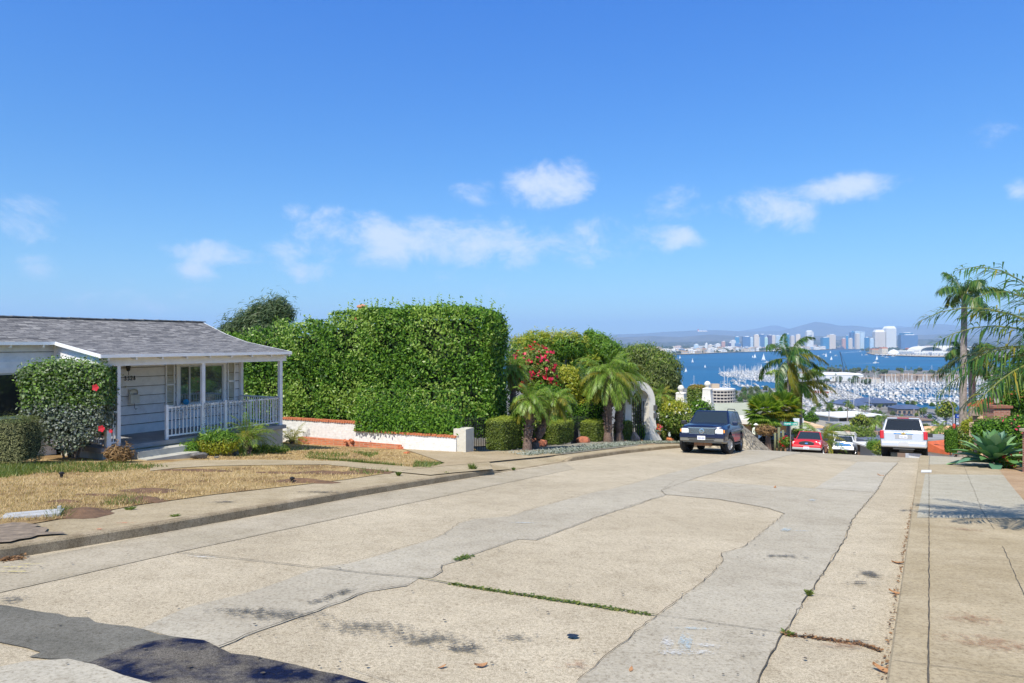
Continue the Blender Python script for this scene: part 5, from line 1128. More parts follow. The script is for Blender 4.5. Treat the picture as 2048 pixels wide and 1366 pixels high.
# posts
def post(s, b, z1=2.14, w=.09, z0=0): m = MB(); m.box((s, b, (z0+z1)/2), (w, w, z1-z0)); return m.build('porch_post', mTrim, house)
post(-.27, 0, w=.12); post(.0, .0); post(2.49, 0, w=.10); post(5.34, 0, w=.11); 
for s, b in ((1.36, 0), (3.26, 0)): post(s, b, .98, .075)
def rail(a, b, z0=.10, z1=.90, gap=.105, lean=0):
    m = MB(); a = Vector((*a, 0)); b = Vector((*b, 0)); L = (b-a).length; n = int(L/gap)
    m.bar(a+Vector((0,0,z1)), b+Vector((0,0,z1)), .045, .05); m.bar(a+Vector((0,0,z0)), b+Vector((0,0,z0)), .04, .04)
    for i in range(1, n): p = a.lerp(b, i/n); m.bar(p+Vector((0,0,z0)), p+Vector((0,0,z1)), .022)
    return m.build('railing', mTrim, house)
rail((1.40, 0), (2.44, 0)); rail((2.54, 0), (3.22, 0)); rail((3.30, 0), (5.28, 0)); rail((5.34, .06), (5.34, 2.0)); rail((-.21, 0), (-.05, 0), z1=.9, gap=.07); rail((-.42, .06), (-.42, 2.1))
# window, shutters, door of the porch
def window(s0, s1, z0, z1, b, glass, mull=(), sash=.045, trim=.11, name='window', head=0, double=None):
    m = MB(); y = b-.055
    for sx in (s0-trim/2, s1+trim/2): m.box((sx, y, (z0+z1)/2), (trim, .05, z1-z0+.02))
    m.box(((s0+s1)/2, y-.004, z1+trim/2), (s1-s0+2*trim+.04, .06, trim)); w = m.build('window', mTrim, house)
    q = MB(); q.box(((s0+s1)/2, b-.038, (z0+z1)/2), (s1-s0, .01, z1-z0)); q.build('pane', glass, w)
    q = MB(); q.box(((s0+s1)/2, y-.03, z0-.03), (s1-s0+2*trim+.08, .13, .055)); q.build('sill', mTrim, w)
    q = MB()
    for (x0, x1, zz0, zz1) in ((s0,s0+sash,z0,z1),(s1-sash,s1,z0,z1),(s0,s1,z0,z0+sash),(s0,s1,z1-sash,z1)): q.box(((x0+x1)/2, b-.052, (zz0+zz1)/2), (x1-x0, .02, zz1-zz0))
    for s in mull: q.box((s, b-.054, (z0+z1)/2), (.055, .024, z1-z0))
    q.build('sash', M('sash_grey', (.55,.58,.58), .5, 0), w); return w
window(3.07, 4.66, .76, 2.0, 2.1, mHGlass, mull=(3.42,)); window(-4.2, -1.27, .76, 1.95, 2.3, mDGlass, mull=(), trim=.16)
m = MB(); m.box((-2.7, 2.245, 2.17), (3.3, .03, .16)); m.build('window_header', mTrim, house)
def shutter(s0, s1, z0, z1, b=2.1):
    m = MB(); y = b-.06
    for x0, x1, a, c in ((s0,s0+.04,z0,z1),(s1-.04,s1,z0,z1),(s0,s1,z0,z0+.05),(s0,s1,z1-.05,z1),(s0,s1,(z0+z1)/2-.02,(z0+z1)/2+.03)): m.box(((x0+x1)/2, y, (a+c)/2), (x1-x0, .035, c-a), 0)
    n = 30
    for i in range(n): z = z0+.05+(z1-z0-.1)*(i+.5)/n; m.box(((s0+s1)/2, y+.004, z), (s1-s0-.07, .012, .024), 1, rot=Matrix.Rotation(R_(35), 3, 'X'))
    m.build('shutter', [mTrim, mCream], house)
shutter(2.60, 2.90, .72, 2.1); shutter(4.82, 5.12, .72, 2.1)
m = MB(); m.box((.5, 2.05, 1.03), (.9, .05, 2.02)); d_ = m.build('door', M('door_brown', (.16,.07,.045), .6, .2, 4), house); m = MB(); m.lathe((.86, 2.0, .98), [(.028,-.03),(.035,0),(.02,.03)], 8, 0, 'Y'); m.build('handle', M('brass', (.6,.45,.2), .3, 0, metal=1), d_)
m = MB()
for s, w in ((.0,.09),(1.0,.09)): m.box((s, 2.04, 1.05), (w, .06, 2.1))
m.box((.5, 2.04, 2.12), (1.1, .06, .1)); m.build('door_frame', mTrim, house)
# number 3328, lantern, bell
mBlk = M('black_iron', (.012,.012,.012), .5, 0)
SEG = {'3': [(0,1,.55,1),(.55,1,.25,.58),(.25,.58,.55,.45),(.55,.45,.6,.2),(.6,.2,.3,0),(.3,0,0,.12)], '2': [(0,.8,.15,1),(.15,1,.5,.95),(.5,.95,.55,.7),(.55,.7,0,0),(0,0,.62,.05)], '8': [(.3,.52,.55,.75),(.55,.75,.3,1),(.3,1,.05,.75),(.05,.75,.3,.52),(.3,.52,.6,.25),(.6,.25,.3,0),(.3,0,0,.25),(0,.25,.3,.52)]}
for i, ch in enumerate('3328'):
    m = MB(); x0 = 1.315+i*.092; z0 = 1.615
    for a in SEG[ch]: m.bar((x0+a[0]*.085, 2.05, z0+a[1]*.125), (x0+a[2]*.085, 2.05, z0+a[3]*.125), .016, .016)
    m.build('house_number', mBlk, house)
m = MB(); m.bar((1.36,2.06,2.12),(1.36,1.93,2.14), .02); m.lathe((1.36,1.93,1.98), [(.02,-.09),(.05,-.06),(.07,.06),(.03,.12),(.01,.14)], 8); m.bar((1.37,1.93,1.9),(1.37,1.93,1.78), .012); m.build('porch_lantern', mBlk, house)
m = MB(); m.box((1.365,2.05,1.42), (.03,.02,.075)); m.build('door_bell', mCream, house)
# mailbox on the wall
mb = empty('mailbox', (0,0,0), 'cream metal mailbox hung on the porch wall below the number 3328', 'mailbox', rz=HRZ)
def hpt(s, b, z): return Vector((HA[0]+DX*s-DY*b, HA[1]+DY*s+DX*b, HZ+z))
mb.location = hpt(1.56, 2.04, .92)
m = MB(); m.box((0,-.07,.12), (.27,.13,.25)); m.box((0,-.005,.33), (.25,.012,.2)); m.build('box', M('mailbox_cream', (.66,.62,.52), .5, .1, 12), mb); m = MB(); m.tube([(-.12,-.03,.26),(-.11,-.05,.38),(0,-.05,.42),(.11,-.05,.38),(.12,-.03,.26)], .014, 6); m.build('scroll', M('mailbox_tan', (.5,.42,.3), .5, 0), mb)
m = MB(); m.box((0,-.1,.25), (.28,.1,.02)); m.build('lid', M('mailbox_cream', (.66,.62,.52)), mb); m = MB(); m.tube([(.02,-.06,.0),(.02,-.06,-.14),(.05,-.07,-.19),(.09,-.07,-.16)], .008, 5); m.build('paper_hook', mBlk, mb)
m = MB(); m.box((.06,-.03,.27), (.1,.02,.05)); m.build('letter', M('letter_grey', (.3,.32,.36), .8, 0), mb)
ball = MB(); ball.lathe((0,0,0), [(.001,-.1),(.06,-.08),(.1,0),(.06,.08),(.001,.1)], 12); o = ball.build('ball', M('ball_blue', (.03,.3,.6), .4, 0), smooth=True, loc=hpt(3.2, 1.9, .84)); tag(o, 'small bright blue ball at the foot of the porch window', 'ball')
# light strings hung over the railing
V = []
for (s0, b0, s1, b1, n) in ((1.42,-.04,2.44,-.04,16), (2.5,-.07,2.5,.05,6), (2.54,-.04,3.2,-.04,12), (3.3,-.04,5.3,-.04,34), (5.38,.1,5.38,2.0,10)):
    for i in range(n):
        u = rng.uniform(); p = np.array(hpt(s0+(s1-s0)*u, b0+(b1-b0)*u-.01, .93)); L = rng.uniform(.08, .5) if rng.uniform() > .15 else .75
        for j in range(int(L/.022)): V.append(p+np.array([rng.normal()*.012, rng.normal()*.012, -.022*j]))
    for i in range(n*3): u = rng.uniform(); V.append(np.array(hpt(s0+(s1-s0)*u, b0+(b1-b0)*u, .93+rng.normal()*.02)))
o = quadmesh('string_lights', leaves(V, .04, .5), 4, gm('string_white', [(.75,.73,.7),(.45,.42,.4),(.12,.11,.12)], .1)); tag(o, 'tangled white icicle light strings hanging over the porch railing', 'string lights')
# ------------------------------------------------------------------ white garden wall with brick cap, pillar, broken brick planter
def mortar_brick(name, c1, c2, mort, bw=.2, rh=.067):
    m, nt, b = newmat(name); t = nd(nt, 'ShaderNodeTexCoord'); s_ = nd(nt, 'ShaderNodeSeparateXYZ', {0: t.outputs['Object']}); a = nd(nt, 'ShaderNodeMath', {0: s_.outputs[0], 1: s_.outputs[1]}, operation='ADD'); cb = nd(nt, 'ShaderNodeCombineXYZ', {0: a.outputs[0], 1: s_.outputs[2]})
    br = nd(nt, 'ShaderNodeTexBrick', {'Vector': cb.outputs[0], 'Color1': (*c1,1), 'Color2': (*c2,1), 'Mortar': (*mort,1), 'Scale': 1, 'Mortar Size': .008, 'Brick Width': bw, 'Row Height': rh})
    n1 = nd(nt, 'ShaderNodeTexNoise', {'Vector': t.outputs['Object'], 'Scale': 9, 'Detail': 6}); nt.links.new(mixc(nt, 1, br.outputs[0], ramp(nt, n1.outputs[0], [(.3,(.85,.85,.84)),(.7,(1.08,1.08,1.08))]), 'MULTIPLY'), b.inputs['Base Color']); b.inputs['Roughness'].default_value = .9
    bp = nd(nt, 'ShaderNodeBump', {'Height': br.outputs['Fac'], 'Strength': .3, 'Distance': -.005}); nt.links.new(bp.outputs[0], b.inputs['Normal']); return m
mBrickW = mortar_brick('brick_whitewashed', (.74,.73,.70), (.78,.77,.75), (.70,.69,.66)); mBrickR = mortar_brick('brick_red', (.46,.13,.055), (.6,.22,.1), (.42,.3,.22)); mStucco = M('stucco_cream', (.60,.57,.48), .9, .1, 4, bump=.8, bscale=50)
wl0 = hit(915, 905, 0); wl1d = 28.5; wl1 = Vector(((565-1024)/F*wl1d, wl1d, 0)); wmid = Vector(((722-1024)/F*26.6, 26.6, 0)); 
wallr = empty('garden_wall', (wl0.x, wl0.y, wl0.z), 'low whitewashed brick wall with red brick cap below the tall hedge', 'wall')
def wseg(a, b, zt, zb, th=.22, cap=True):
    a = Vector((a.x-wl0.x, a.y-wl0.y, 0)); b = Vector((b.x-wl0.x, b.y-wl0.y, 0)); m = MB(); d = (b-a); L = d.length; an = math.atan2(d.y, d.x); c = (a+b)/2; m.box((c.x, c.y, (zt+zb)/2-wl0.z), (L, th, zt-zb), rot=an); m.build('wall_face', mBrickW, wallr)
    if cap:
        m = MB(); r_ = random.Random(4); n = int(L/.115)
        for i in range(n): p = a.lerp(b, (i+.5)/n); m.box((p.x, p.y, zt+.035-wl0.z+r_.uniform(-.006,.006)), (.10, th+.08+r_.uniform(-.02,.02), .07), rot=an+r_.uniform(-.02,.02))
        m.build('brick_cap', M('brick_cap', (.50,.16,.07), .85, .35, 14, bump=.4), wallr)
zA = EYE-(868-683)/F*25.4; wseg(Vector(((712-1024)/F*26.4, 26.4, 0)), Vector((wl0.x, wl0.y, 0)), zA, wl0.z-.3); wseg(wl1, Vector(((738-1024)/F*26.7, 26.7, 0)), zA+.22, wl0.z-.6, .24)
pl = MB(); pl.box((.19,.2,.42), (.5,.62,1.1), rot=-.42); po = pl.build('pillar', mStucco, loc=(wl0.x+.02, wl0.y, wl0.z-.12)); tag(po, 'cream stucco pillar at the end of the low white wall', 'pillar')
bp0 = hit(806, 899, 0); pr = empty('brick_planter', bp0, 'low broken red brick planter edge in front of the white wall', 'planter wall'); a = Vector((0,0,0)); b = P(600, 884, 27.5)-bp0; m = MB(); d = b-a; 
m.box((d.x/2, d.y/2, .02), (math.hypot(d.x, d.y), .25, .34), rot=math.atan2(d.y, d.x)); m.build('brick_course', mBrickR, pr); m = MB()
for i in range(5): m.box((-.05-.02*i, .05*i-.12, .02+.07*(i%3)), (.2,.1,.065), rot=.3*i)
m.build('broken_bricks', M('brick_cap', (.5,.16,.07)), pr)
for x, y, l in [(690,882,'loose red brick lying on the planter edge before the wall'),(703,881,'second loose red brick, tilted beside the other on the planter edge'),(794,887,'small brick piece on the end of the broken planter'),(813,906,'brick fragment on the lawn below the broken planter')]:
    c = P(x, y, 26.2 if y < 890 else 24.6); 
    if y > 900: c = hit(x, y, .03)
    m = MB(); m.box((0,0,0), (.2,.1,.07)); o = m.build('loose_brick', M('brick_cap', (.5,.16,.07)), loc=c); o.rotation_euler = (.2, .3, x); tag(o, l, 'brick')
# ------------------------------------------------------------------ planting of the left lot
hd0 = P(1000, 880, 26.2); hd1 = P(432, 870, 31.0); hc = (hd0+hd1)/2; hl = (hd1-hd0).length+.3; hr = math.atan2((hd0-hd1).y, (hd0-hd1).x)
zb = EYE-(875-683)/F*26-.1; ztop = EYE+(683-612)/F*27.5; hh = ztop-zb
def hcut(P_):
    u = P_[:, 0]/(hl/2); top = hh/2*(1-.0*u)-np.where(u < .35, (.35-u)*.95, 0)-np.where(u > .85, (u-.88)*1.3, 0)+.12*np.sin(P_[:, 0]*1.7)+.10*np.sin(P_[:, 0]*4.3)+.06*np.sin(P_[:, 0]*9.7); return P_[:, 2] < top
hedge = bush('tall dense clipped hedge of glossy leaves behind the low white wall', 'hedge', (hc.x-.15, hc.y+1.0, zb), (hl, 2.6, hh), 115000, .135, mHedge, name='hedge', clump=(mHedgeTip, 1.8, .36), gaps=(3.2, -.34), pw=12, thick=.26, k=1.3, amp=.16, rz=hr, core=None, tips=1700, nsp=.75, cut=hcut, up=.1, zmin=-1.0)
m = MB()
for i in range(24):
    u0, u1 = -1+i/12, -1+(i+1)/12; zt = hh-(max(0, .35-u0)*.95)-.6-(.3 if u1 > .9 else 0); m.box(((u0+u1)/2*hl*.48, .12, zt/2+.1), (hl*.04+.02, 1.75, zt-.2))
m.build('dark_core', mCore, hedge)  # dark filler blocks, painted as the shade seen through the leaf gaps
# drooping shoots over the wall cap
lower = []
for i in range(5200):
    u = rng.uniform(); p = P(712+u*205, 868, 26.2-1.5*u); lower.append((p.x+rng.normal()*.05+.02, p.y+.06-abs(rng.normal())*.12, zA+.03+min(1.6, rng.exponential()*.42)))
quadmesh('lower_shoots', leaves(np.array(lower)-np.array((hc.x-.15, hc.y+1.0, zb)), .12, .5, nrm=(0,-1,.4), nspread=.8)@np.array(Matrix.Rotation(hr, 3, 'Z')), 4, mHedge, hedge)
# hibiscus, rosemary, shrubs at the house
mHibM = gm('hibiscus_mid', [(.03,.07,.01),(.11,.2,.03),(.2,.24,.14),(.03,.06,.02),(.18,.3,.04)], .25, .5)
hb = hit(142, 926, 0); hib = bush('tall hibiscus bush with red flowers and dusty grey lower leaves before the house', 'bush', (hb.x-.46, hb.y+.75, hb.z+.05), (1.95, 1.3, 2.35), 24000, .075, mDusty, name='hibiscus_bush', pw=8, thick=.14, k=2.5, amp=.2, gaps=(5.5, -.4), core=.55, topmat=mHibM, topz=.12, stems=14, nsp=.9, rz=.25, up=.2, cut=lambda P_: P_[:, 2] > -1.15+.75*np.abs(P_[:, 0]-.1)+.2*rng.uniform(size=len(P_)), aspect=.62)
P_, N_, L_ = shell((2.0,1.35,2.4), 5200, 7, .1, 2.5, .22, 3); ok = P_[:, 2]+.5*L_ > .45; quadmesh('green_shoots', leaves(P_[ok]+np.array([0,0,1.2]), .1, .6, nrm=N_[ok]+np.array([0,0,.6])), 4, mHib, hib)
def bloom(px, py, Y, r, mat, label):
    c = P(px, py, Y); V = []
    for j in range(5):
        a = 2*math.pi*j/5; d = np.array([math.cos(a), -.35, math.sin(a)]); s_ = np.array([-math.sin(a), 0, math.cos(a)])*.45; V.append([np.zeros(3), (d*.7+s_)*r, d*1.05*r, (d*.7-s_)*r])
    o = quadmesh('petals', V, 4, mat, hib); o.location = c-hib.location; o.parent = hib; return o
hib_inv = Matrix.Rotation(-.25, 3, 'Z')
for a in ((192,775,16.05,.085,mFlowR),(204,857,16.2,.085,mFlowR),(222,862,16.4,.05,mFlowR)):
    o = bloom(*a, ''); o.location = hib_inv @ o.location; o.rotation_euler = (0,0,-.25); o.name = 'flower'
rb = hit(8, 934, 0); bush('clipped rosemary like shrub at the left edge of the lawn', 'shrub', (rb.x-.1, rb.y+.5, rb.z), (1.0,1.0,1.12), 8000, .05, mRoseL, name='shrub', pw=5, thick=.08, aspect=.22, core=.85, up=.9, nsp=.5, topmat=mOlive, topz=.8)
def at(px, py, off=0): return hit(px, py, off)
c = at(238, 926); bush('dead reddish brown fern at the porch corner beside the steps', 'dead plant', c, (.62,.5,.42), 1500, .11, mDeadL, name='dead_fern', thick=.15, core=0, aspect=.25)
def ppt(px, b=-.35, up=0):
    k = (px-1024)/F; s_ = ((HA[0]-DY*b)-k*(HA[1]+DX*b))/(k*DY-DX); x = HA[0]+DX*s_-DY*b; y = HA[1]+DY*s_+DX*b; return Vector((x, y, gz(x, y)+LO+up))
c = ppt(430, -.7); bush('yellow green leafy shrub by the porch, right of the steps', 'shrub', (c.x,c.y+.2,c.z), (1.25,.7,.75), 2600, .11, mYell, name='shrub', thick=.2, core=.5, aspect=.25, topmat=mFern, topz=.2)
c = ppt(380, -.5); bush('small spiky green plant right beside the porch steps', 'plant', c, (.5,.4,.42), 600, .2, mFern, name='plant', thick=.1, core=0, aspect=.1, up=.6)
c = ppt(510, -.3); bush('low green ground cover along the right end of the porch', 'ground plant', (c.x,c.y,c.z-.05), (2.2,.5,.32), 2200, .1, mMixed, name='ground_plant', thick=.1, core=.5, aspect=.3)
c = ppt(496, -.6); feather_palm('small young palm with arching fronds before the porch railing', (c.x,c.y,c.z-.02), .5, .09, 26, .95, mPalm, name='young_palm', nl_=24, ll=.22, lw=.018, droop=1.6, stub=True, e_hi=1.35, e_lo=.15)
c = at(584, 888); feather_palm('small yellowish young palm before the white wall', (c.x,c.y,c.z), .12, .08, 16, .9, mPalmY, name='young_palm', nl_=22, ll=.2, lw=.02, droop=1.5, stub=True, e_hi=1.3, e_lo=.3)
rock('dark grey mossy lump of stone on the lawn by the porch plants', ppt(398, -1.25, .08), .22, M('stone_dark', (.13,.125,.12), .95, .5, 14, bump=1), 'stone', 'stone', (1.2,.7,.55), 3); rock('small dark stone right of the large grey one', ppt(434, -1.3, .03), .08, M('stone_dark', (.13,.125,.12)), 'stone', 'stone', (1.2,.7,.5), 5); rock('dark stone at the foot of the young palm', ppt(470, -.8, .06), .12, M('stone_dark', (.13,.125,.12)), 'stone', 'stone', (1,.7,.9), 9)
c = at(850, 903); weed(853, 900, .16, .4, 60, 0, 'thin weed at the foot of the white wall'); weed(895, 903, .3, .25, 120, 0, 'dry tuft of weed at the foot of the white wall by the pillar', mDry)
# windswept tree and the neighbour's chimney behind the hedge
def wtree(px, py, Y, lumps, n, label, wd=(.85,0,.55)):
    b = P(px, py, Y); g = float(G(b.x, b.y)); return tree(label, (b.x, b.y, g), b.z-g, [(l[0], l[1], l[2]+b.z-g, l[3], l[4], l[5]) for l in lumps], n, .34, mWind, name='windswept_tree', aspect=.13, core=.3, thick=.5, trunk=.18, dirs=wd, amp=.12, k=1.1)
wtree(520, 665, 38, [(-1.9,0,-.1,.7,.6,.4),(-1.2,0,.2,.9,.8,.55),(-.5,0,.6,.9,.8,.65),(-.1,0,1.1,.6,.5,.5),(.5,0,.9,.9,.8,.8),(1.0,0,1.35,.6,.6,.65),(1.35,0,1.0,.6,.6,.6),(.3,0,0,1.5,1.2,.8)], 15000, 'windswept tree with fine grey green foliage behind the hedge')
c = P(722, 640, 36); m = MB(); m.box((0,0,-1.1), (1.0,.7,2.2)); ch = m.build('chimney', mWhite, loc=c); tag(ch, 'white chimney with terracotta pot rising behind the tall hedge', 'chimney'); m = MB(); m.box((0,0,.06), (1.15,.85,.12)); m.box((0,0,.2),(.9,.6,.12)); m.build('brick_crown', M('brick_cap', (.5,.16,.07)), ch)
m = MB(); m.lathe((.05,0,.26), [(.2,0),(.24,.1),(.18,.16),(.25,.26),(.18,.34),(.28,.42),(.26,.5),(.05,.58)], 12); m.build('chimney_pot', M('terracotta', (.55,.25,.15), .8, .15, 6), ch)
# ------------------------------------------------------------------ vehicles
mTyre = M('tyre_rubber', (.018,.018,.018), .85, .2, 30); mRim = M('rim_alloy', (.55,.55,.56), .3, 0, metal=.8); mBlkP = M('black_trim', (.02,.02,.022), .5, 0); mUnder = M('underbody', (.012,.012,.012), .9, 0)
mChrome = M('chrome', (.75,.75,.76), .15, 0, metal=1); mLamp = M('lamp_clear', (.72,.74,.74), .15, 0, coat=.6); mRedL = M('lamp_red', (.55,.015,.01), .25, 0, coat=.8); mAmb = M('lamp_amber', (.8,.3,.03), .3, 0); mPlate = M('plate_white', (.75,.76,.78), .5, 0); mPlTxt = M('plate_marks', (.08,.1,.3), .6, 0)
def carglass(name, c): 
    if name in MATS: return MATS[name]
    m, nt, b = newmat(name); b.inputs['Base Color'].default_value = (*c, 1); b.inputs['Roughness'].default_value = .04; b.inputs['Specular IOR Level'].default_value = .9; b.inputs['Metallic'].default_value = .25; return m
mCG = carglass('car_glass', (.03,.045,.06)); mCGd = carglass('privacy_glass', (.012,.016,.022))
def paint(name, col, metal=.3):
    if name in MATS: return MATS[name]
    m, nt, b = newmat(name); b.inputs['Base Color'].default_value = (*col, 1); b.inputs['Metallic'].default_value = metal; b.inputs['Roughness'].default_value = .32; b.inputs['Coat Weight'].default_value = .5; b.inputs['Coat Roughness'].default_value = .04; return m
def subd(o, lv=2):
    md = o.modifiers.new('s', 'SUBSURF'); md.levels = lv; md.render_levels = lv
def ringbody(st, name, mats, par, cut=None, bevel=.03):
    """st: stations (x, halfwidth, z_bottom, z_belt, z_top, top halfwidth)"""
    m = MB(); vs = []
    for x, w, zb, zm, zt, wt in st:
        half = [(0, zb), (w*.9, zb), (w*.985, zb+.10), (w, zb+(zm-zb)*.55), (w*.985, zm), (wt, zt-.015), (wt*.55, zt+.012), (0, zt+.018)]
        ring = [(x, y, z) for y, z in half]+[(x, -y, z) for y, z in half[-2:0:-1]]; vs += ring
    n = 14; fs = []
    for i in range(len(st)-1):
        for j in range(n): fs.append((i*n+j, i*n+(j+1)%n, (i+1)*n+(j+1)%n, (i+1)*n+j))
    fs += [tuple(range(n)), tuple((len(st)-1)*n+j for j in range(n))[::-1]]; m.add(vs, fs)
    o = m.build(name, mats, par, smooth='all')
    if cut:
        bpy.context.view_layer.update(); me = o.data
        for (cx, cz, r) in cut:
            c = MB(); c.lathe((cx, -2, cz), [(r, 0), (r, 4)], 28, 0, 'Y'); co = c.build('cutter', mats[0]); bo = o.modifiers.new('b', 'BOOLEAN'); bo.operation = 'DIFFERENCE'; bo.object = co; bo.solver = 'EXACT'
            par_ = o.parent; o.parent = None; bpy.context.view_layer.update(); dg = bpy.context.evaluated_depsgraph_get(); nm = bpy.data.meshes.new_from_object(o.evaluated_get(dg)); o.modifiers.remove(bo); o.data = nm; bpy.data.objects.remove(co); o.parent = par_
        o.data.polygons.foreach_set('use_smooth', [True]*len(o.data.polygons))
    try: o.data.set_sharp_from_angle(angle=R_(38))
    except Exception: pass
    return o
def wheel(par, x, y, r, w, steer=0, spokes=6, rim=.62):
    sgn = 1 if y > 0 else -1; t = MB(); pf = [(r*rim, -w/2), (r*.93, -w/2), (r, -w*.36), (r, w*.36), (r*.93, w/2), (r*rim, w/2)]; t.lathe((0, 0, 0), pf+[pf[0]], 28, 0, 'Y'); o = t.build('wheel', mTyre, par, smooth='all'); o.data.set_sharp_from_angle(angle=R_(40)); o.location = (x, y, r); o.rotation_euler = (0, 0, steer)
    q = MB(); q.lathe((0, sgn*w*.28, 0), [(r*rim*.98, 0), (r*rim, .02*sgn), (r*rim*.9, .03*sgn), (r*rim*.86, -.03*sgn)], 24, 0, 'Y'); q.lathe((0, sgn*w*.3, 0), [(r*.14, -.02), (r*.14, .02)], 12, 0, 'Y')
    for k in range(spokes): a = 2*math.pi*k/spokes+.2; q.bar((r*.1*math.cos(a), sgn*w*.3, r*.1*math.sin(a)), (r*rim*.92*math.cos(a), sgn*w*.26, r*rim*.92*math.sin(a)), .07, .03, up=(0, 1, 0))
    q.build('rim', mRim, o); z = MB(); z.lathe((0, -sgn*w*.1, 0), [(r*rim*.97, 0), (r*rim*.97, .02)], 20, 0, 'Y'); z.build('brake', mUnder, o); return o
def bil(c, u, v): return (c[0]*(1-u)+c[1]*u)*(1-v)+(c[3]*(1-u)+c[2]*u)*v
def panel(par, name, c, u0, u1, v0, v1, mat, out=.006, shrink=0):
    """pane lying on the quad c (4 corners), given in its own u,v range"""
    c = [Vector(p) for p in c]; n = (c[1]-c[0]).cross(c[3]-c[0]).normalized(); m = MB(); q = [bil(c, u, v) for u, v in ((u0, v0), (u1, v0), (u1, v1), (u0, v1))]
    m.add([p+n*out for p in q]+[p-n*.012 for p in q], [(0,1,2,3),(7,6,5,4),(0,4,5,1),(1,5,6,2),(2,6,7,3),(3,7,4,0)]); return m.build(name, mat, par)
def plate(par, x, z, face=1, w=.32, h=.16, dark=False):
    m = MB(); m.box((0,0,0), (.012, w, h)); o = m.build('licence_plate', mPlate, par); o.location = (x, 0, z); q = MB()
    for i in range(7): q.box((face*.008, -w*.36+i*w*.12, -.01), (.004, w*.075, h*(.34 if i != 3 else .2)))
    q.build('plate_marks', mPlTxt, o); return o
def cabin(par, base, top, mat, name='cabin'):
    """base/top: (x_front, x_rear, halfwidth, z)"""
    xf, xr, w, z = base; tf, tr_, tw, tz = top; m = MB(); C = [(xf, w*.96, z), (xf, -w*.96, z), (xr, -w, z), (xr, w, z), (tf, tw*.95, tz), (tf, -tw*.95, tz), (tr_, -tw, tz), (tr_, tw, tz)]
    m.add(C, [(0,1,5,4), (1,2,6,5), (2,3,7,6), (3,0,4,7), (4,5,6,7), (3,2,1,0)]); o = m.build(name, mat, par); b = o.modifiers.new('bev', 'BEVEL'); b.width = .06; b.segments = 3
    for p in o.data.polygons: p.use_smooth = True
    return o, [Vector(c) for c in C]
def setcar(root, x, y, heading, wb=2.8, off=RO):
    """heading: direction of travel in the plane (radians from +X); tilt to the slope"""
    z = gz(x, y)+off; dx, dy = math.cos(heading), math.sin(heading); zf = gz(x+dx*wb/2, y+dy*wb/2)+off; zr = gz(x-dx*wb/2, y-dy*wb/2)+off; f = Vector((dx*wb, dy*wb, zf-zr)).normalized()
    l = Vector((-dy, dx, 0)); zl = gz(x-dy*.8, y+dx*.8); zr2 = gz(x+dy*.8, y-dx*.8); l = Vector((-dy*1.6, dx*1.6, zl-zr2)).normalized(); u = f.cross(l).normalized(); l = u.cross(f)
    root.matrix_world = Matrix(((f.x, l.x, u.x, x), (f.y, l.y, u.y, y), (f.z, l.z, u.z, (zf+zr)/2), (0, 0, 0, 1)))
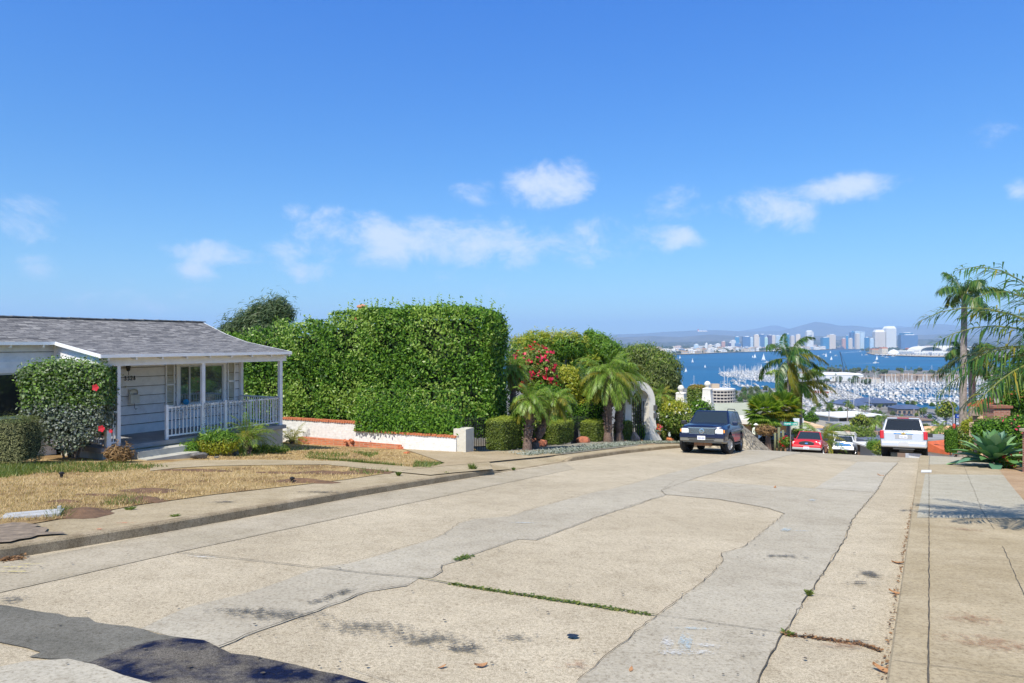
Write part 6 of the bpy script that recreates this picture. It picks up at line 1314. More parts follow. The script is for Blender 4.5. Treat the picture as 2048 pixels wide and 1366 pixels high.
# --- dark blue SUV facing us on the left kerb
def suv_front():
    navy = paint('paint_navy', (.006,.014,.055), .2); sil = paint('paint_taupe', (.26,.24,.20), .5); root = empty('parked_suv', (0,0,0), 'dark blue four wheel drive with chrome grille parked facing the camera at the left kerb', 'car')
    ringbody([(2.42,.80,.52,.95,1.08,.62),(2.36,.91,.50,.99,1.14,.74),(2.1,.95,.5,1.02,1.18,.80),(1.3,.97,.5,1.06,1.23,.82),(.95,.97,.5,1.1,1.26,.84),(-1.0,.97,.5,1.1,1.24,.86),(-2.2,.96,.5,1.1,1.22,.86),(-2.42,.90,.55,1.05,1.18,.8)], 'body', [navy], root, cut=[(1.42,.43,.50),(-1.43,.43,.50)])
    ringbody([(2.40,.85,.46,.56,.62,.84),(1.95,.985,.44,.56,.64,.97),(1.94,.99,.44,.56,.64,.97)], 'lower_trim', [sil], root)
    m = MB(); m.box((-.0,.98,.60), (1.85,.03,.24)); m.box((-.0,-.98,.60), (1.85,.03,.24)); m.build('side_cladding', sil, root)
    cb, C = cabin(root, (.98,-2.3,.90,1.2), (.28,-2.08,.72,1.80), navy)
    ws = [C[1], C[0], C[4], C[5]]; panel(root, 'windshield', ws, .05, .95, .06, .90, mCG); lf = [C[0], C[3], C[7], C[4]]
    for sd in (0, 1):
        q = [C[0], C[3], C[7], C[4]] if sd == 0 else [C[2], C[1], C[5], C[6]]
        rs = ((.05,.33),(.35,.63),(.66,.95)) if sd == 0 else ((.05,.34),(.37,.65),(.67,.95))
        for a, b in rs: panel(root, 'side_window', q, a, b, .10, .86, mCG, out=.008)
    panel(root, 'rear_window', [C[3], C[2], C[6], C[7]], .06, .94, .1, .85, mCGd)
    g = MB(); g.box((2.44,0,.93), (.06,1.06,.26), 0); 
    for i in range(6): g.box((2.475,0,.825+i*.042), (.03,1.02-.0*i,.016), 1)
    g.box((2.47,0,1.065), (.05,1.12,.03), 1); g.box((2.47,0,.80), (.05,.98,.02), 1); gr = g.build('grille', [mBlkP, mChrome], root)
    e = MB(); e.lathe((2.50,0,.935), [(.10,-.01),(.10,.012),(.075,.013),(.075,-.01)], 20, 0, 'X'); e.bar((2.51,-.03,.99),(2.51,-.04,.90), .02); e.bar((2.51,-.04,.90),(2.51,.06,.92), .02); e.build('emblem', mChrome, gr)
    for s in (1, -1):
        h = MB(); h.box((2.385,s*.70,.93), (.10,.28,.20)); h.box((2.41,s*.555,.925), (.08,.10,.17)); ho_ = h.build('headlight', mLamp, root); b = ho_.modifiers.new('b', 'BEVEL'); b.width = .02; b.segments = 2
        a = MB(); a.box((2.34,s*.875,.94), (.10,.05,.12)); a.build('turn_signal', mAmb, root)
        k = MB(); k.box((2.49,s*.74,.655), (.06,.24,.09)); k.build('fog_light', mLamp, root)
        mi_ = MB(); mi_.box((.92,s*1.08,1.26), (.14,.22,.17)); mi_.box((.93,s*.96,1.22), (.06,.14,.05)); mo = mi_.build('wing_mirror', navy if s > 0 else mBlkP, root); b = mo.modifiers.new('b', 'BEVEL'); b.width = .03; b.segments = 2
        r = MB(); r.tube([(.05,s*.62,1.82),(-.1,s*.62,1.88),(-1.7,s*.63,1.88),(-1.9,s*.63,1.82)], .022, 6); r.build('roof_rail', mBlkP, root)
        st_ = MB(); st_.box((0,s*1.0,.40), (1.7,.18,.05)); st_.build('running_board', mBlkP, root)
    bm_ = MB(); bm_.box((2.46,0,.735), (.20,1.78,.16), 0); bm_.box((2.44,0,.60), (.2,1.74,.15), 1); bm_.box((2.555,0,.655), (.02,1.1,.05), 2); bm_.box((2.555,0,.57), (.02,1.0,.03), 2); bo = bm_.build('front_bumper', [navy, sil, mBlkP], root); b = bo.modifiers.new('b', 'BEVEL'); b.width = .05; b.segments = 3
    plate(root, 2.575, .66); 
    u = MB(); u.box((2.2,0,.40), (.2,.7,.14)); u.build('skid_plate', M('skid_rust', (.30,.14,.06), .7, .4, 8), root); u = MB(); u.box((0,0,.42), (4.2,1.5,.16)); u.box((1.42,0,.36), (.1,1.5,.1)); u.box((-1.42,0,.36), (.1,1.5,.1)); u.build('underbody', mUnder, root)
    for (x, y, st) in ((1.42,.84,-.32),(1.42,-.84,-.32),(-1.43,.84,0),(-1.43,-.84,0)): wheel(root, x, y, .40, .28, st)
    w_ = MB(); w_.bar((1.0,.55,1.235),(.9,-.05,1.26), .02); w_.bar((1.0,-.05,1.235),(.9,-.6,1.26), .02); w_.build('wipers', mBlkP, root)
    return root
r = suv_front(); c = hit(1424, 897, RO); 
# front bumper centre about 29 m away
cx, cy = (1404-1024)/F*28.0, 28.0; hd = math.atan2(-DY, -DX)+R_(4.0); L2 = 2.42
setcar(r, cx-math.cos(hd)*L2, cy-math.sin(hd)*L2, hd)
# --- white large SUV seen from behind at the right kerb
def suv_rear():
    wp = paint('paint_silver_white', (.62,.63,.65), .35); root = empty('parked_suv', (0,0,0), 'silver white large SUV seen from behind at the right kerb of the crest', 'car')
    ringbody([(2.55,.82,.55,.9,1.0,.7),(2.4,.95,.5,1.0,1.1,.8),(1.4,1.0,.48,1.06,1.2,.86),(.9,1.01,.48,1.08,1.24,.9),(-1.6,1.01,.48,1.1,1.26,.92),(-2.45,1.0,.48,1.1,1.26,.92),(-2.58,.97,.62,1.1,1.26,.9)], 'body', [wp], root, cut=[(1.55,.43,.52),(-1.4,.43,.52)])
    cb, C = cabin(root, (1.0,-2.56,.93,1.22), (.2,-2.28,.75,1.88), wp); q = [C[3], C[2], C[6], C[7]]; q = [C[3], C[2], C[6], C[7]]
    panel(root, 'rear_window', [C[3], C[2], C[6], C[7]], .06, .94, .10, .88, mCGd, out=.012); panel(root, 'windshield', [C[1], C[0], C[4], C[5]], .05, .95, .06, .9, mCG)
    for s_, qq in ((1, [C[0], C[3], C[7], C[4]]), (-1, [C[2], C[1], C[5], C[6]])):
        for a, b in ((.05,.3),(.33,.62),(.65,.95)): panel(root, 'side_window', qq, a, b, .1, .86, mCGd, out=.008)
    for s in (1, -1):
        t = MB(); t.box((-2.57,s*.91,1.07), (.12,.15,.40)); t.box((-2.5,s*.985,1.07), (.22,.05,.36)); to = t.build('tail_light', mRedL, root); b = to.modifiers.new('b', 'BEVEL'); b.width = .02; b.segments = 2
        mi_ = MB(); mi_.box((.85,s*1.14,1.3), (.14,.22,.2)); mi_.build('wing_mirror', mBlkP, root)
    t = MB(); t.box((-2.61,0,.93), (.03,1.62,.50)); tg = t.build('tailgate', wp, root); b = tg.modifiers.new('b', 'BEVEL'); b.width = .02; b.segments = 2
    t = MB(); t.box((-2.632,0,1.135), (.02,.82,.06)); t.box((-2.63,0,.975), (.012,.72,.2), 1); t.build('plate_recess', [mChrome, M('recess_grey', (.35,.36,.38), .5, 0)], root)
    e = MB(); e.prism([(-.11,-.03),(-.04,-.03),(-.04,-.05),(.04,-.05),(.04,-.03),(.11,-.03),(.09,.03),(.04,.03),(.04,.05),(-.04,.05),(-.04,.03),(-.09,.03)], .015, T=Matrix.Translation((-2.65,0,1.13)) @ Matrix.Rotation(R_(90), 4, 'Z') @ Matrix.Rotation(R_(90), 4, 'X')); e.build('emblem', M('gold', (.7,.45,.1), .3, 0, metal=.6), root)
    p = plate(root, -2.645, .975, face=-1, w=.33)
    bm_ = MB(); bm_.box((-2.62,0,.60), (.26,1.94,.28)); bo = bm_.build('rear_bumper', wp, root); b = bo.modifiers.new('b', 'BEVEL'); b.width = .07; b.segments = 3
    t = MB(); t.box((-2.752,0,.62), (.01,.45,.18)); t.build('hitch_cover', M('paint_seam', (.5,.51,.53), .4, 0), root); t = MB(); t.box((-2.55,.0,.42), (.2,.9,.1)); t.lathe((-2.45,-.1,.36), [(.12,-.3),(.12,.3)], 10, 0, 'Y'); t.build('exhaust', M('exhaust_dark', (.07,.07,.07), .6, 0), root)
    t = MB(); t.box((-2.33,0,1.895), (.14,1.35,.05)); t.build('spoiler', wp, root); t = MB(); t.box((-2.405,0,1.90), (.02,.5,.03)); t.build('brake_light', mRedL, root)
    t = MB(); t.tube([(0,.66,1.9),(-.1,.66,1.94),(-1.9,.67,1.94),(-2.0,.67,1.9)], .02, 6); t.build('roof_rail', mChrome, root); t = MB(); t.tube([(0,-.66,1.9),(-.1,-.66,1.94),(-1.9,-.67,1.94),(-2.0,-.67,1.9)], .02, 6); t.build('roof_rail', mChrome, root)
    u = MB(); u.box((0,0,.45), (4.4,1.5,.15)); u.box((-1.4,0,.4), (.12,1.6,.12)); u.build('underbody', mUnder, root)
    for (x, y) in ((1.55,.86),(1.55,-.86),(-1.4,.86),(-1.4,-.86)): wheel(root, x, y, .41, .28, 0, 7)
    return root
r = suv_rear(); Yt = 33.0; cx = (1808-1024)/F*Yt; hd = math.atan2(DY, DX)+R_(0); setcar(r, cx+math.cos(hd)*2.6, Yt+math.sin(hd)*2.6, hd)
# --- red pickup and white pickup coming up, both facing us
def pickup(pname, col, label, rack=False, chromy=False):
    pt = paint(pname, col, .1 if not rack else .0); root = empty('parked_pickup', (0,0,0), label, 'pickup truck'); 
    ringbody([(2.45,.72,.45,.78,.92,.55),(2.38,.84,.42,.84,.98,.68),(1.6,.88,.42,.92,1.08,.76),(1.15,.88,.42,.95,1.12,.78),(-.3,.88,.42,.98,1.10,.80),(-.6,.88,.42,1.0,1.12,.84),(-2.3,.88,.42,1.0,1.12,.84),(-2.45,.86,.5,1.0,1.1,.82)], 'body', [pt], root, cut=[(1.55,.36,.44),(-1.45,.36,.44)])
    cb, C = cabin(root, (1.15,-.75,.82,1.08), (.42,-.55,.64,1.66), pt); panel(root, 'windshield', [C[1], C[0], C[4], C[5]], .05, .95, .05, .92, mCG); panel(root, 'rear_window', [C[3], C[2], C[6], C[7]], .1, .9, .1, .85, mCG)
    for qq in ([C[0], C[3], C[7], C[4]], [C[2], C[1], C[5], C[6]]):
        for a, b in ((.06,.62),(.66,.94)): panel(root, 'side_window', qq, a, b, .1, .86, mCG, out=.008)
    g = MB(); g.lathe((2.44,0,.78), [(.15,-.03),(.17,.02),(.15,.03)], 20, 0, 'X'); g.v = [(x, y*(2.6 if not chromy else 3.6), .78+(z-.78)*(.85 if not chromy else 1.4)) for x, y, z in g.v]; g.build('grille', mChrome if chromy else mBlkP, root)
    e = MB(); e.lathe((2.485,0,.78), [(.05,-.01),(.05,.012)], 14, 0, 'X'); e.v = [(x, y*1.9, z) for x, y, z in e.v]; e.build('emblem', mChrome, root)
    for s in (1, -1):
        h = MB(); h.box((2.37,s*.64,.80), (.12,.28,.15)); h.build('headlight', mLamp, root); mi_ = MB(); mi_.box((.98,s*.98,1.14), (.12,.2,.15)); mi_.build('wing_mirror', mBlkP, root)
    b1 = MB(); b1.box((2.42,0,.60), (.14,1.6,.15)); o = b1.build('upper_bumper', pt if not chromy else mChrome, root); q = o.modifiers.new('b', 'BEVEL'); q.width = .04; q.segments = 2
    b1 = MB(); b1.box((2.46,0,.46), (.18,1.62,.15)); o = b1.build('front_bumper', M('bumper_grey', (.32,.34,.33), .5, 0) if not chromy else mChrome, root); q = o.modifiers.new('b', 'BEVEL'); q.width = .04; q.segments = 2
    plate(root, 2.56, .50); u = MB(); u.box((0,0,.36), (4.2,1.4,.14)); u.box((1.3,0,1.1), (.02,1.2,.02)); u.build('underbody', mUnder, root)
    for (x, y) in ((1.55,.76),(1.55,-.76),(-1.45,.76),(-1.45,-.76)): wheel(root, x, y, .35, .24, -.15 if x > 0 else 0)
    if rack:
        k = MB()
        for x in (.6,-.8,-2.2):
            for s in (.8,-.8): k.bar((x,s,1.0),(x,s,1.95), .05)
            k.bar((x,-.85,1.95),(x,.85,1.95), .05)
        for s in (.8,-.8): k.bar((.9,s,1.95),(-2.4,s,1.95), .05)
        k.build('ladder_rack', mAlu, root); l = MB(); 
        for y in (.1,.45): l.bar((1.1,y,2.03),(-2.3,y,2.03), .05)
        for i in range(9): l.bar((.9-i*.38,.1,2.03),(.9-i*.38,.45,2.03), .03)
        lo = l.build('ladder', M('ladder_brown', (.3,.18,.1), .6, 0)); tag(lo, 'brown ladder lying on the rack of the white pickup', 'ladder'); return root, lo
    return root, None
r, _ = pickup('paint_red', (.62,.015,.02), 'bright red pickup truck coming up behind the crest'); Y = 41.5; hd = math.atan2(-DY, -DX)+R_(2); cx = (1613-1024)/F*Y; setcar(r, cx-math.cos(hd)*2.4, Y-math.sin(hd)*2.4, hd)
r, lad = pickup('paint_white', (.75,.76,.77), 'white pickup truck with a ladder rack, farther down the hill', True, True); Y = 60.0; cx = (1686-1024)/F*Y; setcar(r, cx-math.cos(hd)*2.4, Y-math.sin(hd)*2.4, hd); r.scale = (1.1,)*3
r.location.z = P(1686, 874, 61.5).z-1.83
bpy.context.view_layer.update(); lad.matrix_world = r.matrix_world.copy()
# --- dark car half hidden by the plants of the corner
def sedan(label, col, pname):
    pt = paint(pname, col); root = empty('parked_car', (0,0,0), label, 'car'); ringbody([(2.2,.7,.35,.6,.68,.5),(2.05,.85,.3,.66,.76,.68),(1.1,.88,.3,.78,.9,.74),(-1.4,.88,.3,.8,.94,.76),(-2.1,.84,.35,.78,.92,.7),(-2.2,.75,.4,.7,.85,.6)], 'body', [pt], root, cut=[(1.35,.32,.38),(-1.3,.32,.38)])
    cb, C = cabin(root, (1.1,-1.75,.80,.88), (.35,-1.1,.6,1.40), pt); panel(root, 'windshield', [C[1], C[0], C[4], C[5]], .05, .95, .05, .92, mCG); panel(root, 'rear_window', [C[3], C[2], C[6], C[7]], .08, .92, .1, .9, mCGd)
    for qq in ([C[0], C[3], C[7], C[4]], [C[2], C[1], C[5], C[6]]):
        for a, b in ((.06,.48),(.52,.92)): panel(root, 'side_window', qq, a, b, .1, .86, mCGd, out=.008)
    for s in (1,-1): h = MB(); h.box((2.08,s*.62,.66), (.16,.3,.12)); h.build('headlight', mLamp, root); h = MB(); h.box((-2.14,s*.62,.78), (.12,.3,.12)); h.build('tail_light', mRedL, root)
    for (x, y) in ((1.35,.76),(1.35,-.76),(-1.3,.76),(-1.3,-.76)): wheel(root, x, y, .32, .22)
    return root
r = sedan('black car parked behind the corner plants, left of the red pickup', (.006,.007,.012), 'paint_black'); Y = 52.5; cx = (1560-1024)/F*Y; r.location = (cx, Y, P(1560, 893, Y).z-.0); r.rotation_euler = (0, 0, R_(-12)); r.location.z = P(1560, 897, Y).z-.15
# ------------------------------------------------------------------ frontage of the neighbour: clipped boxes, palms, arch
SA = math.atan2(DY, DX)
mSage = gm('sage_cover', [(.16,.19,.15),(.28,.31,.26),(.36,.38,.33),(.2,.22,.18)], .2, .8); mBed = M('bed_gravel', (.26,.24,.19), .95, .4, 10, bump=.8)
mRockR = M('rock_red', (.38,.13,.07), .9, .4, 5, bump=1, bscale=12); mRockP = M('rock_pink', (.45,.3,.22), .9, .3, 6, bump=1, bscale=12)
YG = [(955,24.6),(1005,25.6),(1100,29.5),(1187,33),(1247,34.6),(1308,36.6),(1370,38.6)]
def at(px, py, off=0):
    if 955 <= px <= 1400:
        Y = float(np.interp(px, [a[0] for a in YG], [a[1] for a in YG])); X = (px-1024)/F*Y; return Vector((X, Y, gz(X, Y)+off))
    return hit(px, py, off)
bed = []
for t in np.linspace(19.0, 36.5, 12): bed.append(XY(t, ni(t)+.04))
for t in np.linspace(38, 20.2, 8): bed.append(XY(t, ni(t)-2.6))
struct(sheet('gravel_bed', [(bed, 0)], [mBed], .03))
pts = []
for i in range(9000):
    t = rng.uniform(20.2, 36.5); n = ni(t)-.1-abs(rng.normal())*.55; x, y = XY(t, n)
    if t < 21.5 and n > ni(t)-.4: continue
    pts.append((x, y, gz(x, y)+.05+abs(rng.normal())*.035))
o = quadmesh('ground_cover', leaves(pts, .09, .35, nrm=(0,0,1), nspread=.9), 4, mSage); tag(o, 'low silvery ground cover between the pavement and the clipped hedges', kind='stuff')
def boxhedge(x0, x1, yt, yb, label, name='box_hedge', dn=.5, Lf=1.0, mat=mBox, top=mBoxTop, Y=None, n=9000):
    c = at((x0+x1)/2, yb-1) if Y is None else P((x0+x1)/2, yb, Y); w = (x1-x0)/F*c.y; h = (yb-yt)/F*c.y; W_ = .95*w*.62; L_ = max(.6, (w-.855*W_)/.518)*Lf
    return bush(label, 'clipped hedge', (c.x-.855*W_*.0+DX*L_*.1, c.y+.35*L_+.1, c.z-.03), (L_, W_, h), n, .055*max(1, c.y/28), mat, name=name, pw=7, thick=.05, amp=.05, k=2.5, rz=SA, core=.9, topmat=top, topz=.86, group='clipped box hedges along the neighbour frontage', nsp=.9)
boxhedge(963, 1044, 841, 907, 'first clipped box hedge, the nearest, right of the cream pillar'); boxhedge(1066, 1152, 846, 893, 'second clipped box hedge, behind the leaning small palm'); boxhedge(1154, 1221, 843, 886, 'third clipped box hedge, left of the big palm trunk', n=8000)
boxhedge(1224, 1271, 841, 883, 'fourth clipped box hedge, between the big palm trunk and the arch', n=6000); boxhedge(1338, 1400, 846, 876, 'clipped box hedge behind the blue parked car', n=7000); boxhedge(1312, 1340, 848, 872, 'low clipped hedge behind the flower urn', n=4000)
rock('large reddish angular rock beside the second box hedge', at(1078, 897)+Vector((0,0,.16)), .36, mRockR, sc=(1,.8,.75), seed=1); rock('reddish rock before the third box hedge', at(1166, 882)+Vector((0,0,.12)), .34, mRockR, sc=(1.1,.8,.6), seed=2)
rock('small reddish rock near the arch foot', at(1246, 884)+Vector((0,0,.05)), .2, mRockR, sc=(1.2,.8,.5), seed=6); rock('orange rock between the urn and the blue car', at(1336, 881)+Vector((0,0,.14)), .34, M('rock_orange', (.5,.18,.07), .9, .3, 6, bump=1), sc=(1.1,.8,.65), seed=7); rock('pale pinkish boulder at the left foot of the arch', at(1268, 884)+Vector((0,.0,.22)), .42, mRockP, sc=(.8,.8,.9), seed=8)
# arch gate
ca = at(1268, 887); ar = empty('arch_gate', (ca.x+.25, ca.y+.6, ca.z-.05), 'white plastered arch gate with iron door among the garden plants', 'arch', rz=SA-R_(28))
H_ = (887-765)/F*ca.y; m = MB(); n = 22; 
out = [(-1.25+ -.0, 0)]; out = []
for i in range(n+1): a = math.pi*(1-i/n); x = 1.02*math.cos(a); z = H_-1.15+1.15*math.sin(a); out.append((x, z))
out = [(-1.12, 0), (-1.04, H_*.3)]+out+[(1.06, H_*.3), (1.25, H_*.1), (1.5, 0)]
inn = [(-.62, 0), (-.62, H_*.3)]+[(.60*math.cos(math.pi*(1-i/n)), H_-1.05+.62*math.sin(math.pi*(1-i/n))) for i in range(n+1)]+[(.62, H_*.3), (.62, H_*.1), (.62, 0)]
k = len(out); vs = [(x, y, z) for y in (-.3, .3) for x, z in out]+[(x, y, z) for y in (-.3, .3) for x, z in inn]
fs = []
for i in range(k-1): fs += [(i, i+1, 2*k+i+1, 2*k+i), (k+i, k+i+1, 3*k+i+1, 3*k+i), (i, i+1, k+i+1, k+i), (2*k+i, 2*k+i+1, 3*k+i+1, 3*k+i)]
m.add(vs, fs); m.build('arch', M('plaster_white', (.74,.71,.63), .85, .07, 4, bump=.5, bscale=20, dirt=.15), ar)
m = MB()
for i in range(9): x = -.54+i*.135; m.bar((x, .1, .05), (x, .1, H_-1.25+.4*math.cos(x*2)), .03)
for z in (.2, 1.0, 1.6): m.bar((-.58,.1,z),(.58,.1,z), .03)
m.build('iron_door', mBlk, ar)
for z in (1.35, 1.75): m = MB(); m.box((1.0,-.33,z), (.22,.06,.26)); m.build('wall_plaque', M('plaque_dark', (.1,.1,.1), .7, 0), ar)
# iron fence behind the boxes
f0 = XY(20.5, ni(20.5)-3.3); fr = empty('iron_fence', (f0[0], f0[1], gz(*f0)), 'thin black iron fence behind the clipped hedges', 'fence'); m = MB()
for i in range(110):
    t = 20.5+i*.12; x, y = XY(t, ni(t)-3.3); z = gz(x, y); m.bar((x-f0[0], y-f0[1], z-gz(*f0)), (x-f0[0], y-f0[1], z-gz(*f0)+1.25), .022)
m.build('bars', mBlk, fr); m = MB()
for zz in (.15, 1.15): a = XY(20.5, ni(20.5)-3.3); b = XY(33.6, ni(33.6)-3.3); m.bar((0,0,zz), (b[0]-a[0], b[1]-a[1], gz(*b)-gz(*a)+zz), .035)
m.build('rails', mBlk, fr)
# urn planter
c = at(1308, 882); ur = empty('urn_planter', (c.x, c.y, c.z), 'terracotta urn with white rim full of orange and magenta flowers', 'planter'); m = MB(); m.lathe((0,0,0), [(.22,0),(.22,.06),(.12,.12),(.12,.2),(.26,.34),(.38,.5),(.40,.6),(.36,.64)], 22); m.build('urn', M('terracotta_pale', (.62,.36,.18), .8, .12, 5), ur, smooth='all'); m = MB(); m.lathe((0,0,0), [(.36,.635),(.44,.66),(.44,.72),(.36,.73)], 22); m.build('rim', mTrim, ur)
P_, N_, L_ = shell((.85,.85,.5), 900, 2, .05); quadmesh('flowers', leaves(P_[P_[:,2] > -.05]+np.array([0,0,.76]), .09, .8, nrm=N_[P_[:,2] > -.05]), 4, mFlowMix, ur)['kind'] = 'stuff'; P_, N_, L_ = shell((.9,.9,.5), 500, 2, .05); quadmesh('leaves', leaves(P_+np.array([0,0,.72]), .12, .5), 4, mFern, ur)
c = at(1285, 868); bush('small green potted shrub left of the flower urn', 'shrub', (c.x+.1, c.y+.6, c.z), (.6,.5,.85), 900, .12, mFern, name='shrub', thick=.15, core=.4); weed(1325, 884, .5, .15, 200, 0, 'green grass tuft on the pavement edge behind the blue car')
# small palms
def stubpalm(px, pyb, pyc, Y, Lp, label, lean=0, tr=.15, nf=42, mat=mPalm, nl_=34, ll=.24, wind=(.15,0,0), hang=.6, dead=4, yel=.15, base=None, e_lo=-.5):
    b = P(px, pyb, Y); g = gz(b.x, b.y) if base is None else base; top = P(px, pyc, Y).z-g
    return feather_palm(label, (b.x, b.y, g), top, tr, nf, Lp, mat, name='date_palm', nl_=nl_, ll=ll, lw=.016*max(1, Y/22), droop=1.9, wind=wind, hang=hang, lean=(lean, 0), e_hi=1.35, e_lo=e_lo, stub=True, deadn=dead, yel=yel)
stubpalm(1054, 905, 800, 26.3, 1.0, 'small date palm with upright shaggy trunk right of the first box hedge', tr=.16, lean=.12); stubpalm(1066, 898, 802, 27.0, 1.0, 'small date palm leaning to the right over the second box hedge', lean=.85, tr=.15, mat=mPalm)
stubpalm(1026, 850, 738, 30, 1.1, 'taller date palm at the right end of the big hedge', tr=.17, wind=(.4,0,0)); stubpalm(1150, 850, 756, 36, 1.5, 'date palm behind the third box hedge with blue green fronds', tr=.16, mat=mPalmD, wind=(-.1,0,.1)); 
stubpalm(1216, 885, 752, 33.5, 1.9, 'biggest date palm of the frontage, left trunk beside the arch', tr=.19, nf=60, ll=.34, nl_=44, wind=(.25,0,0)); stubpalm(1238, 880, 752, 34.4, 1.8, 'biggest date palm of the frontage, right trunk beside the arch', tr=.18, nf=46, ll=.34, nl_=40, wind=(.5,0,0), yel=.3)
stubpalm(1320, 850, 792, 38.5, 1.15, 'date palm with yellowing fronds between the arch and the stone balls', tr=.2, nf=30, yel=.5, dead=8); stubpalm(1376, 850, 838, 38.5, .5, 'short shaggy palm stump before the near ball pillar', tr=.3, nf=8, dead=6)
# white ball pillars
def ballpillar(px, yt, yb, Y, label):
    c = P(px, yb, Y); H_ = (yb-yt)/F*Y; g = gz(c.x, c.y); ex = c.z-g; root = empty('ball_pillar', (c.x, c.y, g), label, 'pillar'); H2 = H_+ex; m = MB(); r = .19; zt = H2-2*r
    m.lathe((0,0,0), [(.52,0),(.5,zt-1.3),(.42,zt-.9),(.34,zt-.45),(.32,zt-.14),(.36,zt-.1),(.3,zt-.05),(.12,zt)], 4, T=Matrix.Rotation(math.pi/4+SA, 4, 'Z')); m.build('shaft', MATS['plaster_white'], root); m = MB(); m.lathe((0,0,zt+r), [(.01,-r),(r*.6,-r*.8),(r*.95,-r*.3),(r,0),(r*.95,r*.3),(r*.6,r*.8),(.01,r)], 18); m.build('ball', MATS['plaster_white'], root, smooth=True)
ballpillar(1362, 770, 834, 39.5, 'near white pillar topped by a ball, left of the two'); ballpillar(1415, 762, 832, 40.5, 'far white pillar topped by a ball, right of the two, above the blue car')
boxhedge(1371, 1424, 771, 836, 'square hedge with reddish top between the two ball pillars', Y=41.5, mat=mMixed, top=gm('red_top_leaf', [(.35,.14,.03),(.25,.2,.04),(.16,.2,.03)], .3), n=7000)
# mixed garden behind the fence
def mass(px, py_t, py_b, Y, wpx, mat, label, size=.12, n=3500, fl=None, top=None, name='garden_shrub', cat='shrub', pw=2.3, amp=.25, core=.7, aspect=.5, asp2=1.0):
    c = P(px, py_b, Y); w = wpx/F*Y; h = (py_b-py_t)/F*Y; return bush(label, cat, (c.x, c.y, c.z), (w, w*.8*asp2, h), n, size, mat, name=name, pw=pw, thick=.22, k=2.6, amp=amp, core=core, fl=fl, topmat=top, topz=.3, aspect=aspect, nsp=1.0)
mass(1066, 692, 790, 33, 95, mMixed, 'bougainvillea bush covered in red flowers right of the tall hedge', fl=(230,.16,gm('bougainvillea', [(.7,.02,.06),(.8,.05,.1),(.55,.02,.12)], .4)), n=6000, name='bougainvillea', size=.13)
mass(1095, 770, 872, 31.5, 95, mHedge, 'glossy green shrub behind the leaning palm', n=5000); mass(1060, 800, 880, 30, 60, mMixed, 'mixed green shrub between the small palm trunks', n=2500)
mass(1130, 735, 800, 34.5, 70, mYell, 'yellow green shrub below the blue green palm', n=3500); mass(1180, 770, 865, 34.8, 80, mHedge, 'dark green shrub behind the third box hedge', n=4500, top=mYell); mass(1185, 752, 800, 36.5, 60, mYell, 'yellow leaved shrub left of the biggest palm', n=2500, top=mPalmY)
mass(1290, 800, 868, 37, 46, mOlive, 'grey green shrub right of the arch', n=2500); mass(1305, 790, 862, 37.6, 52, mMixed, 'white flowered shrub right of the arch', n=3000, fl=(48,.09,mFlowW)); mass(1348, 800, 866, 37.4, 60, mMixed, 'bright green white flowered shrub before the ball pillar', n=3600, fl=(48,.09,mFlowW), top=mYell); mass(1400, 800, 850, 39.4, 46, mHedge, 'dark shrub with white blossoms before the square hedge', n=2200, fl=(48,.09,mFlowW))
mass(1040, 810, 900, 28.5, 36, mHedge, 'dark green shrub between the tall hedge and the first palm', n=2200); mass(1010, 830, 890, 28.5, 60, mMixed, 'dark undergrowth behind the first box hedge', n=2200)
# trees behind
def treepx(px, py, Y, lumps, n, size, mat, label, trunk=.15, **kw):
    b = P(px, py, Y); g = gz(b.x, b.y)-.2; k = Y/F; return tree(label, (b.x, b.y, g), b.z-g, [((l[0]-px)*k, l[4] if len(l) > 4 else rng.normal()*.5, (py-l[1])*k+b.z-g, l[2]*k, l[2]*k*.8, l[3]*k) for l in lumps], n, size, mat, trunk=trunk, **kw)
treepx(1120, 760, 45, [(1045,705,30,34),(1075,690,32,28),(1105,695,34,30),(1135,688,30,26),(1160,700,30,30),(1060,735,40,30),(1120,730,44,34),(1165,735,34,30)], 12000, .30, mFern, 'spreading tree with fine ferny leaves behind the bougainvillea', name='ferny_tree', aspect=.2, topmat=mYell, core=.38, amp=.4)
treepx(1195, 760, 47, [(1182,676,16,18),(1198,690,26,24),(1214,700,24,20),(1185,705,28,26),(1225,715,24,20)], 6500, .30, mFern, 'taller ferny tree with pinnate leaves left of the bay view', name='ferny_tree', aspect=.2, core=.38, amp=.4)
treepx(1290, 820, 49, [(1245,728,42,34),(1285,722,46,34),(1320,745,42,42),(1300,780,56,40),(1240,770,50,44),(1336,778,27,38),(1215,745,36,34)], 26000, .26, mOlive, 'big rounded olive green tree before the bay', name='round_tree', aspect=.22, core=.72, amp=.2, dirs=(.15,0,1), topmat=mMixed)
